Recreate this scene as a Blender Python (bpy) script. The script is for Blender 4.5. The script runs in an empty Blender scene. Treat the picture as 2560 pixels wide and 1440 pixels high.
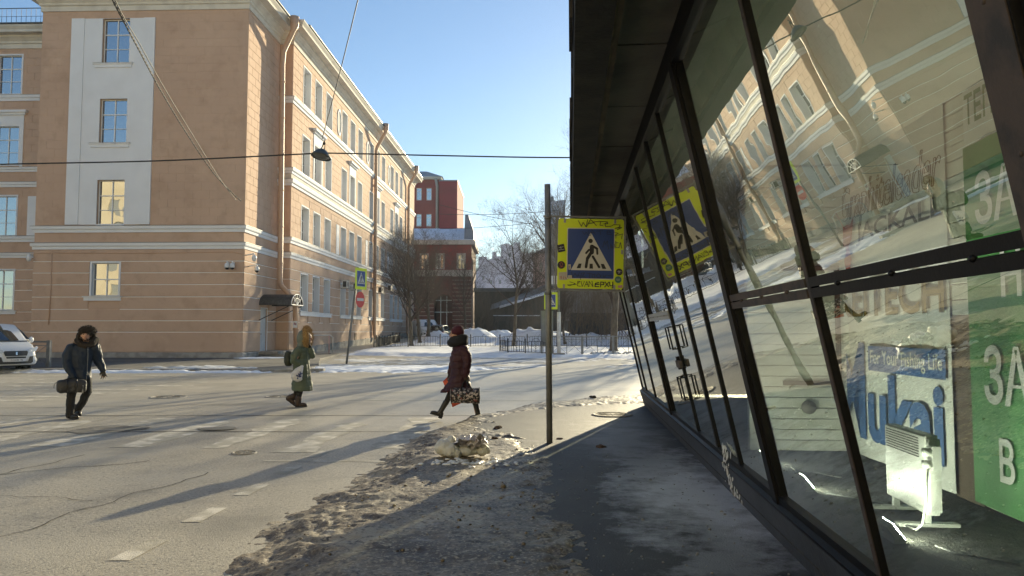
import bpy, bmesh, math, random
import numpy as np
from mathutils import Matrix, Vector, noise as mnoise

S = bpy.context.scene
COL = S.collection
# ---------------------------------------------------------------- camera, world, sun, exposure
F, HC = 1849.0, 1.62
TILT = math.atan(108 / F)
cd = bpy.data.cameras.new('camera'); cam = bpy.data.objects.new('camera', cd); COL.objects.link(cam)
cd.sensor_width = 36; cd.lens = 36 * F / 2560; cd.clip_start = 0.05; cd.clip_end = 3000
cam.location = (0, 0, HC); cam.rotation_euler = (math.pi / 2 + TILT, 0, 0)
S.camera = cam
SUN_EL, SUN_AZ = math.radians(13.0), math.radians(20.0)
w = bpy.data.worlds.new('World'); S.world = w; w.use_nodes = True
nt = w.node_tree; nt.nodes.clear()
sk = nt.nodes.new('ShaderNodeTexSky'); sk.sky_type = 'NISHITA'; sk.sun_disc = False
sk.sun_elevation = SUN_EL; sk.sun_rotation = SUN_AZ; sk.air_density = 1.0; sk.dust_density = 0.18; sk.ozone_density = 2.6
bg = nt.nodes.new('ShaderNodeBackground'); bg.inputs[1].default_value = 0.088
wo = nt.nodes.new('ShaderNodeOutputWorld')
nt.links.new(sk.outputs[0], bg.inputs[0]); nt.links.new(bg.outputs[0], wo.inputs[0])
sl = bpy.data.lights.new('sun', 'SUN'); sl.energy = 5.0; sl.angle = math.radians(0.5); sl.color = (1.0, 0.86, 0.56)
sun = bpy.data.objects.new('sun', sl); COL.objects.link(sun)
sd = Vector((math.sin(SUN_AZ) * math.cos(SUN_EL), math.cos(SUN_AZ) * math.cos(SUN_EL), math.sin(SUN_EL)))
sun.rotation_euler = (-sd).to_track_quat('-Z', 'Y').to_euler(); sun.location = sd * 60
S.view_settings.view_transform = 'Standard'; S.view_settings.look = 'None'
S.view_settings.exposure = 1.04; S.view_settings.gamma = 1; S.view_settings.use_curve_mapping = False
S.render.engine = 'CYCLES'
S.cycles.use_denoising = True
S.cycles.max_bounces = 8; S.cycles.transparent_max_bounces = 16; S.cycles.glossy_bounces = 4
S.cycles.diffuse_bounces = 3; S.cycles.transmission_bounces = 4
S.cycles.caustics_reflective = False; S.cycles.caustics_refractive = False
S.cycles.sample_clamp_indirect = 6.0

# ---------------------------------------------------------------- helpers
rnd = random.Random(7)
I4 = Matrix.Identity(4)
PW = {}

def ray(px, py):
    u = (px - 1280) / F; v = (720 - py) / F
    return Vector((u, math.cos(TILT) - v * math.sin(TILT), math.sin(TILT) + v * math.cos(TILT)))

def G(px, py, z=0.0):
    d = ray(px, py); t = (z - HC) / d.z
    return Vector((d.x * t, d.y * t, z))

def A(px, py, Y):
    d = ray(px, py); t = Y / d.y
    return Vector((d.x * t, Y, HC + d.z * t))

def onp(M, px, py):
    """where the ray of a measured point meets the plane local y = 0 of M: (local x, local z)"""
    Mi = M.inverted(); o = Mi @ Vector((0, 0, HC)); d = Mi.to_3x3() @ ray(px, py)
    t = -o.y / d.y; p = o + d * t
    return p.x, p.z

def Rz(deg): return Matrix.Rotation(math.radians(deg), 4, 'Z')
def Tr(x, y=0, z=0): return Matrix.Translation((x, y, z))

def props(o, label=None, cat=None, group=None, kind=None):
    if label: o['label'] = label
    if cat: o['category'] = cat
    if group: o['group'] = group
    if kind: o['kind'] = kind
    return o

def thing(name, label, cat, loc=(0, 0, 0), rz=0.0, group=None, kind=None):
    o = bpy.data.objects.new(name, None); COL.objects.link(o); o.empty_display_size = 0.2
    o.location = loc; o.rotation_euler = (0, 0, math.radians(rz))
    PW[o] = Tr(*loc) @ Rz(rz)
    return props(o, label, cat, group, kind)

def inst(mesh, name, parent, Mw, mat=None):
    o = bpy.data.objects.new(name, mesh); COL.objects.link(o)
    if parent is not None:
        o.parent = parent; o.matrix_local = PW[parent].inverted() @ Mw
    else: o.matrix_world = Mw
    PW[o] = Mw.copy()
    return o

def copy_tree(o, parent, Mw):
    c = o.copy(); COL.objects.link(c)
    if parent is not None:
        c.parent = parent; c.matrix_local = PW[parent].inverted() @ Mw
    else: c.matrix_world = Mw
    PW[c] = Mw.copy()
    for ch in list(o.children):
        copy_tree(ch, c, Mw @ (PW[o].inverted() @ PW[ch]))
    return c

class MB:
    def __init__(s, M=I4):
        s.v = []; s.f = []; s.sm = []; s.M = M
    def add(s, vs, fs, smooth=False):
        n = len(s.v); M = s.M
        s.v += [M @ Vector(p) for p in vs]
        s.f += [tuple(i + n for i in f) for f in fs]
        s.sm += [smooth] * len(fs)
        return s
    def box(s, x0, y0, z0, x1, y1, z1):
        v = [(x0, y0, z0), (x1, y0, z0), (x1, y1, z0), (x0, y1, z0), (x0, y0, z1), (x1, y0, z1), (x1, y1, z1), (x0, y1, z1)]
        return s.add(v, [(0, 3, 2, 1), (4, 5, 6, 7), (0, 1, 5, 4), (1, 2, 6, 5), (2, 3, 7, 6), (3, 0, 4, 7)])
    def cbox(s, x0, y0, z0, x1, y1, z1, c):
        """box with its front (y0) edges chamfered by c"""
        v = [(x0, y0 + c, z0), (x1, y0 + c, z0), (x1, y1, z0), (x0, y1, z0), (x0, y0 + c, z1), (x1, y0 + c, z1), (x1, y1, z1), (x0, y1, z1),
             (x0 + c, y0, z0 + c), (x1 - c, y0, z0 + c), (x1 - c, y0, z1 - c), (x0 + c, y0, z1 - c)]
        return s.add(v, [(0, 3, 2, 1), (4, 5, 6, 7), (1, 2, 6, 5), (3, 0, 4, 7), (8, 9, 10, 11), (0, 1, 9, 8), (1, 5, 10, 9), (5, 4, 11, 10), (4, 0, 8, 11)])
    def bar(s, p, q, wd, hg=None, up=(0, 0, 1)):
        p = Vector(p); q = Vector(q); hg = hg or wd
        d = (q - p).normalized(); a = Vector(up).cross(d)
        if a.length < 1e-4: a = Vector((1, 0, 0)).cross(d)
        a.normalize(); b = d.cross(a)
        vs = [c + a * (i * wd / 2) + b * (j * hg / 2) for c in (p, q) for i, j in ((-1, -1), (1, -1), (1, 1), (-1, 1))]
        return s.add(vs, [(0, 3, 2, 1), (4, 5, 6, 7), (0, 1, 5, 4), (1, 2, 6, 5), (2, 3, 7, 6), (3, 0, 4, 7)])
    def tube(s, pts, r, n=6, cap=True, smooth=True, closed=False):
        pts = [Vector(p) for p in pts]; k = len(pts)
        rs = r if isinstance(r, (list, tuple)) else [r] * k
        vs = []; a = None
        for i in range(k):
            if closed: d = pts[(i + 1) % k] - pts[i - 1]
            else: d = pts[min(i + 1, k - 1)] - pts[max(i - 1, 0)]
            if d.length < 1e-9: d = Vector((0, 0, 1))
            d.normalize()
            if a is None:
                a = d.orthogonal().normalized()
            else:
                a = a - d * a.dot(d)
                a = a.normalized() if a.length > 1e-6 else d.orthogonal().normalized()
            b = d.cross(a)
            for j in range(n):
                t = 2 * math.pi * j / n
                vs.append(pts[i] + (a * math.cos(t) + b * math.sin(t)) * rs[i])
        fs = []
        for i in range(k if closed else k - 1):
            i2 = (i + 1) % k
            for j in range(n):
                fs.append((i * n + j, i * n + (j + 1) % n, i2 * n + (j + 1) % n, i2 * n + j))
        if cap and not closed:
            fs.append(tuple(range(n - 1, -1, -1))); fs.append(tuple(range((k - 1) * n, k * n)))
        return s.add(vs, fs, smooth)
    def loft(s, rings, cap=True, smooth=True, close=True):
        n = len(rings[0]); k = len(rings); vs = [p for r in rings for p in r]; fs = []
        for i in range(k - 1):
            for j in range(n if close else n - 1):
                fs.append((i * n + j, i * n + (j + 1) % n, (i + 1) * n + (j + 1) % n, (i + 1) * n + j))
        if cap: fs.append(tuple(range(n - 1, -1, -1))); fs.append(tuple(range((k - 1) * n, k * n)))
        return s.add(vs, fs, smooth)
    def rings(s, lst, n=16, **kw):
        """stack of horizontal ellipses (x, y, z, rx, ry)"""
        return s.loft([[(x + rx * math.cos(2 * math.pi * j / n), y + ry * math.sin(2 * math.pi * j / n), z) for j in range(n)] for x, y, z, rx, ry in lst], **kw)
    def lathe(s, prof, n=16, c=(0, 0, 0), smooth=True, cap=True):
        return s.loft([[(c[0] + r * math.cos(2 * math.pi * j / n), c[1] + r * math.sin(2 * math.pi * j / n), c[2] + z) for j in range(n)] for r, z in prof], cap, smooth)
    def ell(s, c, r, n=12, m=8, R=None, smooth=True):
        c = Vector(c); R = R or Matrix.Identity(3); vs = [c + R @ Vector((0, 0, -r[2]))]; fs = []
        for i in range(1, m):
            t = -math.pi / 2 + math.pi * i / m
            for j in range(n):
                a = 2 * math.pi * j / n
                vs.append(c + R @ Vector((r[0] * math.cos(t) * math.cos(a), r[1] * math.cos(t) * math.sin(a), r[2] * math.sin(t))))
        vs.append(c + R @ Vector((0, 0, r[2])))
        for j in range(n): fs.append((0, 1 + (j + 1) % n, 1 + j))
        for i in range(m - 2):
            for j in range(n):
                fs.append((1 + i * n + j, 1 + i * n + (j + 1) % n, 1 + (i + 1) * n + (j + 1) % n, 1 + (i + 1) * n + j))
        L = len(vs) - 1
        for j in range(n): fs.append((L, 1 + (m - 2) * n + j, 1 + (m - 2) * n + (j + 1) % n))
        return s.add(vs, fs, smooth)
    def prism(s, poly, y0, y1):
        """polygon of (x, z) pushed from y0 to y1"""
        n = len(poly); vs = [(x, y0, z) for x, z in poly] + [(x, y1, z) for x, z in poly]
        fs = [tuple(range(n)), tuple(range(2 * n - 1, n - 1, -1))] + [(j, j + n, (j + 1) % n + n, (j + 1) % n) for j in range(n)]
        return s.add(vs, fs)
    def plate(s, poly, z0, z1):
        """polygon of (x, y) pushed from z0 up to z1"""
        n = len(poly); vs = [(x, y, z0) for x, y in poly] + [(x, y, z1) for x, y in poly]
        fs = [tuple(range(n - 1, -1, -1)), tuple(range(n, 2 * n))] + [(j, (j + 1) % n, (j + 1) % n + n, j + n) for j in range(n)]
        return s.add(vs, fs)
    def mold(s, path, prof, smooth=False):
        """profile of (out, z) swept along a plan path with mitres; out is to the right of travel"""
        P = [Vector((p[0], p[1])) for p in path]; k = len(P); N = []
        for i in range(k - 1):
            d = (P[i + 1] - P[i]).normalized(); N.append(Vector((d.y, -d.x)))
        rings = []
        for i in range(k):
            if i == 0: m = N[0]
            elif i == k - 1: m = N[-1]
            else:
                m = (N[i - 1] + N[i]); m = m / max(0.3, m.dot(N[i]))
            rings.append([(P[i].x + m.x * o, P[i].y + m.y * o, z) for o, z in prof])
        return s.loft(rings, True, smooth)
    def mesh(s, name, mat=None, rel=I4):
        me = bpy.data.meshes.new(name)
        me.from_pydata([rel @ v for v in s.v], [], s.f)
        me.polygons.foreach_set('use_smooth', s.sm)
        if mat: me.materials.append(mat)
        me.update()
        return me
    def build(s, name, mat, parent=None, label=None, cat=None, group=None, kind=None):
        if parent is None:
            xs = [v.x for v in s.v]; ys = [v.y for v in s.v]; zs = [v.z for v in s.v]
            W = Tr((min(xs) + max(xs)) / 2, (min(ys) + max(ys)) / 2, min(zs))
        else: W = PW[parent]
        me = s.mesh(name, mat, W.inverted())
        return props(inst(me, name, parent, W), label, cat, group, kind)

def holes_wall(mb, u0, u1, z0, z1, holes, depth):
    """sheet at local y = 0 with rectangular openings and their reveals"""
    us = sorted({u0, u1, *[h[0] for h in holes], *[h[2] for h in holes]}); us = [u for u in us if u0 <= u <= u1]
    zs = sorted({z0, z1, *[h[1] for h in holes], *[h[3] for h in holes]}); zs = [z for z in zs if z0 <= z <= z1]
    for i in range(len(us) - 1):
        for j in range(len(zs) - 1):
            uc = (us[i] + us[i + 1]) / 2; zc = (zs[j] + zs[j + 1]) / 2
            if any(h[0] < uc < h[2] and h[1] < zc < h[3] for h in holes): continue
            mb.add([(us[i], 0, zs[j]), (us[i + 1], 0, zs[j]), (us[i + 1], 0, zs[j + 1]), (us[i], 0, zs[j + 1])], [(0, 1, 2, 3)])
    for a, b, c, d in holes:
        mb.add([(a, 0, b), (c, 0, b), (c, 0, d), (a, 0, d), (a, depth, b), (c, depth, b), (c, depth, d), (a, depth, d)],
               [(0, 4, 5, 1), (1, 5, 6, 2), (2, 6, 7, 3), (3, 7, 4, 0)])

def fuse(mb, voxel, mat, smooth=2):
    """one continuous skin over overlapping closed shapes"""
    me = mb.mesh('skin', mat); o = bpy.data.objects.new('skin', me); COL.objects.link(o)
    m = o.modifiers.new('r', 'REMESH'); m.mode = 'VOXEL'; m.voxel_size = voxel; m.use_smooth_shade = True
    if smooth:
        k = o.modifiers.new('s', 'SMOOTH'); k.factor = 0.5; k.iterations = smooth
    dg = bpy.context.evaluated_depsgraph_get()
    out = bpy.data.meshes.new_from_object(o.evaluated_get(dg))
    if not out.materials: out.materials.append(mat)
    for p in out.polygons: p.use_smooth = True
    bpy.data.objects.remove(o); bpy.data.meshes.remove(me)
    return out

def text_mesh(txt, rect, mat, shear=0.0, offset=0.0, outline=0.0, depth=0.0, space=1.0, flip=False):
    """lettering fitted to rect (x0, z0, x1, z1) in a local x-z plane, facing local -y"""
    cu = bpy.data.curves.new('lettering', 'FONT'); cu.body = txt; cu.shear = shear; cu.offset = offset; cu.space_character = space
    cu.resolution_u = 3
    if outline: cu.fill_mode = 'NONE'; cu.bevel_depth = outline; cu.bevel_resolution = 0
    o = bpy.data.objects.new('lettering', cu); COL.objects.link(o)
    dg = bpy.context.evaluated_depsgraph_get()
    me = bpy.data.meshes.new_from_object(o.evaluated_get(dg))
    bpy.data.objects.remove(o); bpy.data.curves.remove(cu)
    n = len(me.vertices); co = np.empty(n * 3, 'f'); me.vertices.foreach_get('co', co); co = co.reshape(n, 3)
    lo = co.min(0); hi = co.max(0); x0, z0, x1, z1 = rect
    out = np.zeros_like(co)
    out[:, 0] = x0 + (co[:, 0] - lo[0]) / max(1e-6, hi[0] - lo[0]) * (x1 - x0)
    out[:, 2] = z0 + (co[:, 1] - lo[1]) / max(1e-6, hi[1] - lo[1]) * (z1 - z0)
    out[:, 1] = -co[:, 2] * 0.5
    me.vertices.foreach_set('co', out.reshape(-1)); me.materials.clear(); me.materials.append(mat); me.update()
    return me

# ---------------------------------------------------------------- materials
MATS = {}
def mat(name, col, rough=0.8, col2=None, scale=4.0, lo=0.4, hi=0.6, detail=5, bump=0.0, bscale=40.0, bdist=0.02, metal=0.0, spec=0.5,
        third=None, stretch=(1, 1, 1), emit=None, coat=0.0, bdetail=4, sheen=0.0, coords='Object'):
    if name in MATS: return MATS[name]
    m = bpy.data.materials.new(name); m.use_nodes = True; MATS[name] = m
    n = m.node_tree.nodes; L = m.node_tree.links; b = n['Principled BSDF']
    b.inputs['Base Color'].default_value = (*col, 1); b.inputs['Roughness'].default_value = rough
    b.inputs['Metallic'].default_value = metal; b.inputs['Specular IOR Level'].default_value = spec
    b.inputs['Coat Weight'].default_value = coat; b.inputs['Sheen Weight'].default_value = sheen
    if emit: b.inputs['Emission Color'].default_value = (*emit[0], 1); b.inputs['Emission Strength'].default_value = emit[1]
    tc = n.new('ShaderNodeTexCoord'); mp = n.new('ShaderNodeMapping'); mp.inputs['Scale'].default_value = stretch
    L.new(tc.outputs[coords], mp.inputs[0])
    def noise(sc, det, ro=0.55):
        t = n.new('ShaderNodeTexNoise'); t.inputs['Scale'].default_value = sc; t.inputs['Detail'].default_value = det
        t.inputs['Roughness'].default_value = ro; L.new(mp.outputs[0], t.inputs['Vector']); return t
    cur = None
    def layer(cur, base, c2, sc, lo, hi, det):
        t = noise(sc, det); r = n.new('ShaderNodeValToRGB'); r.color_ramp.elements[0].position = lo; r.color_ramp.elements[1].position = hi
        L.new(t.outputs[0], r.inputs[0]); x = n.new('ShaderNodeMix'); x.data_type = 'RGBA'
        L.new(r.outputs[0], x.inputs['Factor'])
        if cur is None: x.inputs['A'].default_value = (*base, 1)
        else: L.new(cur, x.inputs['A'])
        x.inputs['B'].default_value = (*c2, 1)
        return x.outputs['Result']
    if col2: cur = layer(None, col, col2, scale, lo, hi, detail)
    for t in (third or []): cur = layer(cur, col, *t)
    if cur is not None: L.new(cur, b.inputs['Base Color'])
    if bump:
        t = noise(bscale, bdetail, 0.6); bp = n.new('ShaderNodeBump'); bp.inputs['Strength'].default_value = bump; bp.inputs['Distance'].default_value = bdist
        L.new(t.outputs[0], bp.inputs['Height']); L.new(bp.outputs[0], b.inputs['Normal'])
    return m

PEACH = mat('peach_plaster', (0.59, 0.405, 0.29), 0.9, (0.53, 0.355, 0.25), 0.35, 0.35, 0.7, bump=0.2, bscale=60, bdist=0.01,
            third=[((0.47, 0.315, 0.215), 1.4, 0.52, 0.80, 8), ((0.64, 0.46, 0.33), 0.8, 0.58, 0.8, 6)])
WHITE = mat('white_plaster', (0.80, 0.81, 0.83), 0.85, (0.74, 0.745, 0.76), 0.8, 0.4, 0.75, bump=0.1, bscale=80, bdist=0.008)
CORN = mat('cornice_plaster', (0.68, 0.64, 0.56), 0.9, (0.50, 0.46, 0.40), 1.2, 0.45, 0.8, bump=0.1, bscale=50)
STONE = mat('plinth_stone', (0.36, 0.34, 0.31), 0.9, (0.24, 0.22, 0.20), 2.0, bump=0.3, bscale=30)
PIPE = mat('painted_pipe', (0.56, 0.36, 0.24), 0.55, (0.44, 0.27, 0.18), 1.5, 0.5, 0.8)
ROOFM = mat('dark_roof_sheet', (0.06, 0.065, 0.07), 0.5, (0.12, 0.12, 0.12), 1.0)
UPVC = mat('white_window_frame', (0.80, 0.80, 0.79), 0.45)
LEDGE = mat('painted_ledge_light', (0.86, 0.83, 0.78), 0.9)  # pale colour stands in for sky light on the groove ledges

def glass_window(name, tint=(0.02, 0.025, 0.03), refl=0.35):
    m = bpy.data.materials.new(name); m.use_nodes = True; n = m.node_tree.nodes; L = m.node_tree.links; n.clear()
    o = n.new('ShaderNodeOutputMaterial'); d = n.new('ShaderNodeBsdfDiffuse'); d.inputs[0].default_value = (*tint, 1)
    g = n.new('ShaderNodeBsdfGlossy'); g.inputs['Roughness'].default_value = 0.012; g.inputs[0].default_value = (0.95, 0.97, 1, 1)
    fr = n.new('ShaderNodeFresnel'); fr.inputs[0].default_value = 1.55
    mr = n.new('ShaderNodeMapRange'); mr.inputs['To Min'].default_value = refl; mr.inputs['To Max'].default_value = 1.0
    tc = n.new('ShaderNodeTexCoord'); t = n.new('ShaderNodeTexNoise'); t.inputs['Scale'].default_value = 0.9; t.inputs['Detail'].default_value = 1
    bp = n.new('ShaderNodeBump'); bp.inputs['Strength'].default_value = 0.3; bp.inputs['Distance'].default_value = 0.025
    L.new(tc.outputs['Object'], t.inputs['Vector']); L.new(t.outputs[0], bp.inputs['Height']); L.new(bp.outputs[0], g.inputs['Normal'])
    x = n.new('ShaderNodeMixShader'); L.new(fr.outputs[0], mr.inputs[0]); L.new(mr.outputs[0], x.inputs[0])
    L.new(d.outputs[0], x.inputs[1]); L.new(g.outputs[0], x.inputs[2]); L.new(x.outputs[0], o.inputs[0])
    MATS[name] = m; return m
WGLASS = glass_window('window_glass')
WGLASS2 = glass_window('side_window_glass', (0.30, 0.30, 0.27), 0.08)
WGLASS3 = glass_window('curtained_window_glass', (0.46, 0.44, 0.38), 0.08)
WGLASS4 = glass_window('dark_window_glass', (0.09, 0.09, 0.085), 0.10)
CGLASS = glass_window('car_glass', (0.015, 0.018, 0.02), 0.10)

def shop_glass():
    m = bpy.data.materials.new('shop_glass'); m.use_nodes = True; n = m.node_tree.nodes; L = m.node_tree.links; n.clear()
    o = n.new('ShaderNodeOutputMaterial')
    tr = n.new('ShaderNodeBsdfTransparent'); tr.inputs[0].default_value = (0.80, 0.86, 0.74, 1)
    cl = n.new('ShaderNodeBsdfTransparent')
    g = n.new('ShaderNodeBsdfGlossy'); g.inputs['Roughness'].default_value = 0.0; g.inputs[0].default_value = (0.93, 0.94, 0.90, 1)
    tc = n.new('ShaderNodeTexCoord'); t = n.new('ShaderNodeTexNoise'); t.inputs['Scale'].default_value = 2.2; t.inputs['Detail'].default_value = 1.5
    bp = n.new('ShaderNodeBump'); bp.inputs['Strength'].default_value = 0.10; bp.inputs['Distance'].default_value = 0.012
    L.new(tc.outputs['Object'], t.inputs['Vector']); L.new(t.outputs[0], bp.inputs['Height']); L.new(bp.outputs[0], g.inputs['Normal'])
    fr = n.new('ShaderNodeFresnel'); fr.inputs[0].default_value = 1.6
    # reflection strengthened, as if a second pane stood behind: 4F / (1 + 3F)
    a = n.new('ShaderNodeMath'); a.operation = 'MULTIPLY'; a.inputs[1].default_value = 4.0
    b = n.new('ShaderNodeMath'); b.operation = 'MULTIPLY_ADD'; b.inputs[1].default_value = 3.0; b.inputs[2].default_value = 1.0
    c = n.new('ShaderNodeMath'); c.operation = 'DIVIDE'
    L.new(fr.outputs[0], a.inputs[0]); L.new(fr.outputs[0], b.inputs[0]); L.new(a.outputs[0], c.inputs[0]); L.new(b.outputs[0], c.inputs[1])
    k = n.new('ShaderNodeMapRange'); k.inputs['To Min'].default_value = 0.26; k.inputs['To Max'].default_value = 1.0; L.new(c.outputs[0], k.inputs[0]); c = k
    dust = n.new('ShaderNodeBsdfDiffuse'); dust.inputs[0].default_value = (0.42, 0.40, 0.34, 1)
    t2 = n.new('ShaderNodeTexNoise'); t2.inputs['Scale'].default_value = 3.0; t2.inputs['Detail'].default_value = 6
    L.new(tc.outputs['Object'], t2.inputs['Vector'])
    rp = n.new('ShaderNodeMapRange'); rp.inputs['From Min'].default_value = 0.45; rp.inputs['From Max'].default_value = 0.8
    rp.inputs['To Min'].default_value = 0.008; rp.inputs['To Max'].default_value = 0.06
    L.new(t2.outputs[0], rp.inputs[0])
    x0 = n.new('ShaderNodeMixShader'); L.new(rp.outputs[0], x0.inputs[0]); L.new(tr.outputs[0], x0.inputs[1]); L.new(dust.outputs[0], x0.inputs[2])
    x1 = n.new('ShaderNodeMixShader'); L.new(c.outputs[0], x1.inputs[0]); L.new(x0.outputs[0], x1.inputs[1]); L.new(g.outputs[0], x1.inputs[2])
    ge = n.new('ShaderNodeNewGeometry'); x2 = n.new('ShaderNodeMixShader')
    L.new(ge.outputs['Backfacing'], x2.inputs[0]); L.new(x1.outputs[0], x2.inputs[1]); L.new(cl.outputs[0], x2.inputs[2])
    L.new(x2.outputs[0], o.inputs[0]); return m
SGLASS = shop_glass()
# ---------------------------------------------------------------- ground, road, pavements, verge, snow
ASPH = mat('dusty_asphalt', (0.43, 0.395, 0.325), 0.44, (0.34, 0.312, 0.257), 0.55, 0.35, 0.7, 6, bump=0.55, bscale=60, bdist=0.012, bdetail=5, spec=0.5,
           third=[((0.58, 0.535, 0.45), 34, 0.50, 0.68, 5), ((0.13, 0.12, 0.10), 30, 0.54, 0.70, 5), ((0.24, 0.222, 0.187), 2.2, 0.55, 0.8, 8), ((0.46, 0.42, 0.345), 0.22, 0.50, 0.72, 7), ((0.50, 0.46, 0.38), 0.7, 0.56, 0.72, 9), ((0.25, 0.232, 0.195), 0.45, 0.58, 0.74, 9)])
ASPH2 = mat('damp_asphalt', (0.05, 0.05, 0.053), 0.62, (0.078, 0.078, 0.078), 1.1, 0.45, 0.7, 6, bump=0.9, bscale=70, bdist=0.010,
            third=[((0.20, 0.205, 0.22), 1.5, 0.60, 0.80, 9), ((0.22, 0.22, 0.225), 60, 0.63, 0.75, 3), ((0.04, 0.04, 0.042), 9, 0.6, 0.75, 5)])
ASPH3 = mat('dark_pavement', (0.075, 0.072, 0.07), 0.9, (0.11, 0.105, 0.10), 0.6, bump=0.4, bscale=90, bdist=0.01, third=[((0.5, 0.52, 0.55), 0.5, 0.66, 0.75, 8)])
PAINT = mat('worn_road_paint', (0.68, 0.64, 0.56), 0.65, (0.48, 0.445, 0.375), 4, 0.42, 0.62, 7, bump=0.6, bscale=90, bdist=0.01, third=[((0.38, 0.35, 0.285), 3.2, 0.42, 0.56, 8)])
TAR = mat('tar_joint', (0.03, 0.03, 0.03), 0.9)
KERB = mat('kerb_granite', (0.33, 0.31, 0.28), 0.9, (0.22, 0.21, 0.19), 6, bump=0.3, bscale=40)
SNOW = mat('snow', (0.88, 0.90, 0.94), 0.7, (0.74, 0.76, 0.80), 1.3, 0.45, 0.75, 7, bump=0.5, bscale=9, bdist=0.05, bdetail=8)
SNOWD = mat('trodden_snow', (0.66, 0.67, 0.68), 0.85, (0.20, 0.185, 0.165), 0.7, 0.47, 0.62, 8, bump=0.8, bscale=14, bdist=0.05, bdetail=8,
            third=[((0.12, 0.11, 0.10), 4.5, 0.6, 0.72, 7)], stretch=(0.6, 1.3, 1))
FARG = mat('far_ground', (0.42, 0.42, 0.43), 0.95, (0.2, 0.19, 0.18), 0.06, bump=0)
ICE = mat('gritty_ice_and_soil', (0.36, 0.31, 0.23), 0.5, (0.16, 0.128, 0.09), 1.3, 0.40, 0.58, 8, bump=0.8, bscale=46, bdist=0.012, bdetail=9, spec=0.5,
          third=[((0.07, 0.05, 0.032), 1.9, 0.50, 0.62, 9), ((0.48, 0.47, 0.46), 2.3, 0.63, 0.76, 9), ((0.42, 0.36, 0.26), 36, 0.52, 0.66, 5), ((0.045, 0.036, 0.026), 28, 0.52, 0.66, 5)])
def frost_stain(m, cx, cy, rx, ry, rot, col):
    """a frosted patch trodden into the pavement beside the plinth"""
    n = m.node_tree.nodes; L = m.node_tree.links; b = n['Principled BSDF']; src = b.inputs['Base Color'].links[0].from_socket
    g = n.new('ShaderNodeNewGeometry'); mp = n.new('ShaderNodeMapping'); mp.vector_type = 'TEXTURE'
    mp.inputs['Location'].default_value = (cx, cy, 0.1); mp.inputs['Rotation'].default_value = (0, 0, rot); mp.inputs['Scale'].default_value = (rx, ry, 1)
    L.new(g.outputs['Position'], mp.inputs[0]); ln = n.new('ShaderNodeVectorMath'); ln.operation = 'LENGTH'; L.new(mp.outputs[0], ln.inputs[0])
    t = n.new('ShaderNodeTexNoise'); t.inputs['Scale'].default_value = 2.6; t.inputs['Detail'].default_value = 12; t.inputs['Roughness'].default_value = 0.7; L.new(g.outputs['Position'], t.inputs['Vector'])
    a = n.new('ShaderNodeMath'); a.operation = 'MULTIPLY_ADD'; a.inputs[1].default_value = 3.4; a.inputs[2].default_value = -1.2; L.new(t.outputs[0], a.inputs[0])
    c = n.new('ShaderNodeMath'); c.operation = 'SUBTRACT'; L.new(a.outputs[0], c.inputs[0]); L.new(ln.outputs['Value'], c.inputs[1])
    r = n.new('ShaderNodeMapRange'); r.inputs['From Min'].default_value = -0.95; r.inputs['From Max'].default_value = 0.15; r.inputs['To Max'].default_value = 0.9; L.new(c.outputs[0], r.inputs[0])
    x = n.new('ShaderNodeMix'); x.data_type = 'RGBA'; L.new(r.outputs[0], x.inputs['Factor']); L.new(src, x.inputs['A']); x.inputs['B'].default_value = (*col, 1); L.new(x.outputs['Result'], b.inputs['Base Color'])
frost_stain(ASPH2, 1.70, 7.1, 0.62, 1.9, math.radians(-4.5), (0.66, 0.68, 0.73))
frost_stain(ASPH2, 1.35, 4.3, 0.22, 1.3, math.radians(-4.5), (0.26, 0.27, 0.29))
frost_stain(ASPH2, 1.55, 10.5, 0.5, 2.0, math.radians(-4.5), (0.22, 0.225, 0.24))
IRON = mat('rusty_cast_iron', (0.24, 0.22, 0.185), 0.7, (0.31, 0.285, 0.24), 20, bump=0.4, bscale=60)

def zg(y): return max(0.0, 0.017 * (y - 44))

mb = MB(); mb.add([(-900, -300, -0.10), (900, -300, -0.10), (900, 1500, -0.10), (-900, 1500, -0.10)], [(0, 1, 2, 3)])
mb.build('ground', FARG, None, kind='structure')
mb = MB()
xs = [-120, -60, -30, -16, -10, -5, 0, 5, 12, 30, 70]; ys = [-60, -20, 0, 6, 12, 18, 24, 30, 36, 44, 52, 60, 70, 80, 92, 110]
for j in range(len(ys)):
    for i in range(len(xs)): mb.v.append(Vector((xs[i], ys[j], zg(ys[j]))))
for j in range(len(ys) - 1):
    for i in range(len(xs) - 1):
        a = j * len(xs) + i; mb.f.append((a, a + 1, a + 1 + len(xs), a + len(xs))); mb.sm.append(True)
road = mb.build('road', ASPH, None, kind='structure')

def marking(name, poly, m, z=0.004):
    b = MB(); b.add([(x, y, z) for x, y in poly], [tuple(range(len(poly)))]); return b.build(name, m, road)
def wobble_strip(p, q, wd, n, amp, seed):
    r = random.Random(seed); p = Vector(p); q = Vector(q); d = (q - p).normalized(); a = Vector((-d.y, d.x)); up = []; dn = []
    o = 0
    for i in range(n + 1):
        o = o * 0.7 + r.uniform(-amp, amp); c = p.lerp(q, i / n) + a * o; h = wd * r.uniform(0.5, 1.2) / 2
        up.append((c + a * h)[:]); dn.append((c - a * h)[:])
    return dn + up[::-1]
# dashed line beside the verge
for (x, y) in ((-2.77, 5.33), (-2.72, 6.38), (-2.67, 7.42), (-2.62, 8.5), (-2.57, 9.6)):
    marking('lane_dash', [(x - 0.09, y), (x + 0.07, y), (x + 0.11, y + 0.52), (x - 0.05, y + 0.52)], PAINT)
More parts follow.
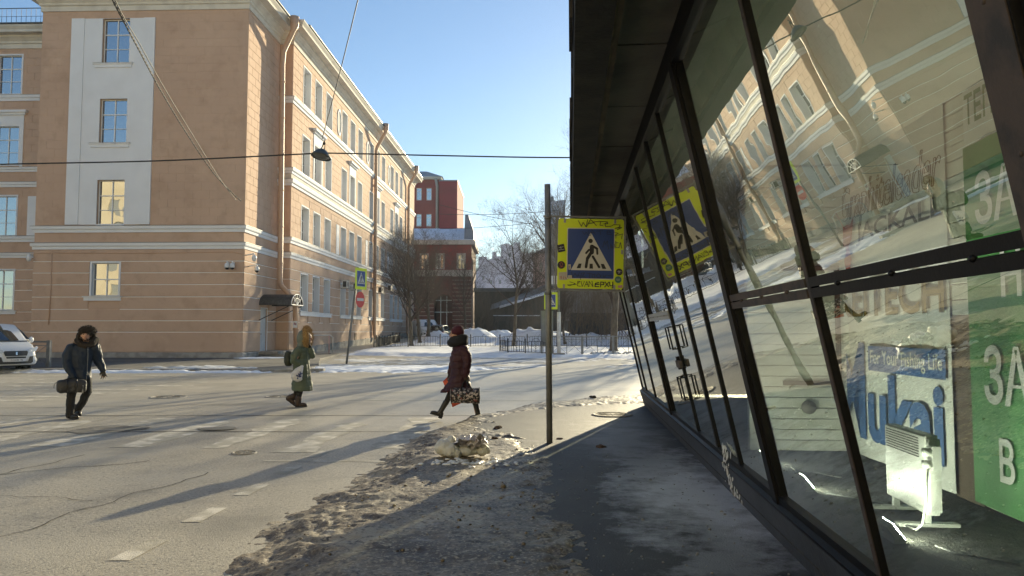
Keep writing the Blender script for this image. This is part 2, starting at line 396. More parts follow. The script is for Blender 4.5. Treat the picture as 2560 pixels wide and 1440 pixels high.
# zebra stripes under the walkers (run away from the viewer)
r_ = random.Random(3)
for i, x in enumerate((-12.6, -11.4, -10.2, -9.0, -7.8, -6.55, -5.35, -4.15, -2.95, -1.75)):
    y0 = 10.3 + r_.uniform(-0.2, 0.2); y1 = 13.9 + r_.uniform(-0.3, 0.3)
    if i == 8: y0, y1 = 10.0, 13.2
    b = wobble_strip((x, y0), (x + 0.12, y1), 0.52, 10, 0.03, i); marking('zebra_stripe', b, PAINT)
# zebra stripes over the cross street (run along it)
for i, y in enumerate((17.2, 18.1, 19.2, 20.4, 21.8, 23.3, 24.9, 26.7)):
    b = wobble_strip((-24, y), (-9.8 - 0.12 * i + (0.8 if i > 3 else -1.2 + 0.5 * i), y + 0.3), 0.42, 26, 0.03, 30 + i); marking('zebra_stripe', b, PAINT)
marking('stop_line', wobble_strip((-3.1, 9.35), (-1.35, 9.3), 0.10, 8, 0.01, 5), PAINT)
for i, (p, q) in enumerate((((-40, 14.35), (1.6, 14.3)), ((-40, 11.9), (-0.6, 12.05)), ((-3.9, 17.4), (2, 17.3)))):
    marking('road_joint', wobble_strip(p, q, 0.055 if i < 2 else 0.04, 90, 0.012, 50 + i), TAR, 0.006)
for i, (px, py, sx, sy) in enumerate(((260, 1075, .55, .3), (300, 1072, .5, .16), (540, 1073, .35, .12))):
    c = G(px, py); n = 14
    marking('pothole_patch', [(c.x + sx * math.cos(2 * math.pi * k / n) * r_.uniform(.7, 1.1), c.y + sy * 2 * math.sin(2 * math.pi * k / n) * r_.uniform(.7, 1.1)) for k in range(n)], mat('pothole_asphalt', (0.13, 0.12, 0.105), 0.9, (0.24, 0.225, 0.195), 3, bump=.6, bscale=20, bdist=0.02), 0.008 + 0.003 * i)

for i, (p, q, w_, n_) in enumerate((((-9.5, 6.2), (-4.5, 9.3), .022, 40), ((-6.5, 4.4), (-5.6, 9.8), .016, 40), ((-4.6, 3.2), (-3.5, 8.6), .014, 40), ((-14, 15.3), (-5.2, 16.6), .03, 60), ((-5.0, 19.4), (5.4, 20.6), .03, 60), ((-12, 22.4), (-2, 24.2), .035, 60), ((-8.6, 8.1), (-4.0, 7.2), .014, 40))):
    marking('road_crack', wobble_strip(p, q, w_, n_, 0.05, 70 + i), TAR, 0.0055 + 0.0002 * i)
def manhole(px, py, r, label, z=0.0, frame=True):
    c = G(px, py, z); t = thing('manhole_cover', label, 'manhole cover', (c.x, c.y, z))
    b = MB(Tr(c.x, c.y, z)); b.lathe([(0.01, 0.008), (r * .82, 0.008), (r * .84, 0.016), (r * .86, 0.0)], 28, cap=False, smooth=False)
    for a in range(6):
        R = Rz(a * 30); d = R @ Vector((r * .7, 0, 0)); b.bar((-d.x, -d.y, .011), (d.x, d.y, .011), .02, .012)
    b.build('lid', IRON, t)
    if frame:
        b = MB(Tr(c.x, c.y, z)); b.lathe([(r * .87, 0.0), (r * .88, 0.018), (r, 0.014), (r * 1.05, 0.0)], 28, cap=False); b.build('rim', IRON, t)
manhole(1530, 1037, 0.36, 'round iron cover set in the sunlit pavement by the glass pavilion corner', 0.104)
manhole(420, 993, 0.42, 'worn manhole cover in the road between the man and the woman in green')
manhole(700, 992, 0.36, 'low manhole cover in the road just left of the woman in green')
manhole(610, 1133, 0.16, 'small pale valve cover in the road near worn paint patches')

# near pavement along the pavilion
def KP(s, l): # pavilion axes: s along it, l to the right
    a = math.radians(4.55); return (s * math.sin(a) + l * math.cos(a), s * math.cos(a) - l * math.sin(a))
ROADSIDE = [(-2.3, -6), (-2.25, 1.5)] + [tuple(G(*p)[:2]) for p in ((475, 1440), (600, 1345), (735, 1240), (850, 1190), (905, 1165), (985, 1112), (1060, 1082), (1190, 1047), (1300, 1020), (1400, 1004), (1600, 985))] + [(8, 18.9), (30, 19.3)]
PAVE = [KP(-6, -.35), KP(2.5, -.35), KP(4.8, -.42), KP(7.0, -.55), KP(9.5, -.80), KP(10.6, -1.2), KP(11.8, -1.65), KP(13.0, -1.65), KP(14.2, -.9), KP(15.3, .05), KP(15.95, 1.6), KP(16.6, 6), (30, 17.0), (30, -6)]
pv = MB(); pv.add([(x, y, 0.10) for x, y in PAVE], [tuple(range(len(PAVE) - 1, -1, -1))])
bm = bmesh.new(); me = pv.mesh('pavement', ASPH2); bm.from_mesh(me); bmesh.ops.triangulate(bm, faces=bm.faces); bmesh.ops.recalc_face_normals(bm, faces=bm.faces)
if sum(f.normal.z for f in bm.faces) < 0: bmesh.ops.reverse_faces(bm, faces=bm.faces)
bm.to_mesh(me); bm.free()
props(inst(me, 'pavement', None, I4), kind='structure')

def seg_dist(X, Y, pl):
    D = np.full(X.shape, 1e9)
    for (x0, y0), (x1, y1) in zip(pl[:-1], pl[1:]):
        dx, dy = x1 - x0, y1 - y0; t = np.clip(((X - x0) * dx + (Y - y0) * dy) / (dx * dx + dy * dy), 0, 1)
        D = np.minimum(D, np.hypot(X - x0 - t * dx, Y - y0 - t * dy))
    return D
def inside(X, Y, pl):
    c = np.zeros(X.shape, bool); n = len(pl)
    for i in range(n):
        x0, y0 = pl[i]; x1, y1 = pl[i - 1]
        k = ((y0 > Y) != (y1 > Y)) & (X < (x1 - x0) * (Y - y0) / (y1 - y0 + 1e-12) + x0); c ^= k
    return c
def vnoise(X, Y, sc, seed, octv=4):
    """value noise on a lattice, summed over octaves"""
    out = np.zeros(X.shape); amp = 1.0; tot = 0
    for o in range(octv):
        rg = np.random.RandomState(seed + o); T = rg.rand(256, 256); f = sc * 2 ** o
        x = X * f + 1000.3; y = Y * f + 1000.7; xi = np.floor(x).astype(int); yi = np.floor(y).astype(int); fx = x - xi; fy = y - yi
        fx = fx * fx * (3 - 2 * fx); fy = fy * fy * (3 - 2 * fy)
        g = lambda i, j: T[(xi + i) % 256, (yi + j) % 256]
        out += amp * ((g(0, 0) * (1 - fx) + g(1, 0) * fx) * (1 - fy) + (g(0, 1) * (1 - fx) + g(1, 1) * fx) * fy); tot += amp; amp *= 0.5
    return out / tot
def sstep(a, b, x):
    t = np.clip((x - a) / (b - a), 0, 1); return t * t * (3 - 2 * t)
def height_grid(name, xs, ys, fn, m, kind, keep=None, **kw):
    X, Y = np.meshgrid(xs, ys); Z = fn(X, Y); n, k = X.shape
    co = np.stack([X, Y, Z], -1).reshape(-1, 3)
    idx = np.arange(n * k).reshape(n, k)
    f = np.stack([idx[:-1, :-1], idx[:-1, 1:], idx[1:, 1:], idx[1:, :-1]], -1).reshape(-1, 4)
    if keep is not None:
        kf = keep(X, Y, Z); kf = (kf[:-1, :-1] | kf[:-1, 1:] | kf[1:, 1:] | kf[1:, :-1]).reshape(-1); f = f[kf]
    used = np.unique(f); re = np.full(n * k, -1); re[used] = np.arange(len(used)); f = re[f]; co = co[used]
    me = bpy.data.meshes.new(name); me.vertices.add(len(co)); me.vertices.foreach_set('co', co.astype('f').reshape(-1))
    me.loops.add(f.size); me.loops.foreach_set('vertex_index', f.reshape(-1).astype('i'))
    me.polygons.add(len(f)); me.polygons.foreach_set('loop_start', np.arange(0, f.size, 4).astype('i'))
    me.polygons.foreach_set('use_smooth', np.ones(len(f), bool)); me.update(calc_edges=True); me.validate()
    me.materials.append(m)
    return props(inst(me, name, None, I4), kind=kind, **kw)

INNER = [KP(-6, 0.20), KP(2.5, 0.20), KP(4.8, 0.12), KP(7.0, -0.02), KP(9.5, -0.30), KP(10.6, -0.75), KP(11.8, -1.30), KP(13.0, -1.35), KP(14.2, -0.6), KP(15.2, 0.3), KP(15.8, 1.6), KP(16.4, 6)]
VPOLY = ROADSIDE[:-1] + [KP(17.5, 7)] + INNER[::-1]
def verge_h(X, Y):
    ins = inside(X, Y, VPOLY); d1 = seg_dist(X, Y, ROADSIDE); d2 = seg_dist(X, Y, INNER)
    d = np.where(ins, np.minimum(d1, d2), -np.minimum(d1, d2))
    n1 = vnoise(X, Y, 1.3, 1); n2 = vnoise(X, Y, 5.5, 11, 3); n3 = vnoise(X, Y, 17.0, 31, 2)
    near_road = d1 < d2
    wob = (n1 - 0.5) * 0.42 + (n2 - 0.5) * 0.30 + (n3 - 0.5) * 0.16
    edge = np.where(near_road, sstep(-0.05, 0.42, d / (d1 + d2) + wob * 0.35), sstep(-0.12, 0.42, d + wob))
    base = np.where(near_road, -0.03, 0.075)
    n4 = vnoise(X, Y, 36.0, 41, 1)
    top = 0.118 + (n1 - 0.5) * 0.055 + (n2 - 0.5) * 0.022 + (n3 - 0.5) * 0.013 + (n4 - 0.5) * 0.009
    top += 0.05 * np.exp(-((X + 0.55) ** 2 + (Y - 8.7) ** 2) / 0.5) + 0.05 * np.exp(-((X - 0.45) ** 2 + (Y - 10.9) ** 2) / 0.35)
    return base + (top - base) * edge
height_grid('verge', np.arange(-2.9, 3.4, 0.024), np.arange(2.4, 19.4, 0.027), verge_h, ICE, 'structure', keep=lambda X, Y, Z: Z > -0.025)
def vz(x, y): return float(verge_h(np.array([[x]]), np.array([[y]]))[0, 0])

# pavement round the long building with its kerb
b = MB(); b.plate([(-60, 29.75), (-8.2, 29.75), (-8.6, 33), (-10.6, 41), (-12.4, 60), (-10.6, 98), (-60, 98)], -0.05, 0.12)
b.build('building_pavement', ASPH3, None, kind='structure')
kr = thing('kerb', 'granite kerb with snow lying along it in front of the peach building', 'kerb', (-15, 29.6, 0), kind='structure')
x = -30.0
r_ = random.Random(5)
while x < -8.4:
    L_ = r_.uniform(0.9, 1.15)
    if not (-19.5 < x < -18.9):
        q = MB(); q.cbox(x, 29.45 + r_.uniform(-.02, .02), -0.02, x + L_ - 0.02, 29.75, 0.135 + r_.uniform(-.02, .015), 0.02); q.build('kerb_stone', KERB, kr)
    x += L_

def snow_patch(name, cx, cy, rx, ry, h, seed, m, step=0.12, z0=0.0, label=None):
    def fn(X, Y):
        d = 1 - np.hypot((X - cx) / rx, (Y - cy) / ry) ** 1.5 + (vnoise(X, Y, 0.9, seed) - 0.5) * 1.0 + (vnoise(X, Y, 4, seed + 9, 3) - 0.5) * 1.3
        return z0 + np.where(d > 0, np.minimum(d, 1) ** 0.6 * h * (0.5 + vnoise(X, Y, 3, seed + 5)), -0.02)
    height_grid(name, np.arange(cx - rx * 1.35, cx + rx * 1.35, step), np.arange(cy - ry * 1.5, cy + ry * 1.5, step), fn, m, 'stuff', keep=lambda X, Y, Z: Z > z0 - 0.001)
snow_patch('snow', -5.2, 32.0, 4.6, 2.6, 0.09, 3, SNOW)
snow_patch('snow', -14.5, 29.2, 6.0, 0.45, 0.10, 13, SNOW)
snow_patch('snow', -20.3, 29.5, 2.6, 0.8, 0.14, 23, SNOW)
snow_patch('snow', -12.6, 30.3, 2.2, 0.7, 0.10, 33, SNOWD, z0=0.12)
snow_patch('snow', -14.1, 41.6, 1.2, 1.0, 0.05, 43, SNOW, z0=0.12)

# snow covered square beyond the crossing
LEFT = [(-10.2, 40), (-10.6, 50), (-10.9, 60), (-9.6, 75), (-7, 95), (-5, 125)]
def field_h(X, Y):
    lx = np.interp(Y, [p[1] for p in LEFT], [p[0] for p in LEFT]); n1 = vnoise(X, Y, 0.35, 61); n2 = vnoise(X, Y, 1.7, 71)
    front = 44.6 + np.interp(X, [-10, -4, 0, 3, 8, 20], [3.5, 1.5, 0.5, -0.6, -0.8, -0.5])
    d = np.minimum(X - lx, Y - front) + (n1 - 0.5) * 2.2 + (n2 - 0.5) * 0.9
    z = np.maximum(0, 0.017 * (Y - 44)) + sstep(-0.3, 1.2, d) * (0.10 + 0.10 * n1 + 0.07 * n2) - 0.06 * (d < -0.3)
    for cx, cy, r, h in ((-3.6, 68, 2.2, 1.2), (-1.2, 72, 2.0, 1.0), (1.8, 66, 2.6, 1.25), (4.4, 70, 2.4, .9), (-7.5, 73, 1.6, .9), (9, 62, 2.6, .9), (6.0, 64, 1.7, .7), (13, 62, 3, .8)):
        z += h * np.exp(-(((X - cx) ** 2 + (Y - cy) ** 2) / r ** 2) ** 1.4) * (0.7 + 0.6 * n2)
    return z
height_grid('snow_field', np.arange(-12, 36, 0.24), np.arange(41, 118, 0.26), field_h, SNOW, 'structure', keep=lambda X, Y, Z: Z > np.maximum(0, 0.017 * (Y - 44)) - 0.01)
def fz(x, y): return float(field_h(np.array([[x]]), np.array([[y]]))[0, 0])
def slush_h(X, Y):
    n1 = vnoise(X, Y, 0.3, 81); n2 = vnoise(X, Y, 2.2, 91)
    return np.where((n1 - 0.5) * 1.6 + (n2 - 0.5) * 0.8 + 0.10 - np.abs(Y - 41.5) * 0.03 > 0, 0.012 + 0.03 * n2, -0.02)
height_grid('trodden_snow', np.arange(-10, 24, 0.22), np.arange(33, 48, 0.20), slush_h, SNOWD, 'stuff', keep=lambda X, Y, Z: Z > 0)
# ---------------------------------------------------------------- the long peach building
BF = Rz(-1.86)
MF = BF @ Tr(-28.9, 41.5, 0); MS = BF @ Tr(-16.67, 41.5, 0) @ Rz(90); MR = BF @ Tr(-16.67, 46.85, 0)
ML = BF @ Tr(-15.82, 46.85, 0) @ Rz(90); MW = BF @ Tr(-28.9, 47.0, 0); MWS = BF @ Tr(-28.9, 47.0, 0) @ Rz(-90)
bp_ = BF @ Vector((-22, 44, 0))
BLD = thing('school_building', 'long four-storey peach plastered building with white cornice and a white window strip', 'building', (bp_.x, bp_.y, 0.1), -1.86)
WCACHE = {}
def window(M, u0, z0, u1, z1, parent=None, depth=0.22, glass=None, surround=0.07, cols=2, rows=(0.34, 0.34, 0.32), frame=UPVC, lining=WHITE, name='window', fw=0.055):
    wd, hg = round(u1 - u0, 2), round(z1 - z0, 2); glass = glass or WGLASS; parent = parent or BLD
    key = (wd, hg, depth, glass.name, surround, cols, rows, frame.name, lining.name, fw)
    if key not in WCACHE:
        a = MB(); s = surround; t = 0.02
        if s:
            a.box(-s, -0.030, -0.0, .025, depth, hg + s); a.box(wd - .025, -0.030, 0, wd + s, depth, hg + s); a.box(.025, -0.031, hg - .025, wd - .025, depth, hg + s)
        a.box(-s, -0.05, -0.06, wd + s, depth, -0.001)
        me1 = a.mesh('window', lining)
        b = MB(); d0, d1 = depth - 0.07, depth - 0.01
        b.box(0.0, d0, 0, fw, d1, hg); b.box(wd - fw, d0, 0, wd, d1, hg); b.box(fw, d0, hg - fw, wd - fw, d1, hg); b.box(fw, d0, 0, wd - fw, d1, fw)
        cw = (wd - 2 * fw) / cols; zz = fw; H = hg - 2 * fw; panes = []
        for c in range(1, cols): b.box(fw + cw * c - fw * 0.55, d0 - 0.004, fw, fw + cw * c + fw * 0.55, d1, hg - fw)
        tot = sum(rows); z = hg - fw
        for i, rr in enumerate(rows):
            zb = z - H * rr / tot
            if i < len(rows) - 1:
                k = fw * (0.55 if i == 0 else 0.3); b.box(fw, d0 - 0.002, zb - k, wd - fw, d1 - 0.002, zb + k)
            for c in range(cols): panes.append((fw + cw * c, zb, fw + cw * (c + 1), z))
            z = zb
        me2 = b.mesh('window_frame', frame); pm = []
        for x0, p0, x1, p1 in panes:
            q = MB(); q.add([(x0, depth - 0.035, p0), (x1, depth - 0.035, p0), (x1, depth - 0.035, p1), (x0, depth - 0.035, p1)], [(0, 1, 2, 3)]); pm.append(q.mesh('pane', glass))
        WCACHE[key] = (me1, me2, pm)
    me1, me2, pm = WCACHE[key]; Wm = M @ Tr(u0, 0, z0)
    o = inst(me1, name, parent, Wm); inst(me2, 'window_frame', o, Wm)
    for k in pm: inst(k, 'pane', o, Wm)
    return o

def bpart(mb, name, m): return mb.build(name, m, BLD)
ST = ((3.0, 5.5), (7.68, 10.1), (12.25, 14.95), (17.1, 19.7))   # storeys: sill and head of the openings
GST = (2.2, 4.9, 7.68)
lw = []     # openings of the long side: (u0, z0, u1, z1)
for k in range(4):
    for i, g in enumerate(GST):
        for s, (a, b_) in enumerate(ST): lw.append((g + 10.1 * k, a, g + 10.1 * k + 1.62, b_))
fw_ = [(3.62, 17.23, 5.24, 19.87), (3.60, 12.52, 5.22, 15.1), (3.60, 7.76, 5.22, 10.34), (3.42, 3.64, 5.04, 5.55)]
ww = []
for u in (-6.7, -9.6, -12.5, -17, -20, -23):
    ww += [(u, 17.3, u + 1.6, 19.9), (u, 12.53, u + 1.6, 15.13), (u, 7.86, u + 1.6, 10.47), (u, 3.0, u + 1.6, 5.6)]
dr0 = onp(MS, 651, 870); dr1 = onp(MS, 671, 772)
DU0, DU1, DZ0, DZ1 = 2.72, 3.82, 0.42, 3.0
wl = MB(MF); holes_wall(wl, 0, 12.23, 0, 21.5, fw_, 0.24); bpart(wl, 'front_wall', PEACH)
wl = MB(MS); holes_wall(wl, 0, 5.35, 0, 21.5, [(DU0, DZ0, DU1, DZ1)], 0.2); bpart(wl, 'side_wall', PEACH)
wl = MB(MR); holes_wall(wl, 0, 0.85, 0, 21.5, [], 0.2); bpart(wl, 'return_wall', PEACH)
wl = MB(ML); holes_wall(wl, 0, 48.2, 0, 21.5, lw, 0.42); bpart(wl, 'long_wall', PEACH)
wl = MB(MW); holes_wall(wl, -40, 0.0, 0, 21.5, ww, 0.24); bpart(wl, 'wing_wall', PEACH)
wl = MB(MWS); holes_wall(wl, 0, 5.5, 0, 21.5, [], 0.2); bpart(wl, 'wing_return_wall', PEACH)
wl = MB(BF); wl.add([(-15.82, 95.05, 0), (-40, 95.05, 0), (-40, 95.05, 21.5), (-15.82, 95.05, 21.5)], [(0, 1, 2, 3)]); bpart(wl, 'end_wall', PEACH)
for h in fw_[:3]: window(MF, *h, surround=0.0, depth=0.24)
window(MF, *fw_[3], surround=0.09, depth=0.24, rows=(0.5, 0.5))
for h in ww[:8]: window(MW, *h, surround=0.08, depth=0.2)
for h in ww[8:]: window(MW, *h, surround=0.08, depth=0.2)
r_ = random.Random(21)
for h in lw: window(ML, *h, surround=0.06, depth=0.42, glass=r_.choice((WGLASS2, WGLASS2, WGLASS3, WGLASS4)))
# white strip with raised left edge, sills
b = MB(MF); hp = [h for h in fw_[:3]]
def frame_panel(b, u0, u1, z0, z1, holes, y0):
    us = sorted({u0, u1, *[h[0] for h in holes], *[h[2] for h in holes]}); zs = sorted({z0, z1, *[h[1] for h in holes], *[h[3] for h in holes]})
    zs = [z for z in zs if z0 <= z <= z1]
    for i in range(len(us) - 1):
        for j in range(len(zs) - 1):
            uc = (us[i] + us[i + 1]) / 2; zc = (zs[j] + zs[j + 1]) / 2
            if any(h[0] < uc < h[2] and h[1] < zc < h[3] for h in holes): continue
            b.box(us[i], y0, zs[j], us[i + 1], 0.0, zs[j + 1])
frame_panel(b, 2.56, 6.10, 7.74, 19.88, hp, -0.045); bpart(b, 'white_panel', WHITE)
b = MB(MF); b.box(1.80, -0.10, 7.74, 2.555, 0, 19.88); b.box(6.105, -0.10, 7.74, 6.75, 0, 19.88); bpart(b, 'white_pilaster', WHITE)
def sill(M, u0, u1, z, h=0.28, out=0.16, m=WHITE):
    b = MB(M); b.box(u0 + .06, -out + .05, z - h, u1 - .06, 0, z - 0.09); b.box(u0, -out, z - 0.09, u1, 0.0, z - 0.02); q = b.build('window_sill', m, BLD)
    b = MB(M); b.add([(u0 - .03, -out - .03, z - .018), (u1 + .03, -out - .03, z - .018), (u1 + .03, 0.02, z + .004), (u0 - .03, 0.02, z + .004)], [(0, 1, 2, 3)]); b.build('sill_flashing', mat('grey_flashing', (0.30, 0.31, 0.33), 0.5, metal=0.3), q)
sill(MF, 3.17, 5.50, 17.22); sill(MF, 3.10, 5.48, 12.51); sill(MF, 3.0, 5.28, 3.64)
for k in range(4): sill(ML, 2.0 + 10.1 * k, 9.6 + 10.1 * k, 2.98, 0.32)
for u in (-6.7, -9.6): sill(MW, u - .15, u + 1.9, 2.98, 0.26)
# bands of the ground storey
GZ = (0.42, 1.57, 2.22, 2.87, 3.58, 4.28, 4.96, 5.62, 6.30)
lit_strip = MB()
def bands(M, u0, u1, holes, n0=0.0, n1=0.0):
    lit_strip.M = M
    for j in range(len(GZ) - 1):
        z0, z1 = GZ[j] + 0.02, GZ[j + 1] - 0.02; cuts = sorted([(h[0], h[2]) for h in holes if h[1] < z1 - 0.05 and h[3] > z0 + 0.05]); a = u0
        for c0, c1 in cuts + [(u1, u1)]:
            if c0 - a > 0.08:
                q = MB(M); q.cbox(a, -0.055, z0, c0, 0.0, z1, 0.018); bpart(q, 'rusticated_band', PEACH)
                if j: lit_strip.box(a, -0.03, GZ[j] - 0.02, c0, 0.0, GZ[j] + 0.018)
            a = max(a, c1)
bands(MF, -0.0, 12.23, [(3.30, 3.34, 5.15, 5.66)]); bands(MS, 0, 5.30, [(DU0 - .06, 0, DU1 + .06, DZ1 + .06)]); bands(MR, 0.0, 0.85, [])
bands(ML, 0, 48.2, [(10.1 * k + g - 0.11, 2.64, 10.1 * k + g + 1.73, 5.62) for k in range(4) for g in GST])
bands(MW, -16, -0.0, [(u - .1, 2.7, u + 1.7, 5.7) for u in (-6.7, -9.6, -12.5)])
lit_strip.M = I4; bpart(lit_strip, 'lit_ledge_strip', LEDGE)  # pale strips paint the sky-lit ledges into the grooves
# scored stone coursing of the upper storeys
blocks = []
def courses(M, u0, u1, z0, z1, holes, cap, stag=0.0):
    z = z0; r = 0
    while z < z1 - 0.1:
        zt = min(z + 0.495, z1); u = u0 - (0.49 if r % 2 else 0) - stag
        while u < u1:
            a, c = max(u, u0), min(u + 0.98, u1); u += 0.98
            if c - a < 0.1: continue
            segs = [(a, c)]
            for h in holes:
                if h[1] < zt - .02 and h[3] > z + .02:
                    ns = []
                    for p, q in segs:
                        if h[2] <= p or h[0] >= q: ns.append((p, q))
                        else:
                            if h[0] - p > .06: ns.append((p, h[0]))
                            if q - h[2] > .06: ns.append((h[2], q))
                    segs = ns
            for p, q in segs: blocks.append((M, p, z, q, zt, cap))
        z = zt; r += 1
courses(MF, 6.76, 12.21, 7.72, 20.3, [], True); courses(MF, 0.02, 1.79, 7.72, 20.3, [], True)
courses(MS, 0.02, 2.9, 7.72, 20.3, [], True, 0.3); courses(MS, 2.9, 5.33, 7.72, 20.3, [], False, 0.3); courses(MR, 0.0, 0.83, 7.72, 20.3, [], False)
oval = [(11.35 + 10.1 * k) for k in range(3)]
lh = [(h[0] - .12, h[1] - .08, h[2] + .12, h[3] + .12) for h in lw if h[1] > 6] + [(o - .72, 17.2, o + .72, 19.6) for o in oval] + [(o - .5, 7.6, o + .5, 10.2) for o in oval] + [(4.6 + 10.1 * k, 12, 6.85 + 10.1 * k, 16.1) for k in range(4)]
for za, zb in ((7.72, 10.95), (12.25, 16.42), (16.9, 20.3)): courses(ML, 0.02, 48.1, za, zb, lh, False)
wh = [(h[0] - .1, h[1] - .1, h[2] + .1, h[3] + .1) for h in ww if h[1] > 6]
for za, zb in ((7.9, 11.0), (12.4, 16.8), (17.2, 20.3)): courses(MW, -16, -0.1, za, zb, wh, False)
rest = MB(); n_ind = 0
for M, p, z, q, zt, cap in blocks:
    if cap and n_ind < 298:
        k = MB(M); g_ = .006 if M is MF else .010; k.cbox(p + g_, -0.016 if M is not MF else -.009, z + g_, q - g_, 0, zt - g_, 0.005); bpart(k, 'stone_block', PEACH); n_ind += 1
    else: rest.M = M; rest.cbox(p + .010, -0.016, z + .010, q - .010, 0, zt - .010, 0.005)
rest.M = I4; props(bpart(rest, 'stone_coursing', PEACH), kind='stuff')
# mouldings
P_ALL = [(-28.9, 47.0), (-28.9, 41.5), (-16.67, 41.5), (-16.67, 46.85), (-15.82, 46.85), (-15.82, 95.05), (-40, 95.05)]
P_LONG = [(-16.67, 46.85), (-15.82, 46.85), (-15.82, 95.05), (-40, 95.05)]
P_WING = [(-69, 47.0), (-28.9, 47.0)]
def belt(path, z0, z1, out=0.16, m=WHITE, name='belt_course'):
    b = MB(BF); h = z1 - z0
    b.mold(path, [(0, z0), (out * .45, z0), (out * .5, z0 + h * .42), (out * .85, z0 + h * .46), (out, z0 + h * .62), (out, z1 - .03), (0, z1)]); bpart(b, name, m)
    c = MB(BF); c.mold(path, [(0, z1 + .001), (out + .03, z1 - .028), (out + .03, z1 - .012), (0, z1 + .03)]); bpart(c, 'belt_flashing', MATS['grey_flashing'])
for z0, z1 in ((7.28, 7.68), (6.31, 6.70)): belt(P_ALL, z0, z1)
for z0, z1 in ((11.02, 11.45), (11.82, 12.20), (16.45, 16.88)): belt(P_LONG, z0, z1, 0.18)
for z0, z1 in ((7.43, 7.84), (6.39, 6.73), (11.05, 11.41), (12.06, 12.39), (16.8, 17.22)): belt(P_WING, z0, z1, 0.16)
b = MB(BF); b.mold(P_LONG, [(0, 11.45), (.03, 11.45), (.03, 11.82), (0, 11.82)]); bpart(b, 'pale_frieze', CORN)
CP = [(0, 20.33), (.07, 20.33), (.07, 20.62), (.16, 20.66), (.16, 20.78), (.30, 20.92), (.42, 21.0), (.42, 21.10), (.86, 21.14), (.86, 21.30), (.95, 21.42), (1.0, 21.48), (1.0, 21.58), (0, 21.62)]
b = MB(BF); b.mold(P_ALL, CP); bpart(b, 'cornice', CORN)
b = MB(BF); b.mold(P_WING, CP); bpart(b, 'cornice', CORN)
for pth in (P_ALL[:3] + [(-16.67, 50)], [(-15.82, 47), (-15.82, 95.05)], P_WING):
    b = MB(BF); b.mold(pth, [(1.08, 21.60), (1.08, 21.68), (-4.5, 23.6), (-4.5, 21.63)]); bpart(b, 'roof', ROOFM)
b = MB(BF)
b.mold(P_ALL, [(0, 0.0), (.11, 0.0), (.11, 0.36), (.06, 0.42), (0, 0.42)]); b.mold(P_WING, [(0, 0), (.11, 0), (.11, .36), (.06, .42), (0, .42)]); bpart(b, 'stone_plinth', STONE)
# granite facing of the plinth on the long side follows the rising pavement
for k in range(24):
    q = MB(ML); q.cbox(2.0 + k * 1.9, -0.14, 0.0, 3.88 + k * 1.9, 0, 0.5 + 0.022 * (2 + k * 1.9), 0.015); bpart(q, 'plinth_stone', STONE)
# ovals, blind niches, hoods
for o in oval:
    b = MB(ML); c = (o, 18.4); n = 28
    ring = lambda a, y: [(c[0] + .62 * a * math.cos(2 * math.pi * i / n), y, c[1] + 1.08 * a * math.sin(2 * math.pi * i / n)) for i in range(n)]
    b.loft([ring(1.0, 0), ring(1.0, -.06), ring(.82, -.06), ring(.80, -.01)], False, False); bpart(b, 'oval_frame', WHITE)
    b = MB(ML); b.add(ring(.81, -.008), [tuple(range(n))]); bpart(b, 'oval_panel', mat('grey_panel', (0.45, 0.44, 0.41), .9))
    b = MB(ML); b.box(o - .42, -.03, 7.72, o + .42, 0, 10.1); bpart(b, 'blind_niche', WHITE)
for k in range(4):
    u = 10.1 * k
    b = MB(ML); frame_panel(b, 4.62 + u, 6.80 + u, 12.22, 15.72, [(4.82 + u, 12.2, 6.60 + u, 15.02)], -0.05); bpart(b, 'window_surround', WHITE)
    b = MB(ML); b.box(4.50 + u, -.16, 15.72, 6.92 + u, 0, 15.86); b.box(4.36 + u, -.30, 15.86, 7.06 + u, 0, 16.02); bpart(b, 'window_hood', WHITE)
for u in (-6.7, -9.6):
    b = MB(MW); frame_panel(b, u - .25, u + 1.88, 12.4, 15.85, [(u - .08, 12.4, u + 1.68, 15.2)], -0.05); bpart(b, 'window_surround', WHITE)
    b = MB(MW); b.box(u - .4, -.16, 15.85, u + 2.02, 0, 16.0); b.box(u - .5, -.28, 16.0, u + 2.14, 0, 16.15); bpart(b, 'window_hood', WHITE)
b = MB(MW); b.box(-4.35, -.04, 7.86, -3.72, 0, 10.45); bpart(b, 'blind_niche', WHITE)
# roof rail of the wing
rl = MB(MW); 
for i in range(34): rl.bar((-13 + i * .33, -.3, 21.9), (-13 + i * .33, -.3, 22.95), .02)
rl.bar((-13, -.3, 22.95), (-1.8, -.3, 22.95), .045); rl.bar((-13, -.3, 22.4), (-1.8, -.3, 22.4), .02); bpart(rl, 'roof_rail', mat('rail_steel', (0.10, 0.12, 0.15), .6))
# door, frame, canopy, steps
MDOOR = mat('grey_white_door', (0.55, 0.57, 0.60), .5, (0.48, 0.5, 0.53), 2)
b = MB(MS); b.box(DU0, 0.06, DZ0, DU1, 0.12, DZ1); d = bpart(b, 'door', MDOOR)
b = MB(MS); b.tube([(DU0 + .14, 0.06, 1.45), (DU0 + .14, 0.0, 1.45), (DU0 + .30, 0.0, 1.45)], .018, 6); b.build('handle', mat('black_plastic', (.02, .02, .02), .45), d)
b = MB(MS); b.box(DU0 - .06, -.03, DZ0, DU0, .14, DZ1 + .06); b.box(DU1, -.03, DZ0, DU1 + .06, .14, DZ1 + .06); b.box(DU0, -.03, DZ1, DU1, .14, DZ1 + .06); bpart(b, 'door_frame', WHITE)
for i in range(2):
    b = MB(MS); b.cbox(2.3 + i * .0, -1.3 - .35 * (1 - i), 0.1, 4.7, 0, 0.26 + .15 * i, .02); bpart(b, 'step', STONE)
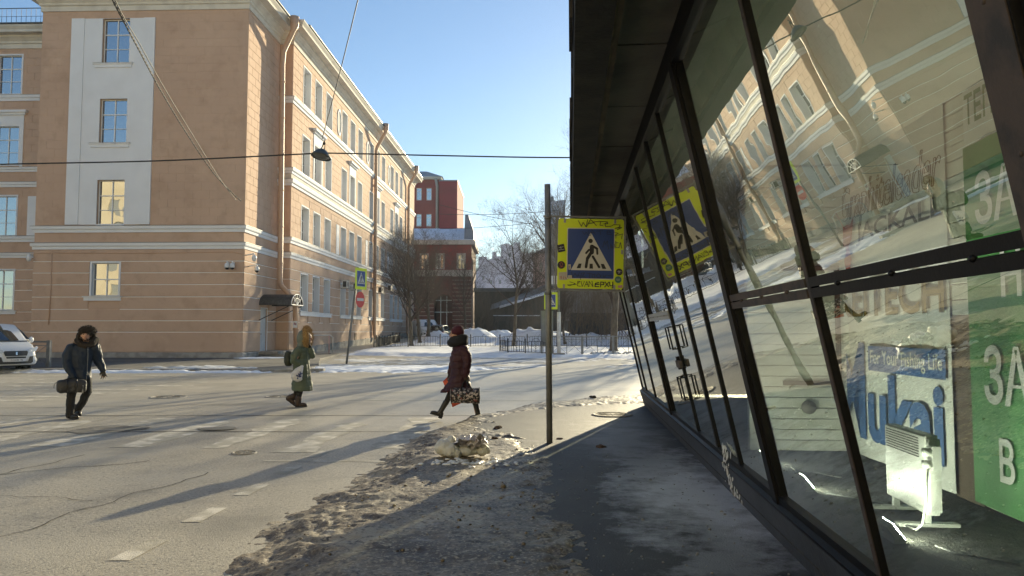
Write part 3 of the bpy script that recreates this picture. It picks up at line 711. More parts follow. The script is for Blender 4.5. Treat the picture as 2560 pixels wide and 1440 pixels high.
CAN = mat('black_canopy_sheet', (0.022, 0.022, 0.024), .5, (0.05, .05, .05), 8)
b = MB(MS); u0, u1, zc, rs = 2.35, 4.55, 3.22, .66; n = 12; out = 2.0
arc = [((u0 + u1) / 2 - (u1 - u0) / 2 * math.cos(math.pi * i / n), zc + rs * math.sin(math.pi * i / n)) for i in range(n + 1)]
b.loft([[(u, -y, z) for u, z in arc] for y in (0, out)] , False, True, False); b.loft([[(u, -y, z - .03) for u, z in arc] for y in (0, out)], False, True, False); cn = bpart(b, 'canopy', CAN)
b = MB(MS)
b.tube([(u, -out - .02, z) for u, z in arc], .028, 6); b.bar((u0, -out - .02, zc), (u1, -out - .02, zc), .05)
b.tube([((u0 + u1) / 2 + (u - (u0 + u1) / 2) * .62, -out - .02, zc + (z - zc) * .62) for u, z in arc], .02, 6)
for a in (45, 68, 90, 112, 135):
    t = math.radians(a); b.bar(((u0 + u1) / 2, -out - .02, zc), ((u0 + u1) / 2 + math.cos(t) * 1.1, -out - .02, zc + math.sin(t) * .66), .03)
b.build('canopy_fan', mat('white_metal', (.72, .72, .72), .5), cn)
for u in (u0 + .04, u1 - .04):
    b = MB(MS); b.bar((u, -.02, zc - .95), (u, -out, zc - .02), .045); b.bar((u, 0, zc), (u, -out + .05, zc), .045); b.build('canopy_strut', mat('black_steel', (.02, .02, .022), .5), cn)
# downpipes
def downpipe(pts, r=.165, hopper=True):
    b = MB(); b.tube(pts, [r * 1.75, r * 1.6, r] + [r] * (len(pts) - 3), 12); p = bpart(b, 'downpipe', PIPE)
    for i in range(2, len(pts) - 1):
        q = Vector(pts[i]); d = (Vector(pts[i + 1]) - q); L_ = d.length
        for k in range(int(L_ // 2.3)):
            c = MB(); a = q + d * ((k + .5) / max(1, L_ // 2.3)); c.tube([a - d.normalized() * .04, a + d.normalized() * .04], r * 1.15, 12); c.build('pipe_collar', PIPE, p)
downpipe([A(737, 42, 46.0), A(736, 66, 46.0), A(733, 76, 46.0), A(709, 128, 46.2), A(706, 160, 46.2), A(700, 705, 46.2), A(703, 715, 46.2), A(735, 748, 46.1), A(738, 760, 46.1), A(741, 885, 46.1)])
uL = lambda u, o, z: ML @ Vector((u, -o, z))
for u in (24.1, 42.6):
    downpipe([uL(u, 1.15, 21.9), uL(u, 1.15, 21.3), uL(u, 1.1, 21.0), uL(u - .1, .35, 19.6), uL(u - .1, .25, 19.2), uL(u - .1, .25, 1.6), uL(u, .25, 1.3), uL(u + .1, .5, 0.85)])
# air conditioners
acs = ((858, 713), (884, 718), (945, 727), (968, 722))
ACW = mat('ac_casing', (0.62, 0.60, 0.56), .5)
for i, (px, py) in enumerate(acs):
    u, z = onp(ML, px, py); u -= 1.2
    c = ML @ Vector((u, -.3, z - .3))
    t = thing('air_conditioner', ('wall air conditioner with open bracket, nearest of the row on the peach facade', 'second air conditioner from the corner, behind the blue crossing sign', 'third air conditioner on the facade just before the middle downpipe', 'farthest air conditioner on the facade, past the middle downpipe')[i], 'air conditioner', c[:], 88.14, 'air conditioners on the long facade')
    b = MB(ML @ Tr(u, 0, z - .3)); b.cbox(-.42, -.72, 0, .42, -.36, .58, .02); b.build('casing', ACW, t)
    b = MB(ML @ Tr(u, 0, z - .3)); b.add([(.18 * math.cos(a) - .1, -.725, .29 + .22 * math.sin(a)) for a in [i_ * math.pi / 8 for i_ in range(16)]], [tuple(range(16))]); b.box(-.425, -.68, .06, -.4, -.40, .52); b.build('fan_grille', mat('dark_grille', (.03, .03, .03), .6), t)
    b = MB(ML @ Tr(u, 0, z - .3))
    for uu in (-.36, .36): b.bar((uu, -.02, -.03), (uu, -.85, -.03), .045); b.bar((uu, -.02, .62), (uu, -.85, .62), .03); b.bar((uu, -.85, -.03), (uu, -.85, .62), .03)
    b.bar((-.36, -.85, .62), (.36, -.85, .62), .03); b.bar((-.36, -.85, -.03), (.36, -.85, -.03), .03); b.build('bracket', mat('cage_steel', (.45, .43, .40), .6), t)
# cameras
CAMW = mat('camera_white', (.72, .73, .74), .4); CAMB = mat('camera_dome', (.015, .015, .018), .1)
def sec_cam(p, d, label, dark=True):
    p = Vector(p); d = Vector(d); q = p + d * .55
    t = thing('security_camera', label, 'camera', p[:], 0, 'dome cameras on the building corner')
    b = MB(); b.bar(p - Vector((0, 0, .09)), p + Vector((0, 0, .09)), .14, .06); b.tube([p, p + d * .3 + Vector((0, 0, .05)), q + Vector((0, 0, .10)), q + Vector((0, 0, .0))], .035, 8); b.build('bracket', CAMW, t)
    b = MB(Tr(*q)); b.lathe([(.02, .02), (.10, .0), (.13, -.10), (.135, -.22), (.12, -.24)], 14); b.build('housing', CAMW, t)
    b = MB(Tr(*q)); b.ell((0, 0, -.24), (.115, .115, .12), 12, 8); b.build('dome', CAMB if dark else CAMW, t)
n1, n2 = BF.to_3x3() @ Vector((1, 0, 0)), BF.to_3x3() @ Vector((0, -1, 0))
cs = lambda u, o, z: MS @ Vector((u, -o, z)); cf = lambda u, o, z: MF @ Vector((u, -o, z))
sec_cam(cs(.12, .02, 5.95), n1, 'upper white dome camera on the sunlit corner of the peach building', False)
sec_cam(cs(.55, .02, 5.35), n1, 'lower camera with black dome on the sunlit corner, under the white one')
sec_cam(cf(11.42, .05, 5.45), n2 * .5, 'left of two close cameras on the shaded wall beside the corner')
sec_cam(cf(11.72, .05, 5.45), n2 * .5, 'right of two close cameras on the shaded wall beside the corner')
sec_cam(cf(-.02, .05, 5.95), n2 * .6, 'larger white camera at the left end of the shaded front wall', False)
sec_cam(cf(-.30, -1.5, 5.8), n2 * .6, 'white camera on the return round the left end of the front wall', False)
# cable conduit on the front wall
b = MB(MF); b.tube([(-.2, -.07, 6.05), (1.0, -.07, 6.12), (6, -.07, 6.08), (11.6, -.07, 6.14), (12.2, -.07, 6.0)], .022, 5); b.tube([(1.1, -.075, 6.12), (1.12, -.075, 3.9), (1.06, -.075, 2.0)], .03, 5); bpart(b, 'conduit', PIPE)
# notice on the return, vents by the ground, white hoop
p = A(738, 811, 45.75); t = thing('notice_sheet', 'white paper notice on the downpipe beside the canopy door', 'notice', p[:], 0)
b = MB(Tr(*p)); b.box(-.13, -.004, -.21, .13, .004, .21); b.build('sheet', mat('paper', (.75, .75, .76), .8), t)
b = MB(Tr(*p)); b.box(-.09, -.007, -.02, -.02, -.0045, .12); b.box(.01, -.007, -.05, .07, -.0045, .10); b.build('print', mat('notice_print', (.25, .08, .1), .8), t)
for px, py in ((887, 842), (980, 838), (989, 839), (998, 838)):
    u, z = onp(ML, px, py); b = MB(ML); b.box(u - .35, -.10, z - .32, u + .35, -.02, z + .32); bpart(b, 'cellar_vent', mat('brown_vent', (.20, .12, .07), .8))
t = thing('bicycle_hoop', 'thin white metal hoop standing by the wall behind the woman in green', 'barrier', A(800, 880, 47.5)[:])
q0, q1 = A(760, 838, 48), A(832, 838, 50); b = MB(); z0 = 0.15
b.tube([(q0.x, q0.y, z0), (q0.x, q0.y, q0.z - .15), (q0.x + .1, q0.y + .1, q0.z), (q1.x - .15, q1.y - .1, q1.z), (q1.x, q1.y, q1.z - .15), (q1.x, q1.y, z0)], .03, 6); b.build('hoop', mat('white_tube', (.62, .58, .54), .5), t)
m_ = (q0 + q1) / 2; b = MB(); b.tube([(m_.x + .55, m_.y + .6, z0), (m_.x + .55, m_.y + .6, q0.z)], .035, 6); b.build('post', mat('red_white_tube', (.6, .32, .28), .5), t)
# ---------------------------------------------------------------- the glass pavilion on the right
MK = Rz(-4.55)                        # local x: away from the street, local y: along the pavilion
kb = MK @ Vector((2.4, 7, 0.1)); KI = thing('glass_pavilion', 'long shop pavilion with outward leaning glass, black mullions and dark concrete eaves', 'pavilion', kb[:], -4.55)
LEAN = math.atan(0.235); GL = 3.12 / math.cos(LEAN)
zc_ = Vector((-math.sin(LEAN), 0, math.cos(LEAN))); xs_ = Vector((0, 1, 0)); yo_ = zc_.cross(xs_)
MGl = MK @ Tr(1.45, 0, 0.46) @ Matrix(((xs_.x, yo_.x, zc_.x, 0), (xs_.y, yo_.y, zc_.y - .066, 0), (xs_.z, yo_.z, zc_.z, 0), (0, 0, 0, 1)))
BLK = mat('black_painted_steel', (0.008, 0.008, 0.010), 0.5, (0.015, 0.014, 0.0135), 7, 0.5, 0.75, bump=0.2, bscale=60, bdist=.004, spec=.25, third=[((0.07, 0.06, 0.055), 14, 0.74, 0.82, 6)])
BLKR = mat('rusty_steel', (0.10, 0.075, 0.065), 0.65, (0.05, 0.045, 0.045), 9, 0.45, 0.65, bump=0.4, bscale=70, bdist=.006)
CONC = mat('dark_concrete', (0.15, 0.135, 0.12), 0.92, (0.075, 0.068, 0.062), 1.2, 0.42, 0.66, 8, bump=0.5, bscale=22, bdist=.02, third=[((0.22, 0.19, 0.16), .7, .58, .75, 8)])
PLN = mat('plinth_dark_paint', (0.075, 0.08, 0.095), 0.6, (0.045, 0.048, 0.058), 2.5, 0.4, 0.7, 8, bump=0.5, bscale=26, bdist=.012, third=[((0.16, 0.16, 0.17), 5, .66, .78, 8)])
FASC = mat('weathered_board', (0.16, 0.115, 0.08), 0.85, (0.09, 0.065, 0.05), 3, bump=.3, bscale=30)
ALU = mat('aluminium', (0.42, 0.42, 0.40), 0.4, metal=0.6)
def kp(mb, name, m, par=None): return mb.build(name, m, par or KI)
b = MB(MK @ Tr(0, 0, 0)); 
def along(poly, s0, s1, name, m):
    q = MB(MK); q.prism([(x, z) for x, z in poly], s0, s1); return kp(q, name, m)
plinth = along([(1.50, 0.08), (1.405, 0.39), (1.62, 0.39), (1.75, 0.08)], -3.2, 15.45, 'plinth', PLN)
along([(1.405, 0.391), (1.395, 0.415), (1.465, 0.462), (1.62, 0.462), (1.62, 0.391)], -3.2, 15.4, 'plinth_sill', BLK)
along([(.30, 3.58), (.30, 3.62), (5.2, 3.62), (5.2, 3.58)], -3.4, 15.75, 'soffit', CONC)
along([(.255, 3.40), (.255, 3.70), (.298, 3.70), (.298, 3.40)], -3.4, 15.75, 'eave_board', FASC)
along([(.03, 3.36), (.02, 3.86), (.25, 3.86), (.25, 3.36)], -3.45, 15.8, 'eave_fascia', mat('roofing_felt', (.02, .02, .022), .95, (.035, .032, .03), 5, bump=.5, bscale=30))
along([(.06, 3.621), (.06, 4.0), (5.3, 4.05), (5.3, 3.621)], -3.45, 15.8, 'roof_slab', ROOFM)
r_ = random.Random(2)
q = MB(MK)
for i in range(26):   # loose torn edge of roofing felt along the eave
    s = -3 + i * .73; q.box(-.0 + r_.uniform(-.012, .012), s, 3.55 + r_.uniform(-.1, .1), .018, s + r_.uniform(.35, .72), 3.93)
kp(q, 'roofing_felt', mat('roofing_felt', (.03, .03, .032), .9, (.06, .055, .05), 5, bump=.5, bscale=30))
for i in range(13): # joints of the soffit slabs
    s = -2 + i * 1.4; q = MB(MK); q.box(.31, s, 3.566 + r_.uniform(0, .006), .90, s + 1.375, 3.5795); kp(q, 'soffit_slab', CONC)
for s_, wd in ((-1.4, .06), (.3, .06), (1.87, .15), (3.63, .055), (5.36, .125), (6.5, .05), (7.46, .065), (8.6, .06), (10.8, .125), (12.85, .05), (14.4, .06), (15.25, .08)):
    q = MB(MGl); big = wd > .1
    q.box(s_ - wd / 2, -.045 if big else -.016, -.02, s_ + wd / 2, .045 if big else .02, GL)
    if big:
        for o in (-1, 1): q.box(s_ + o * (wd / 2 + .014) - .012, -.03, .0, s_ + o * (wd / 2 + .014) + .012, .022, GL - .02)
    m = kp(q, 'mullion', BLK)
    if wd in (.055, .15):
        q = MB(MGl); q.box(s_ - wd / 2 + .006, .0205 if wd < .1 else .0455, .0, s_ + wd / 2 - .006, .024 if wd < .1 else .049, GL); kp(q, 'cover_strip', BLKR, m)
        for k in range(9):
            q = MB(MGl); q.ell((s_, .025 if wd < .1 else .05, .18 + k * .36), (.007, .005, .007), 6, 4); kp(q, 'screw', BLKR, m)
along([(0.70, 3.47), (0.66, 3.578), (0.80, 3.578), (0.83, 3.47)], -3.2, 15.3, 'top_rail', BLK)
q = MB(MGl); q.box(-3, -.04, -.02, 15.2, .03, .035); kp(q, 'bottom_rail', BLK)
MS_ = [-3.2, -1.4, .3, 1.87, 3.63, 5.36, 6.5, 7.46, 8.6, 10.8, 12.85, 14.4, 15.25]
def transom(s0, s1, w, m, hh=.044, out=.03):
    for k in (0, 1):
        q = MB(MGl); q.box(s0, -.03, w + k * (hh + .008), s1, out, w + k * (hh + .008) + hh); t = kp(q, 'transom', m)
    for i in range(3):
        q = MB(MGl); q.ell((s0 + (s1 - s0) * (i + .6) / 3.3, out, w + hh + .004), (.016, .012, .012), 6, 4); kp(q, 'bolt', m, t)
TW = {1.87: 1.355, .3: 1.355, -1.4: 1.355, 3.63: 1.355, 8.6: 1.34, 10.8: 2.55}
for i in range(len(MS_) - 1):
    s0, s1 = MS_[i], MS_[i + 1]; w = TW.get(s0)
    if w: transom(s0 + .03, s1 - .03, w, ALU if s0 == 8.6 else (BLKR if s0 == 3.63 else BLK))
    for a, c in (((.03, w), (w + .1, GL - .04)) if w else ((.03, GL - .04),)):
        q = MB(MGl); q.box(s0 + .02, -.003, a, s1 - .02, .003, c); kp(q, 'glass_pane', SGLASS)
# door handles, lock boxes, hinges
for s_ in (8.48, 8.72):
    for w in (.42, 1.0):
        q = MB(MGl); x = s_; q.tube([(x, .02, w), (x, .085, w), (x, .085, w + .25), (x, .02, w + .25)], .010, 6); kp(q, 'door_handle', BLK)
q = MB(MGl); q.box(8.46, .025, .78, 8.74, .06, .86); kp(q, 'lock_box', BLKR)
q = MB(MGl); q.box(8.68, -.02, .75, 8.76, .045, .9); kp(q, 'lock_box', BLK)
# interior
SIDE = mat('white_clapboard', (.76, .77, .69), .7, (.66, .66, .58), 3)
INW = mat('interior_wall', (.70, .68, .60), .85, (.62, .60, .52), 1.5)
CARP = mat('grey_carpet', (.085, .082, .07), .98, (.04, .04, .036), 9, bump=1.0, bscale=26, bdist=.05, bdetail=6)
q = MB(MK); q.box(1.46, -3.2, .20, 5.1, 15.2, .30); kp(q, 'interior_floor', CARP)
q = MB(MK); q.box(.84, -3.2, 3.50, 5.1, 15.2, 3.56); kp(q, 'interior_ceiling', INW)
q = MB(MK); q.box(3.12, -3.2, .30, 3.22, 8.6, 3.5); kp(q, 'back_wall', INW)
q = MB(MK); q.box(3.9, 8.6, .30, 4.0, 15.2, 3.5); kp(q, 'back_wall', INW)
q = MB(MK); q.box(5.1, -3.2, .1, 5.2, 15.3, 3.58); kp(q, 'rear_wall', CONC)
q = MB(MK); q.box(1.2, -3.3, .1, 5.2, -3.2, 3.58); kp(q, 'end_wall', CONC)
MP2 = MK @ Tr(0, 8.52, 0)             # cross wall facing the viewer, local x = away from street
z = .30
while z < 3.5:
    zt = min(z + .118, 3.5); q = MB(MP2); q.cbox(1.98, -.012 + .0, z, 3.10, .03, zt - .006, .006); kp(q, 'clapboard', SIDE); z = zt
q = MB(MP2); q.box(1.98, .031, .3, 3.12, .08, 3.5); kp(q, 'cross_wall', INW)
q = MB(MP2 @ Tr(2.62, 0, .78)); q.tube([(0, -.016, 0), (0, -.06, 0)], .075, 18); kp(q, 'round_vent', mat('vent_grey', (.24, .22, .19), .6))
BRN = mat('brown_frame', (.09, .06, .04), .6)
q = MB(MP2); q.box(2.35, -.05, 1.02, 2.98, -.02, 1.07); q.box(2.93, -.05, 1.07, 2.98, -.02, 2.3); q.box(2.35, -.05, 2.3, 2.98, -.02, 2.35); kp(q, 'inner_window_frame', BRN)
# end wall of the pavilion: boards with a thin gap, glazed strip beside the street
for x0, x1 in ((.78, 1.24), (1.34, 1.44), (1.49, 2.3), (2.3, 3.3), (3.3, 5.15)):
    q = MB(MK); q.prism([(x0 + (.0), .35), (x1 - .0, .35), (x1, 3.56), (x0, 3.56)] if x0 > 1.4 else [(1.46 if x0 < 1.3 else 1.48, .46), (1.47 if x0 < 1.3 else 1.499, .46), (x1, 3.56), (x0, 3.56)], 15.22, 15.26); kp(q, 'end_board', INW)
# banners on the back wall
MP = MK @ Tr(3.1, 8.5, 0) @ Rz(-90)
PR = lambda x, y: onp(MP, x, y)
BANW = mat('banner_white', (.78, .79, .74), .6, (.72, .73, .68), .8, bump=.15, bscale=4, bdist=.03)
def banner(name, label, u0, z0, u1, z1, m, off, cat='banner', wav=.012, n=12, seed=1):
    r = random.Random(seed); c = MP @ Vector(((u0 + u1) / 2, -off, z0))
    t = thing(name, label, cat, c[:], -94.55)
    q = MB(MP); fr = []; bk = []
    for i in range(n + 1):
        u = u0 + (u1 - u0) * i / n; d = off + wav * math.sin(i * 1.7 + seed)
        fr.append([(u, -d, z0 + r.uniform(-.006, .006)), (u, -d, (z0 + z1) / 2), (u, -d, z1)])
    for i in range(n):
        for k in (0, 1):
            q.add([fr[i][k], fr[i + 1][k], fr[i + 1][k + 1], fr[i][k + 1]], [(0, 1, 2, 3)], True)
    q.box(u0 + .01, -off + .020, z0 + .01, u1 - .01, -off + .024, z1 - .01)
    q.build('sheet', m, t); return t
def letters(par, txt, rect, m, off, **kw):
    me = text_mesh(txt, rect, m, **kw); Wm = MP @ Tr(0, -off, 0)
    return inst(me, 'lettering', par, Wm)
def shape(par, name, poly, m, off, base=None):
    q = MB(base or MP); q.add([(x, -off, z) for x, z in poly], [tuple(range(len(poly)))]); return q.build(name, m, par)
DKG = mat('print_dark_grey', (.025, .03, .035), .6); RED = mat('print_red', (.42, .07, .05), .6); GOLD = mat('print_gold', (.30, .20, .05), .6); BLU = mat('print_blue', (.05, .13, .33), .6)
LNE = mat('print_line', (.05, .05, .05), .6); SWH = mat('print_white', (.66, .68, .64), .6)
bt = banner('banner', 'tall white shop banner with fishing brand names behind the heater', -0.42, .315, 2.24, 3.50, BANW, .03)
OFF = .056
letters(bt, 'Graphiteleader', (-.05, 2.72, 2.22, 3.20), LNE, OFF, shear=.35, outline=.008)
letters(bt, 'JACKALL', (.36, 2.52, 2.22, 2.75), DKG, OFF, offset=.012, space=.95)
fox = [(.10, 2.64), (.05, 2.86), (.02, 3.0), (.10, 2.92), (.20, 2.94), (.28, 2.92), (.37, 3.04), (.33, 2.84), (.31, 2.72), (.24, 2.66), (.24, 2.60), (.30, 2.45), (.25, 2.30), (.20, 2.20), (.16, 2.32), (.12, 2.45), (.18, 2.58), (.16, 2.65)]
fox = [(-.12 + (x - .02) * 1.25, 2.20 + (z - 2.2) * .80) for x, z in fox]
shape(bt, 'fox_emblem', fox, RED, OFF)
letters(bt, 'KEITECH', (-.2, 1.77, 2.2, 2.14), GOLD, OFF, offset=.03)
letters(bt, 'KEITECH', (-.2, 1.77, 2.2, 2.14), LNE, OFF + .002, outline=.0035)
u0, z0 = .64, 1.25; shape(bt, 'blue_strip', [(.60, 1.22), (2.18, 1.22), (2.18, 1.47), (.60, 1.47)], BLU, OFF)
letters(bt, 'For Your Fishing Life', (.66, 1.25, 2.13, 1.43), SWH, OFF + .003, offset=.01)
letters(bt, 'M', (-.22, .50, .50, 1.50), BLU, OFF, offset=.03); letters(bt, 'ukai', (.56, .50, 2.12, 1.20), BLU, OFF, offset=.035)
GRN = mat('banner_green', (.07, .27, .07), .6, (.06, .22, .06), .8, bump=.15, bscale=4, bdist=.03)
gt = banner('banner', 'large green shop sign with white Cyrillic letters at the right edge', 2.50, .33, 6.2, 3.05, GRN, .035, seed=4, n=18)
gw = banner('banner', 'pale header strip with green Cyrillic letters above the green sign', 2.52, 3.056, 6.2, 3.50, BANW, .033, seed=4)
for txt, rc in (('ЗА', (2.70, 2.41, 3.24, 2.81)), ('Н', (3.00, 1.86, 3.24, 2.20)), ('ЗА', (2.74, 1.09, 3.30, 1.52)), ('В', (2.90, .55, 3.08, .86))): letters(gt, txt, rc, SWH, OFF, offset=.02)
letters(gw, 'ТЕП', (2.60, 3.20, 2.98, 3.44), mat('print_green', (.06, .20, .08), .6), OFF, offset=.015)
# brown lower dado between the banners
q = MB(MP); q.box(2.2, -.012, .3, 2.6, 0, 1.75); kp(q, 'dado', mat('brown_dado', (.12, .085, .055), .8))
for i in range(14):
    q = MB(MP); q.cbox(2.2, -.02, 1.75 + i * .125, 2.7, 0, 1.868 + i * .125, .006); kp(q, 'clapboard', SIDE)
# convector heater
HW = mat('heater_enamel', (.70, .71, .66), .35); HWD = mat('heater_slot', (.03, .03, .03), .8)
hB, hE = G(2216, 1235, .39), G(2317, 1289, .39); hc = (hB + hE) / 2; hc.z = .30; HR = math.degrees(math.atan2(hE.y - hB.y, hE.x - hB.x)); ht = thing('convector_heater', 'white convector heater with slotted top standing on the carpet behind the glass', 'heater', hc[:], HR)
MH = Tr(*hc) @ Rz(HR) @ Tr(0, .04, 0)
q = MB(MH); q.cbox(-.33, -.04, .09, .33, .045, .62, .012); hb = q.build('casing', HW, ht)
for i in range(8):
    q = MB(MH); q.box(-.30, -.0415, .46 + i * .018, .24, -.0402, .468 + i * .018); q.build('slot', HWD, hb)
q = MB(MH); q.box(.33, -.03, .12, .375, .04, .60); q.build('side_panel', HW, ht)
for k, zz in enumerate((.44, .52)):
    q = MB(MH); q.tube([(.40, -.035, zz), (.40, -.085, zz)], .028, 12); q.box(.37, -.034, zz - .04, .43, .02, zz + .04); q.build('knob', HW, ht)
for xx in (-.26, .24):
    q = MB(MH); q.box(xx - .035, -.20, .0, xx + .035, .20, .022); q.box(xx - .02, -.02, .02, xx + .02, .02, .10); q.build('foot', HW, ht)
q = MB(MH); q.tube([(.40, -.05, .42), (.44, -.08, .36), (.47, -.1, .22), (.45, -.12, .06), (.40, -.14, .012), (.28, -.15, .010)], .008, 6); q.build('cord', HW, ht)
letters_m = text_mesh('EVENT', (.18, .12, .28, .14), DKG); inst(letters_m, 'lettering', ht, MH @ Tr(0, -.0415, 0))
# floor lamps (lit) behind the glass
LED = mat('led_face', (1, 1, 1), .5, emit=((.96, 1.0, .86), 200.0)); LMB = mat('lamp_body', (.55, .55, .52), .5)
for i, (px, py) in enumerate(((2228, 1334), (2012, 1212), (1908, 1150))):
    c = G(px, py, .34); c.z = .30; kl = MK.inverted() @ c; l, s = kl.x, kl.y; t = thing('floor_lamp', ('lit white floor lamp nearest the viewer, left of the heater feet', 'lit floor lamp in the middle of the row behind the glass', 'farthest lit floor lamp, by the cross wall behind the glass')[i], 'lamp', c[:], -4.55)
    Mx = Tr(*c) @ Rz(-4.55) @ Tr(0, 0, .06) @ Matrix.Rotation(math.radians(52), 4, 'Y')
    q = MB(Mx); q.box(-.07, -.085, -.025, .07, .085, .018); q.build('housing', LMB, t)
    q = MB(Mx); q.box(-.06, -.075, .019, .06, .075, .024); q.build('led_face', LED, t)
    q = MB(Tr(*c) @ Rz(-4.55)); q.box(-.02, -.09, 0, .02, .09, .03); q.build('stand', LMB, t)
    e = MK @ Vector((l + .5, s - .5 - .1 * i, .305)); q = MB(); r = random.Random(i)
    q.tube([c.lerp(e, k / 6) + Vector((r.uniform(-.06, .06), r.uniform(-.06, .06), .005)) for k in range(2, 7)], .006, 5); q.build('cord', mat('grey_cord', (.20, .20, .19), .7), t)
c0 = MK @ Vector((1.95, 4.15, .305)); q = MB(); q.tube([c0, MK @ Vector((2.05, 4.02, .306)), MK @ Vector((2.02, 3.85, .306)), MK @ Vector((2.10, 3.66, .306)), MK @ Vector((2.06, 3.5, .306))], .006, 5)
q.build('power_cord', HW, None, 'loose white cord lying on the dark carpet at the lower right', 'cord')
q = MB(MK); r_ = random.Random(9)
for i in range(90):
    zz = r_.uniform(.12, .56); s = 6.95 + r_.gauss(0, .11) * (1.3 - zz); x = 1.5 - (zz - .08) / .31 * .095 if zz < .39 else 1.40
    q.ell((x - .002, s, zz), (.004, r_.uniform(.003, .009), r_.uniform(.008, .04)), 6, 4)
q.build('icicles', mat('white_ice', (.75, .77, .8), .4), KI)['kind'] = 'stuff'
# ---------------------------------------------------------------- buildings farther off
REDP = mat('red_plaster', (.27, .05, .045), .9, (.22, .04, .04), .3, third=[((.16, .05, .045), 2, .6, .8, 6)])
REDD = mat('dark_red_plaster', (.24, .018, .035), .9, (.20, .016, .03), .4)
BRK = mat('brown_red_brick', (.17, .065, .05), .9, (.12, .05, .042), 1.0)
GRS = mat('pale_stone_trim', (.5, .46, .41), .9)
SNR = mat('roof_snow', (.78, .80, .86), .8, (.55, .58, .64), .8, .5, .75)
BLR = mat('grey_blue_roof', (.16, .19, .24), .6, (.22, .25, .30), .8)
def bld(name, label, M, loc): 
    c = M @ Vector(loc); return thing(name, label, 'building', c[:])
M = Tr(0, 150, 0)
X = lambda px, Y: (px - 1280) / F * Y * 1.0
def Zp(py, Y): return A(1280, py, Y).z
t = bld('red_apartment_building', 'tall dark red building with grey hipped roof far behind the bare trees', M, (-16, 4, 2))
Y = 150.0; xa, xb, xc = X(960, Y), X(1098, Y), X(1143, Y); zt = Zp(449, Y); zt2 = Zp(456, Y)
b = MB(M); hl = []
for k, py in enumerate((470, 535, 600, 665, 730)):
    for px in (978, 1022, 1045, 1070): hl.append((X(px - 6, Y), Zp(py + 30, Y), X(px + 7, Y), Zp(py, Y)))
holes_wall(b, xa, xb, 0, zt, hl, .3); b.build('wall', REDP, t)
for h in hl: window(M, *h, parent=t, depth=.25, surround=0.0, cols=1, rows=(.25, .75), fw=.1)
b = MB(M); b.box(xb, -1.2, 0, xc, 18, zt2); b.box(xa, .35, 0, xb, 18, zt); b.build('tower', REDD, t)
b = MB(M); b.plate([(xb - .1, -1.3), (xc + .1, -1.3), (xc + .1, 18), (xb - .1, 18)], zt2, zt2 + .25); b.add([(xb, -1.2, zt2 + .25), (xc, -1.2, zt2 + .25), ((xb + xc) / 2 + .8, 3, zt2 + 1.0), ((xb + xc) / 2 - .8, 3, zt2 + 1.0)], [(0, 1, 2, 3)]); b.build('tower_roof', BLR, t)
b = MB(M); b.box(xa, -.7, zt, xb + .4, 18, zt + .5); b.build('cornice', GRS, t)
b = MB(M); b.add([(xa, -.8, zt + .5), (xb + .6, -.8, zt + .5), (X(1056, Y), 6, zt + 3.0), (xa, 6, zt + 3.0), (xb + .6, 18, zt + .5)], [(0, 1, 2, 3), (1, 4, 2)]); b.build('roof', BLR, t)
for px in (1088,): 
    b = MB(M); x = X(px, Y); b.tube([(x, -.8, zt + .2), (x + .3, -.5, zt - 1.5), (x + .3, -.3, 2)], .28, 8); b.build('downpipe', mat('zinc_pipe', (.34, .32, .30), .6), t)
# lower brown-red house with the arch
Y = 112.0; M = Tr(0, Y, 0); xa, xb = X(985, Y), X(1178, Y); z0, z1, z2 = 1.0, Zp(690, Y), Zp(612, Y)
t = bld('brick_house', 'low dark red house with banded walls, arched opening and snowy roof behind the trees', M, ((xa + xb) / 2, 4, 1))
ax0, ax1, azt = X(1085, Y), X(1131, Y), Zp(760, Y)
hl = [(X(px - 9, Y), Zp(672, Y), X(px + 8, Y), Zp(636, Y)) for px in (1060, 1100, 1153)]
b = MB(M); holes_wall(b, xa, xb, z1, z2, hl, .4); b.build('upper_wall', REDP, t)
for h in hl: window(M, *h, parent=t, depth=.3, surround=.18, lining=GRS, fw=.09)
b = MB(M); b.box(xa, .12, 0, ax0, 14, z1); b.box(ax1, .12, 0, xb, 14, z1); b.box(ax0, 3, 0, ax1, 14, z1); b.box(xa, .42, z1, xb, 14, z2)
n = 14; r = (ax1 - ax0) / 2; arcp = [(ax0 + r - r * math.cos(math.pi * i / n), azt + r * math.sin(math.pi * i / n)) for i in range(n + 1)]
for i in range(n): b.add([(arcp[i][0], .12, arcp[i][1]), (arcp[i + 1][0], .12, arcp[i + 1][1]), (arcp[i + 1][0], .12, z1), (arcp[i][0], .12, z1)], [(0, 1, 2, 3)]); b.add([(arcp[i][0], .12, arcp[i][1]), (arcp[i + 1][0], .12, arcp[i + 1][1]), (arcp[i + 1][0], 3, arcp[i + 1][1]), (arcp[i][0], 3, arcp[i][1])], [(3, 2, 1, 0)])
b.build('lower_wall', BRK, t)
z = 1.0
while z < z1 - .3:
    for u0, u1 in ((xa, ax0), (ax1, xb)):
        q = MB(M); q.cbox(u0, .0, z, u1, .12, z + .52, .03); q.build('brick_band', BRK, t)
        q = MB(M); q.box(u0, .06, z + .52, u1, .12, z + .60); q.build('mortar_band', GRS, t)
    z += .6
b = MB(M)
for fx in (.33, .66): x = ax0 + (ax1 - ax0) * fx; b.box(x - .06, 1.0, 0, x + .06, 1.12, azt + r * .9)
for zz in (Zp(780, Y), Zp(730, Y), azt + .6): b.box(ax0, 1.0, zz - .07, ax1, 1.1, zz + .07)
b.build('gate_frame', UPVC, t)
b = MB(M); b.box(xa, -.35, z1, xb + .2, .1, z1 + .9); b.box(xa, -.5, z2, xb + .5, 14, z2 + .7); b.build('cornice', GRS, t)
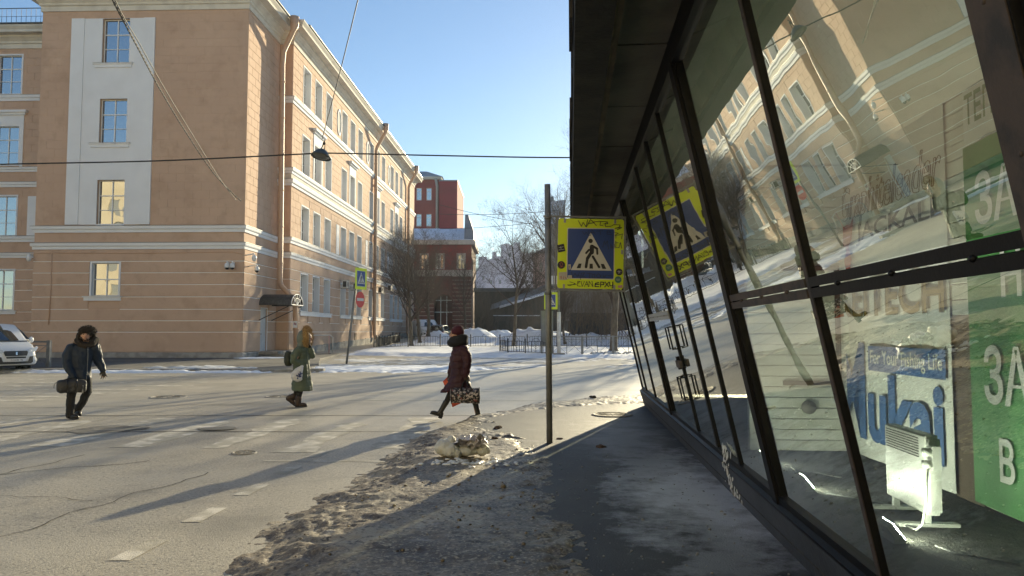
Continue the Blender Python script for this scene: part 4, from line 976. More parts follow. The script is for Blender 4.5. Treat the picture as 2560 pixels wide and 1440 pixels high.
b = MB(M); b.add([(xa, -.5, z2 + .7), (xb + .3, -.5, z2 + .7), (xb + .1, 6.5, z2 + 3.4), (xa, 6.5, z2 + 3.4)], [(0, 1, 2, 3)]); b.box(xa, 6.5, z2, xb, 6.6, z2 + 3.3); b.build('roof', SNR, t)
b = MB(M); b.prism([(X(1160, Y), z2 + .7), (xb + .3, z2 + .7), (xb + .3, z2 + 2.2), (X(1170, Y), z2 + 4.6), (X(1162, Y), z2 + 4.6)], -.2, 6.4); b.build('gable_wall', BLR, t)
# pale lilac houses
LIL = mat('pale_lilac_plaster', (.86, .84, .88), .95, (.76, .74, .78), .12, third=[((.52, .50, .53), .5, .6, .8, 6)])
Y = 215.0; M = Tr(0, Y, 0)
sil = [(1130, 800), (1130, 690), (1182, 690), (1196, 668), (1196, 642), (1217, 642), (1218, 650), (1230, 646), (1231, 630), (1240, 630), (1241, 641), (1252, 641), (1252, 612), (1268, 608), (1283, 615), (1284, 606), (1300, 606), (1301, 619), (1304, 630), (1318, 632), (1340, 633), (1375, 636), (1375, 800)]
t = bld('lilac_tenement', 'pale lilac tenement with stepped chimneys far away between the trees', M, (X(1260, Y), 5, 3))
b = MB(M); b.prism([(X(x, Y), max(0, Zp(y, Y))) for x, y in sil][::-1], 0, 14); b.build('wall', LIL, t)
for px, py in ((1275, 632), (1262, 648), (1326, 670), (1316, 700), (1208, 690), (1228, 700), (1290, 690), (1250, 700)):
    h = (X(px - 3, Y), Zp(py + 10, Y), X(px + 3, Y), Zp(py, Y)); q = MB(M); q.box(h[0], -.06, h[1], h[2], .05, h[3]); f = q.build('window', mat('grey_window_trim', (.36, .35, .36), .9), t); q = MB(M); q.box(h[0] + .12, -.075, h[1] + .12, h[2] - .12, -.065, h[3] - .12); q.build('pane', WGLASS2, f)
PNK = mat('pink_plaster', (.60, .40, .37), .95, (.52, .35, .32), .3)
Y = 170.0; M = Tr(0, Y, 0); t = bld('pink_house', 'pink house with one dark window behind the small crossing sign', M, (X(1360, Y), 5, 2))
b = MB(M); b.box(X(1336, Y), 0, 0, X(1400, Y), 12, Zp(634, Y)); b.build('wall', PNK, t)
b = MB(M); b.prism([(X(1334, Y), Zp(634, Y)), (X(1404, Y), Zp(634, Y)), (X(1404, Y), Zp(612, Y)), (X(1370, Y), Zp(615, Y))], -.3, 12); b.build('roof', BLR, t)
for px in (1353, 1385):
    h = (X(px - 4, Y), Zp(680, Y), X(px + 4, Y), Zp(656, Y)); q = MB(M); q.box(h[0], -.1, h[1], h[2], .0, h[3]); f = q.build('window', GRS, t); q = MB(M); q.box(h[0] + .1, -.12, h[1] + .1, h[2] - .1, -.101, h[3] - .1); q.build('pane', WGLASS2, f)
Y = 140.0; M = Tr(0, Y, 0); t = bld('grey_brick_tower_house', 'tall grey brick house with snowy blue roof behind the big sign pole', M, (X(1394, Y), 5, 2))
GBR = mat('grey_brick', (.24, .205, .19), .95, (.18, .155, .15), .6)
b = MB(M); b.box(X(1376, Y), 0, 0, X(1412, Y), 14, Zp(560, Y)); b.build('wall', GBR, t)
for i in range(1):
    for k in range(4):
        px = 1394 + i * 22; py = 585 + k * 60; h = (X(px - 5, Y), Zp(py + 26, Y), X(px + 5, Y), Zp(py, Y)); q = MB(M); q.box(h[0], -.1, h[1], h[2], 0, h[3]); f = q.build('window', GRS, t); q = MB(M); q.box(h[0] + .1, -.12, h[1] + .1, h[2] - .1, -.101, h[3] - .1); q.build('pane', WGLASS2, f)
b = MB(M); b.prism([(X(1374, Y), Zp(560, Y)), (X(1414, Y), Zp(560, Y)), (X(1414, Y), Zp(500, Y)), (X(1378, Y), Zp(505, Y))], -.4, 9); b.build('roof', mat('snowy_blue_roof', (.50, .58, .74), .7, (.22, .30, .42), .35, .45, .6), t)
b = MB(M); b.box(X(1379, Y), 1, Zp(505, Y), X(1386, Y), 3, Zp(488, Y)); b.build('chimney', BLR, t)
b = MB(M); b.box(X(1412, Y) + .02, .5, 0, X(1640, Y), 12, Zp(668, Y)); b.build('low_wing', GBR, t)
# house across the street behind the viewer (seen in the front windows)
M = Rz(2) @ Tr(-24, -21, 0) @ Rz(180); t = bld('yellow_apartment_house', 'yellow apartment house across the street, reflected in the front windows of the peach building', M, (0, 4, 0))
YEL = mat('yellow_plaster', (.64, .56, .40), .9, (.58, .50, .35), .5)
hl = [(-44 + 4 * i, 2.5 + 4.2 * k, -42.4 + 4 * i, 5.0 + 4.2 * k) for i in range(22) for k in range(5)]
b = MB(M); holes_wall(b, -47, 47, 0, 24, hl, .3); b.build('wall', YEL, t)
b = MB(M)
for h in hl: b.add([(h[0], .25, h[1]), (h[2], .25, h[1]), (h[2], .25, h[3]), (h[0], .25, h[3])], [(0, 1, 2, 3)])
b.build('window_glass', WGLASS2, t)
b = MB(M); b.box(-47, .3, 0, 47, 14, 24); b.prism([(-47, 24), (47, 24), (39, 29), (-39, 29)], .4, 13); b.build('rear', ROOFM, t)
for x in (-14, -4, 9, 20, 32, 45): q = MB(M); q.prism([(x - 2.2, 24), (x + 2.2, 24), (x + 2.2, 26), (x, 28.4), (x - 2.2, 26)], 0, 3); q.build('dormer', YEL, t)

# sheds and timber fence at the back of the square
WOOD = mat('dark_weathered_wood', (.045, .038, .032), .9, (.075, .065, .055), 1.5, stretch=(1, 1, .2)); 
Y = 92.0; M = Tr(0, Y, 0); t = thing('timber_shed', 'dark low shed with snow along its sloping roof edge behind the timber fence', 'shed', (X(1300, Y), Y + 3, 1))
zb = 0; b = MB(M); b.prism([(X(1230, Y), 0), (X(1380, Y), 0), (X(1380, Y), Zp(728, Y)), (X(1245, Y), Zp(772, Y)), (X(1230, Y), Zp(780, Y))], 0, 8); b.build('wall', WOOD, t)
b = MB(M)
for i in range(14): x = X(1240 + i * 10, Y); b.box(x, -.04, .5, x + .04, 0, Zp(770 - i * 3.2, Y))
b.build('batten', mat('grey_batten', (.10, .09, .08), .9), t)
b = MB(M); b.add([(X(1225, Y), -1.0, Zp(776, Y)), (X(1390, Y), -1.0, Zp(727, Y)), (X(1390, Y), 8, Zp(695, Y)), (X(1225, Y), 8, Zp(755, Y))], [(0, 1, 2, 3)]); b.build('roof', mat('grey_felt_roof', (.14, .14, .145), .9, (.2, .2, .21), 1), t)
b = MB(M); b.add([(X(1248, Y), -1.05, Zp(770, Y)), (X(1390, Y), -1.05, Zp(728, Y)), (X(1390, Y), .9, Zp(719, Y)), (X(1300, Y), .1, Zp(750, Y))], [(0, 1, 2, 3)]); b.tube([(X(1248, Y), -1.05, Zp(769, Y)), (X(1390, Y), -1.05, Zp(727, Y))], .14, 6); b.build('roof_snow', SNR, t)
Y = 96.0; M = Tr(0, Y, 0); t = thing('long_shed', 'long dark shed with flat black roof between the red house and the timber shed', 'shed', (X(1250, Y), Y + 6, 1))
b = MB(M); b.box(X(1182, Y), 4, 0, X(1420, Y), 12, Zp(725, Y)); b.build('wall', WOOD, t)
b = MB(M); b.box(X(1180, Y), 3.6, Zp(725, Y), X(1425, Y), 12.2, Zp(716, Y)); b.build('roof', ROOFM, t)
Y = 84.0; M = Tr(0, Y, 0); t = thing('timber_fence', 'dark timber plank fence with snow on its top rail behind the snow heaps', 'fence', (X(1310, Y), Y, zg(Y)))
x = X(1233, Y); i = 0; PLK = mat('dark_plank', (.050, .043, .036), .9, (.085, .075, .062), 2, stretch=(1, 1, .15))
while x < X(1425, Y):
    q = MB(M); q.cbox(x, -.03, zg(Y) - .2, x + .27, .0, Zp(802, Y) + rnd.uniform(-.04, .04), .012); q.build('plank', PLK, t); x += .30
for px in (1236, 1275, 1318, 1360, 1400): q = MB(M); q.box(X(px, Y) - .1, .0, 0, X(px, Y) + .1, .2, Zp(788, Y)); q.build('post', WOOD, t)
q = MB(M); q.box(X(1233, Y), -.02, Zp(790, Y) - .1, X(1425, Y), .1, Zp(790, Y)); q.build('rail', WOOD, t)
q = MB(M); q.box(X(1233, Y), -.05, Zp(790, Y) + .002, X(1350, Y), .13, Zp(790, Y) + .09); q.build('rail_snow', SNR, t)
Y = 70.0; M = Tr(0, Y, 0); t = thing('dark_panel_fence', 'dark blue-black panel fence behind the bushes on the right', 'fence', (X(1490, Y), Y, zg(Y)))
for i in range(22):
    q = MB(M); x = X(1425, Y) + i * .37; q.cbox(x, -.03, 0.1, x + .35, 0, Zp(782, Y), .012); q.build('panel', mat('blue_black_panel', (.022, .024, .032), .7), t)
q = MB(M); q.box(X(1425, Y), 0.01, 0.1, X(1425, Y) + 8.2, .1, Zp(785, Y)); q.build('rail', WOOD, t)

# ---------------------------------------------------------------- trees
BARK = mat('bark', (.085, .066, .048), .95, (.14, .115, .085), 9, bump=.6, bscale=30, bdist=.02, stretch=(1, 1, .3)); TWIG = mat('twig', (.075, .055, .043), .95); TWIGY = mat('brown_twig', (.105, .075, .05), .95)
def grow(tb, cb, p, d, L, r, lev, maxlev, R, up, kids, wig, ang, first=False):
    n = 5 if lev == 0 else (4 if lev < 3 else 3); pts = [p.copy()]; rr = [r]; dirs = []
    tip = r * (.30 if lev == 0 else .35)
    for i in range(n):
        d = (d + Vector((R.gauss(0, wig), R.gauss(0, wig), R.gauss(0, wig) * .5 + up))).normalized(); p = p + d * (L / n); pts.append(p.copy()); dirs.append(d.copy()); rr.append(r + (tip - r) * (i + 1) / n)
    (tb if lev == 0 else cb).tube(pts, rr, 8 if lev == 0 else (5 if lev < 2 else 3), cap=False)
    if lev >= maxlev: return
    k = kids[min(lev, len(kids) - 1)]
    for j in range(k):
        t = (R.uniform(.26, 1.0) if lev == 0 else R.uniform(.2, 1.0)); f = t * n; i = min(int(f), n - 1); q = pts[i].lerp(pts[i + 1], f - i); dd = dirs[i]
        a = R.uniform(0, 6.283); o = dd.orthogonal().normalized(); o = Matrix.Rotation(a, 3, dd) @ o; th = math.radians(R.uniform(*ang))
        nd = (dd * math.cos(th) + o * math.sin(th)).normalized()
        rl = rr[i] + (rr[i + 1] - rr[i]) * (f - i)
        grow(tb, cb, q, nd, L * R.uniform(.38, .62) * (1.15 - .45 * t if lev == 0 else 1), max(.004, rl * R.uniform(.42, .62)), lev + 1, maxlev, R, up, kids, wig, ang)
def tree(label, x, y, H, seed, r=.14, lean=(0, 0), kids=(15, 7, 6, 4), lev=4, ang=(28, 55), up=.05, wig=.07, tw=TWIG, z=None, name='bare_tree', group='bare street trees in the square'):
    z = (fz(x, y) if z is None else z) - .08
    t = thing(name, label, 'tree', (x, y, z), 0, group); tb, cb = MB(), MB()
    grow(tb, cb, Vector((x, y, z)), Vector((lean[0], lean[1], 1)).normalized(), H * .66, r, 0, lev, random.Random(seed), up, kids, wig, ang)
    tb.tube([(x, y, z), (x + lean[0] * .2, y, z + .25)], [r * 1.5, r * 1.0], 8, cap=False)
    tb.build('trunk', BARK, t); cb.build('crown', tw, t); return t
def ptree(label, px, Y, top, seed, **k):
    x = X(px, Y); z = fz(x, Y); H = (A(px, top, Y).z - z); return tree(label, x, Y, H, seed, **k)
ptree('bare tree nearest the peach facade, leftmost of the three behind the iron fence', 1029, 61, 545, 11, r=.17, lean=(.05, 0), kids=(19, 9, 7, 5))
ptree('middle one of the three bare trees left of the walking woman', 1050, 67, 520, 12, r=.17, lean=(.02, 0), kids=(18, 9, 7, 5))
ptree('rightmost of the three bare trees close to the parked white van', 1071, 72, 535, 13, r=.18, lean=(.03, .02), kids=(18, 9, 7, 5))
ptree('slim bare tree in front of the right end of the red house', 1160, 80, 560, 14, r=.15, kids=(17, 8, 7, 4))
ptree('bare tree with a clear spreading crown alone on the snow before the shed', 1284, 59, 478, 15, r=.15, lean=(.06, 0), kids=(20, 9, 7, 4), ang=(30, 58))
ptree('very tall pale bare tree rising behind the big sign pole', 1412, 118, 400, 16, r=.38, kids=(24, 10, 7, 5), tw=TWIGY)
ptree('thin bare tree standing between the big sign pole and the lamp post', 1412, 62, 640, 17, r=.12, kids=(17, 8, 7, 4))
ptree('thick-trunked tree beside the steel barrier at the end of the glass pavilion', 1533, 50, 300, 18, r=.27, kids=(18, 8, 6, 4))
ptree('tall bare tree far behind the timber fence, left of the sign pole', 1345, 100, 560, 19, r=.2, kids=(19, 9, 7, 5))
tree('bare tree hidden mostly by the pavilion, farther right in the square', 11.5, 50, 11, 21, r=.2, kids=(14, 7, 5, 3))
tree('bare tree on the right behind the pavilion, shading the crossing', 15.5, 61, 13, 22, r=.22, kids=(14, 7, 5, 3))
def bush(label, px, Y, w, h, seed, n=26, m=TWIGY):
    R = random.Random(seed); x = X(px, Y); z = fz(x, Y); t = thing('bush', label, 'bush', (x, Y, z), 0, 'leafless bushes before the timber fence'); b = MB()
    for i in range(n):
        p = Vector((x + R.gauss(0, w * .28), Y + R.gauss(0, w * .2), z)); d = Vector((R.gauss(0, .35), R.gauss(0, .3), 1)).normalized()
        grow(b, b, p, d, h * R.uniform(.6, 1.0), .022, 1, 3, R, .02, (0, 7, 5), .10, (22, 50))
    b.build('twigs', m, t)
bush('leafless bush against the right corner of the red house', 1195, 82, 4.0, 6.5, 1, 30)
bush('leafless bush on the snow heap in front of the shed', 1235, 86, 4.0, 4.6, 2)
bush('tall brown leafless thicket behind the lamp post', 1440, 66, 4.5, 6.5, 3, 40)
bush('brown leafless thicket before the dark panel fence', 1490, 64, 4.0, 5.5, 4, 40)
bush('leafless thicket beside the thick tree trunk', 1545, 60, 3.5, 5.0, 5, 30)
bush('small leafless bush at the timber fence left of the utility box', 1330, 80, 3.0, 3.4, 6)

# ---------------------------------------------------------------- fences, posts, signs, wires
FEN = mat('black_fence_iron', (.016, .016, .018), .6); GALV = mat('galvanised_steel', (.20, .21, .22), .55, (.15, .155, .16), 4, metal=.3); POLE = mat('grey_pole', (.24, .245, .25), .5, (.18, .185, .19), 6, metal=.3)
def fence_panel_meshes(L, h):
    bar = MB(); bar.box(-.011, -.011, .14, .011, .011, h - .10); 
    rail = MB(); rail.box(.05, -.014, .10, L - .05, .014, .14); rail.box(.22, -.014, h - .10, L - .22, .014, h - .07); rail.box(.05, -.012, h - .16, .22, .012, h - .135); rail.box(L - .22, -.012, h - .16, L - .05, .012, h - .135)
    for s, x in ((1, .13), (-1, L - .13)): rail.tube([(x + .09 * math.cos(a), 0, h - .09 - .05 * math.sin(a)) for a in [i * math.pi / 6 for i in range(7)]], .010, 4)
    o = MB(); c = L / 2
    o.tube([(c - .28, 0, .14), (c - .28, 0, h - .16)] + [(c + .28 * math.cos(a), 0, h - .16 + .28 * math.sin(a)) for a in [math.pi - i * math.pi / 10 for i in range(11)]] + [(c + .28, 0, .14)], .013, 5)
    o.tube([(c, 0, .14), (c, 0, h - .05)], .017, 5)
    for s in (-1, 1):
        for k in range(4): o.tube([(c, 0, .34 + .11 * k), (c + s * .10, 0, .43 + .11 * k), (c + s * (.24 - .03 * k), 0, .50 + .12 * k)], .010, 4)
        o.tube([(c + s * (.12 + .06 * math.cos(a)), 0, .21 + .06 * math.sin(a)) for a in [i * math.pi / 5 for i in range(8)]], .009, 4)
    post = MB(); post.box(-.04, -.04, -.15, .04, .04, h + .0); post.box(-.05, -.05, h, .05, .05, h + .03); post.ell((0, 0, h + .06), (.04, .04, .045), 8, 6)
    return bar.mesh('bar', FEN), rail.mesh('rail', FEN), o.mesh('tree_ornament', FEN), post.mesh('post', FEN)
def iron_fence(label, pts, h, name='iron_fence'):
    c = pts[0]; t = thing(name, label, 'fence', (c[0], c[1], c[2]))
    for i in range(len(pts)):
        p = Vector(pts[i]); L = (Vector(pts[min(i + 1, len(pts) - 1)]) - p).length or 2.5
        key = round(L, 1); m = FPM.setdefault((key, h), None) or fence_panel_meshes(key, h); FPM[(key, h)] = m
        inst(m[3], 'post', t, Tr(*p))
        if i == len(pts) - 1: break
        d = Vector(pts[i + 1]) - p; Mx = Tr(*p) @ Matrix.Rotation(math.atan2(d.y, d.x), 4, 'Z'); Mx = Mx @ Matrix.Rotation(-math.asin(max(-1, min(1, d.z / d.length))), 4, 'Y')
        inst(m[1], 'rail', t, Mx); inst(m[2], 'tree_ornament', t, Mx)
        n = max(4, round(key / .19))
        for k in range(1, n):
            x = key * k / n
            if abs(x - key / 2) > .29 and .1 < x < key - .1: inst(m[0], 'bar', t, Mx @ Tr(x, 0, 0))
FPM = {}
def fp(px, Y): x = X(px, Y); return (x, Y, fz(x, Y) - .05)
iron_fence('long low black iron fence with tree ornaments along the front of the snowy square', [fp(px, 57.5) for px in (936, 1021, 1101, 1177, 1250, 1318, 1392, 1466, 1540, 1614)], .92)
iron_fence('short black iron fence running back along the driveway from the corner post', [(X(936, 57.5) + .12, 57.9, fz(X(936, 57.5), 57.9) - .05)] + [fp(px, Y) for px, Y in ((950, 61), (963, 64.6), (977, 68.4), (989, 72), (1000, 75.6))], .92)
iron_fence('nearer black iron fence between the square and the utility box', [fp(px, Y) for px, Y in ((1250, 50.2), (1270, 48.4)) ] + [fp(px, Y) for px, Y in ((1313, 47.0), (1365, 46.5))], .88)
# steel guard railing
t = thing('guard_railing', 'grey steel guard railing with crossed bars in front of the snow by the lamp post', 'railing', fp(1455, 46.4))
pxs = (1378, 1455, 1532, 1609)
for i, px in enumerate(pxs):
    p = Vector(fp(px, 46.4)); q = MB(Tr(*p)); q.box(-.07, -.07, -.1, .07, .07, 1.18); q.build('post', GALV, t)
    if i < 3:
        e = Vector(fp(pxs[i + 1], 46.4)); m_ = (p + e) / 2
        q = MB(); q.bar(p + Vector((.07, 0, 1.12)), e + Vector((-.07, 0, 1.12)), .07, .07); q.bar(p + Vector((.07, 0, .96)), e + Vector((-.07, 0, .96)), .03, .03); q.build('rail', GALV, t)
        q = MB(); q.bar(m_ + Vector((0, 0, .06)), m_ + Vector((0, 0, .96)), .035); q.build('middle_bar', GALV, t)
        for a, c in ((p, m_), (m_, e)):
            for s in (0, 1):
                z0, z1 = (.08, .95) if s else (.95, .08); q = MB(); q.bar(a + Vector((.03, .02 * s, z0)), c + Vector((-.03, .02 * s, z1)), .03, .015); q.build('cross_bar', GALV, t)
t = thing('guard_railing', 'grey steel railing end beside the white van on the left', 'railing', A(128, 906, 31)[:])
p = G(128, 911, .12); p = Vector((X(126, 31), 31, .12)); q = MB(Tr(*p)); q.box(-.07, -.07, 0, .07, .07, 1.12); q.build('post', GALV, t)
e = p + Vector((-3.0, .1, 0)); q = MB(); q.bar(p + Vector((0, 0, 1.06)), e + Vector((0, 0, 1.06)), .07); q.bar(p + Vector((0, 0, .9)), e + Vector((0, 0, .9)), .03); q.build('rail', GALV, t)
for s in (0, 1): q = MB(); z0, z1 = (.1, .9) if s else (.9, .1); q.bar(p + Vector((-.1, .02 * s, z0)), p + Vector((-1.2, .02 * s, z1)), .03, .015); q.build('cross_bar', GALV, t)
q = MB(Tr(*e)); q.box(-.07, -.07, 0, .07, .07, 1.12); q.build('post', GALV, t)

YSG = mat('fluorescent_yellow', (.62, .74, .02), .5, emit=None); BSG = mat('sign_blue', (.010, .045, .22), .45); WSG = mat('sign_white', (.55, .54, .52), .5); KSG = mat('sign_black', (.008, .008, .012), .6); SRED = mat('sign_red', (.55, .03, .03), .5); SBK = mat('sign_back', (.3, .31, .32), .6)
def rrect(x0, z0, x1, z1, r, n=4):
    o = []
    for cx, cz, a0 in ((x1 - r, z0 + r, -90), (x1 - r, z1 - r, 0), (x0 + r, z1 - r, 90), (x0 + r, z0 + r, 180)):
        for i in range(n + 1): a = math.radians(a0 + 90 * i / n); o.append((cx + r * math.cos(a), cz + r * math.sin(a)))
    return o
def flat(M, poly, y, name, m, par):
    q = MB(M); q.add([(x, y, z) for x, z in poly], [tuple(range(len(poly)))]); return q.build(name, m, par)
def capsule(p, q, r, n=6):
    p = Vector(p); q = Vector(q); a = math.atan2(q.y - p.y, q.x - p.x); o = []
    for c, a0 in ((q, a - math.pi / 2), (p, a + math.pi / 2)):
        for i in range(n + 1): t = a0 + math.pi * i / n; o.append((c.x + r * math.cos(t), c.y + r * math.sin(t)))
    return o
def ped_sign(t, M, wd, hg, mirror=1, walker=True):
    """yellow plate with blue square, white triangle and the walking figure; local x-z, faces -y, centred"""
    w2, h2 = wd / 2, hg / 2
    q = MB(M); q.prism(rrect(-w2, -h2, w2, h2, .04 * wd), -.004, .004); pl = q.build('plate', YSG, t)
    k = wd / 1.0
    def P(x, z): return (mirror * (x - .5) * wd, (z - .5) * hg)
    def poly(pts): p = [P(*a) for a in pts]; return p if mirror > 0 else p[::-1]
    x0, x1, z0, z1 = .14, .862, .135, .868
    flat(M, rrect(*P(min(x0, x1), z0), *P(x1, z1), .02 * wd) if mirror > 0 else rrect(P(x1, 0)[0], P(0, z0)[1], P(x0, 0)[0], P(0, z1)[1], .02 * wd), -.0055, 'border', WSG, pl)
    x0, x1, z0, z1 = .152, .850, .147, .856
    flat(M, rrect(P(x0 if mirror > 0 else x1, 0)[0], P(0, z0)[1], P(x1 if mirror > 0 else x0, 0)[0], P(0, z1)[1], .018 * wd), -.0070, 'blue_field', BSG, pl)
    flat(M, poly([(.205, .262), (.822, .262), (.50, .805)]), -.0085, 'triangle', WSG, pl)
    if walker:
        y = -.0100
        for pts in ([(.29, .29), (.352, .29), (.366, .357), (.322, .357)], [(.485, .287), (.54, .287), (.533, .357), (.488, .357)], [(.682, .287), (.742, .287), (.702, .357), (.655, .357)]): flat(M, poly(pts), y, 'stripe', KSG, pl)
        q = MB(M); ns = 14; c = P(.497, .683); q.add([(c[0] + .034 * wd * math.cos(6.2832 * i / ns), y, c[1] + .034 * wd * math.sin(6.2832 * i / ns)) for i in range(ns)], [tuple(range(ns))])
        for a, c, r in (((.518, .60), (.518, .52), .033), ((.518, .53), (.452, .43), .024), ((.452, .43), (.434, .31), .021), ((.535, .46), (.632, .31), .018), ((.525, .612), (.597, .573), .018), ((.597, .573), (.602, .50), .0155), ((.475, .555), (.432, .508), .0155)):
            pp = capsule(P(*a), P(*c), r * wd); q.add([(x, y, z) for x, z in pp], [tuple(range(len(pp)))]); y -= .00012
        q.build('walking_figure', KSG, pl)
    return pl
def stroke(q, pts, wd, y):
    pts = [Vector(p) for p in pts]
    for a, c in zip(pts[:-1], pts[1:]):
        pp = capsule(a, c, wd / 2, 3); q.add([(x, y, z) for x, z in pp], [tuple(range(len(pp)))])
# big sign beside the pavement
bp = G(1374, 1100, .14); bx, by = bp.x, bp.y; Hp = A(1368, 461, by).z
t = thing('crossing_sign', 'big yellow-edged pedestrian crossing sign covered in graffiti and stickers on a grey pole', 'road sign', (bx, by, .1))
q = MB(); q.tube([(bx, by, 0.0), (bx - .02, by, Hp)], .042, 14); q.build('pole', POLE, t)
c = A(1476, 635, by - .02); dx = 1476 - 1370
MSg = Tr(*c) @ Rz(-2.0) @ Matrix.Rotation(math.radians(1.2), 4, 'Y') @ Tr(0, -.03, 0)
W_, H_ = .905, .965
ped_sign(t, MSg, W_, H_)
q = MB(MSg)
for z in (-H_ / 2 - .022, H_ / 2 + .030): q.box(-.66, .0, z - .011, W_ / 2 + .03, .025, z + .011)
for x in (-W_ / 2 - .022, W_ / 2 + .018): q.box(x - .011, .002, -H_ / 2 - .03, x + .011, .027, H_ / 2 + .038)
q.build('frame', GALV, t)
for x, z in ((-.36, .455), (.33, .45), (-.36, -.455), (.33, -.455), (.43, .03)):
    q = MB(MSg); q.box(x - .014, -.014, z - .03, x + .014, .0, z + .03); q.build('clip', SBK, t)
for zz in (Hp - .47, Hp - 1.52): q = MB(); q.tube([(bx - .015, by, zz - .02), (bx - .015, by, zz + .02)], .05, 14); q.build('pole_clamp', GALV, t)
# graffiti pen strokes (pixel grid of a close view mapped onto the plate)
def gp(x, y): return ((x - 660) / 1160 * W_, -(y - 715) / 1220 * H_)
def graffiti(strokes, wd, m, y):
    q = MB(MSg)
    for i, s_ in enumerate(strokes): stroke(q, [gp(*p) for p in s_], wd, y - i * .0001)
    q.build('graffiti', m, t)
INK = mat('marker_ink', (.012, .012, .014), .5); INK2 = mat('faded_marker_ink', (.012, .02, .06), .5)
graffiti([[(435, 140), (490, 240), (520, 170), (570, 245), (600, 120)], [(580, 245), (650, 115), (755, 225)], [(600, 195), (720, 170)], [(690, 155), (920, 145)], [(830, 150), (815, 215), (870, 215)], [(880, 190), (955, 185), (940, 150), (905, 190), (920, 240), (1010, 230), (1060, 200), (1170, 205), (1160, 240), (1080, 265), (1200, 250), (1120, 290)]], .0085, INK, -.0115)
graffiti([[(510, 330), (550, 385), (575, 340), (610, 385), (625, 300)], [(620, 395), (655, 395), (680, 300), (740, 380)], [(640, 350), (720, 345)], [(760, 320), (870, 310)], [(820, 310), (830, 380)], [(930, 330), (1010, 340), (960, 300), (940, 370), (1030, 375)], [(1060, 330), (1140, 350), (1080, 390), (1160, 380), (1215, 360), (1195, 450)], [(1100, 390), (1100, 440)]], .006, INK2, -.0125)
graffiti([[(870, 600), (900, 490), (920, 550), (950, 480), (970, 630)], [(1010, 540), (1015, 610), (1060, 605), (1020, 570)], [(1075, 540), (1085, 600)], [(1100, 490), (1100, 605), (1150, 600)], [(1090, 520), (1140, 515)], [(1155, 605), (1180, 510), (1205, 610)]], .007, INK2, -.0127)
graffiti([[(330, 1040), (350, 1140), (390, 1060), (430, 1120), (470, 1050), (440, 1100), (500, 1110)], [(490, 1170), (500, 1060), (560, 1050), (520, 1110), (580, 1130)], [(600, 1060), (690, 1060)], [(650, 1060), (650, 1140)], [(700, 1140), (690, 1080), (740, 1070), (730, 1140)], [(760, 1100), (800, 1060), (850, 1100), (800, 1140), (760, 1100)], [(880, 1080), (900, 1130), (940, 1080)], [(960, 1090), (1040, 1095)]], .008, INK2, -.0127)
graffiti([[(300, 1210), (400, 1240), (300, 1280), (260, 1265), (420, 1255)], [(440, 1240), (480, 1200), (440, 1200), (435, 1280), (490, 1285)], [(500, 1200), (520, 1290), (560, 1200)], [(560, 1290), (600, 1200), (630, 1290)], [(575, 1255), (625, 1250)], [(640, 1290), (640, 1195), (710, 1290), (690, 1190)]], .007, INK, -.0115)
graffiti([[(810, 1215), (750, 1230), (745, 1285), (810, 1285)], [(760, 1250), (820, 1245)], [(840, 1290), (845, 1205), (900, 1210), (895, 1250), (845, 1250)], [(920, 1205), (985, 1285)], [(985, 1205), (915, 1290)], [(1000, 1205), (1005, 1265), (1050, 1270), (1055, 1200), (1060, 1300), (1040, 1305)]], .013, INK, -.0115)
def sticker(name, poly, m, marks=None, mm=None):
    k = flat(MSg, [gp(*p) for p in poly][::-1], -.0122, name, m, t)
    if marks:
        q = MB(MSg)
        for i, s_ in enumerate(marks): stroke(q, [gp(*p) for p in s_], .006, -.0132 - i * .0001)
        q.build('sticker_print', mm, k)
circ = lambda cx, cy, r: [(cx + r * math.cos(6.2832 * i / 16), cy + r * math.sin(6.2832 * i / 16)) for i in range(16)]
STG = mat('sticker_grey', (.4, .4, .4), .6); STR = mat('sticker_red', (.35, .06, .05), .6)
sticker('sticker', [(65, 575), (185, 550), (215, 675), (90, 705)], mat('sticker_black', (.02, .02, .022), .6), [[(100, 620), (180, 600)], [(100, 660), (195, 645)], [(130, 600), (140, 640)]], STG)
sticker('sticker', circ(148, 920, 68), INK, [[(120, 900), (150, 870), (175, 910), (150, 950), (120, 900)], [(115, 960), (180, 950)]], STR)
sticker('sticker', [(105, 1050), (245, 1040), (255, 1180), (110, 1180)], mat('sticker_pale', (.45, .42, .38), .7), [[(125, 1130), (160, 1130)], [(150, 1115), (150, 1165)], [(190, 1120), (190, 1165)], [(215, 1125), (240, 1160)]], STR)
sticker('sticker', [(265, 1100), (335, 1095), (340, 1150), (270, 1155)], MATS['sticker_pale'])
sticker('sticker', [(268, 910), (312, 905), (318, 995), (278, 1000)], MATS['sticker_pale'], [[(285, 930), (300, 985)]], INK)
sticker('sticker', circ(1165, 1025, 60), INK, [[(1125, 1020), (1205, 1020)], [(1150, 1000), (1180, 1050)], [(1180, 1000), (1150, 1050)]], STG)
sticker('sticker', circ(1148, 1158, 60), mat('sticker_teal', (.05, .16, .13), .6), [[(1115, 1150), (1180, 1150)], [(1125, 1170), (1170, 1170)]], STG)
sticker('sticker', [(1145, 1260), (1225, 1250), (1220, 1300), (1150, 1300)], mat('sticker_pink', (.5, .25, .3), .6))
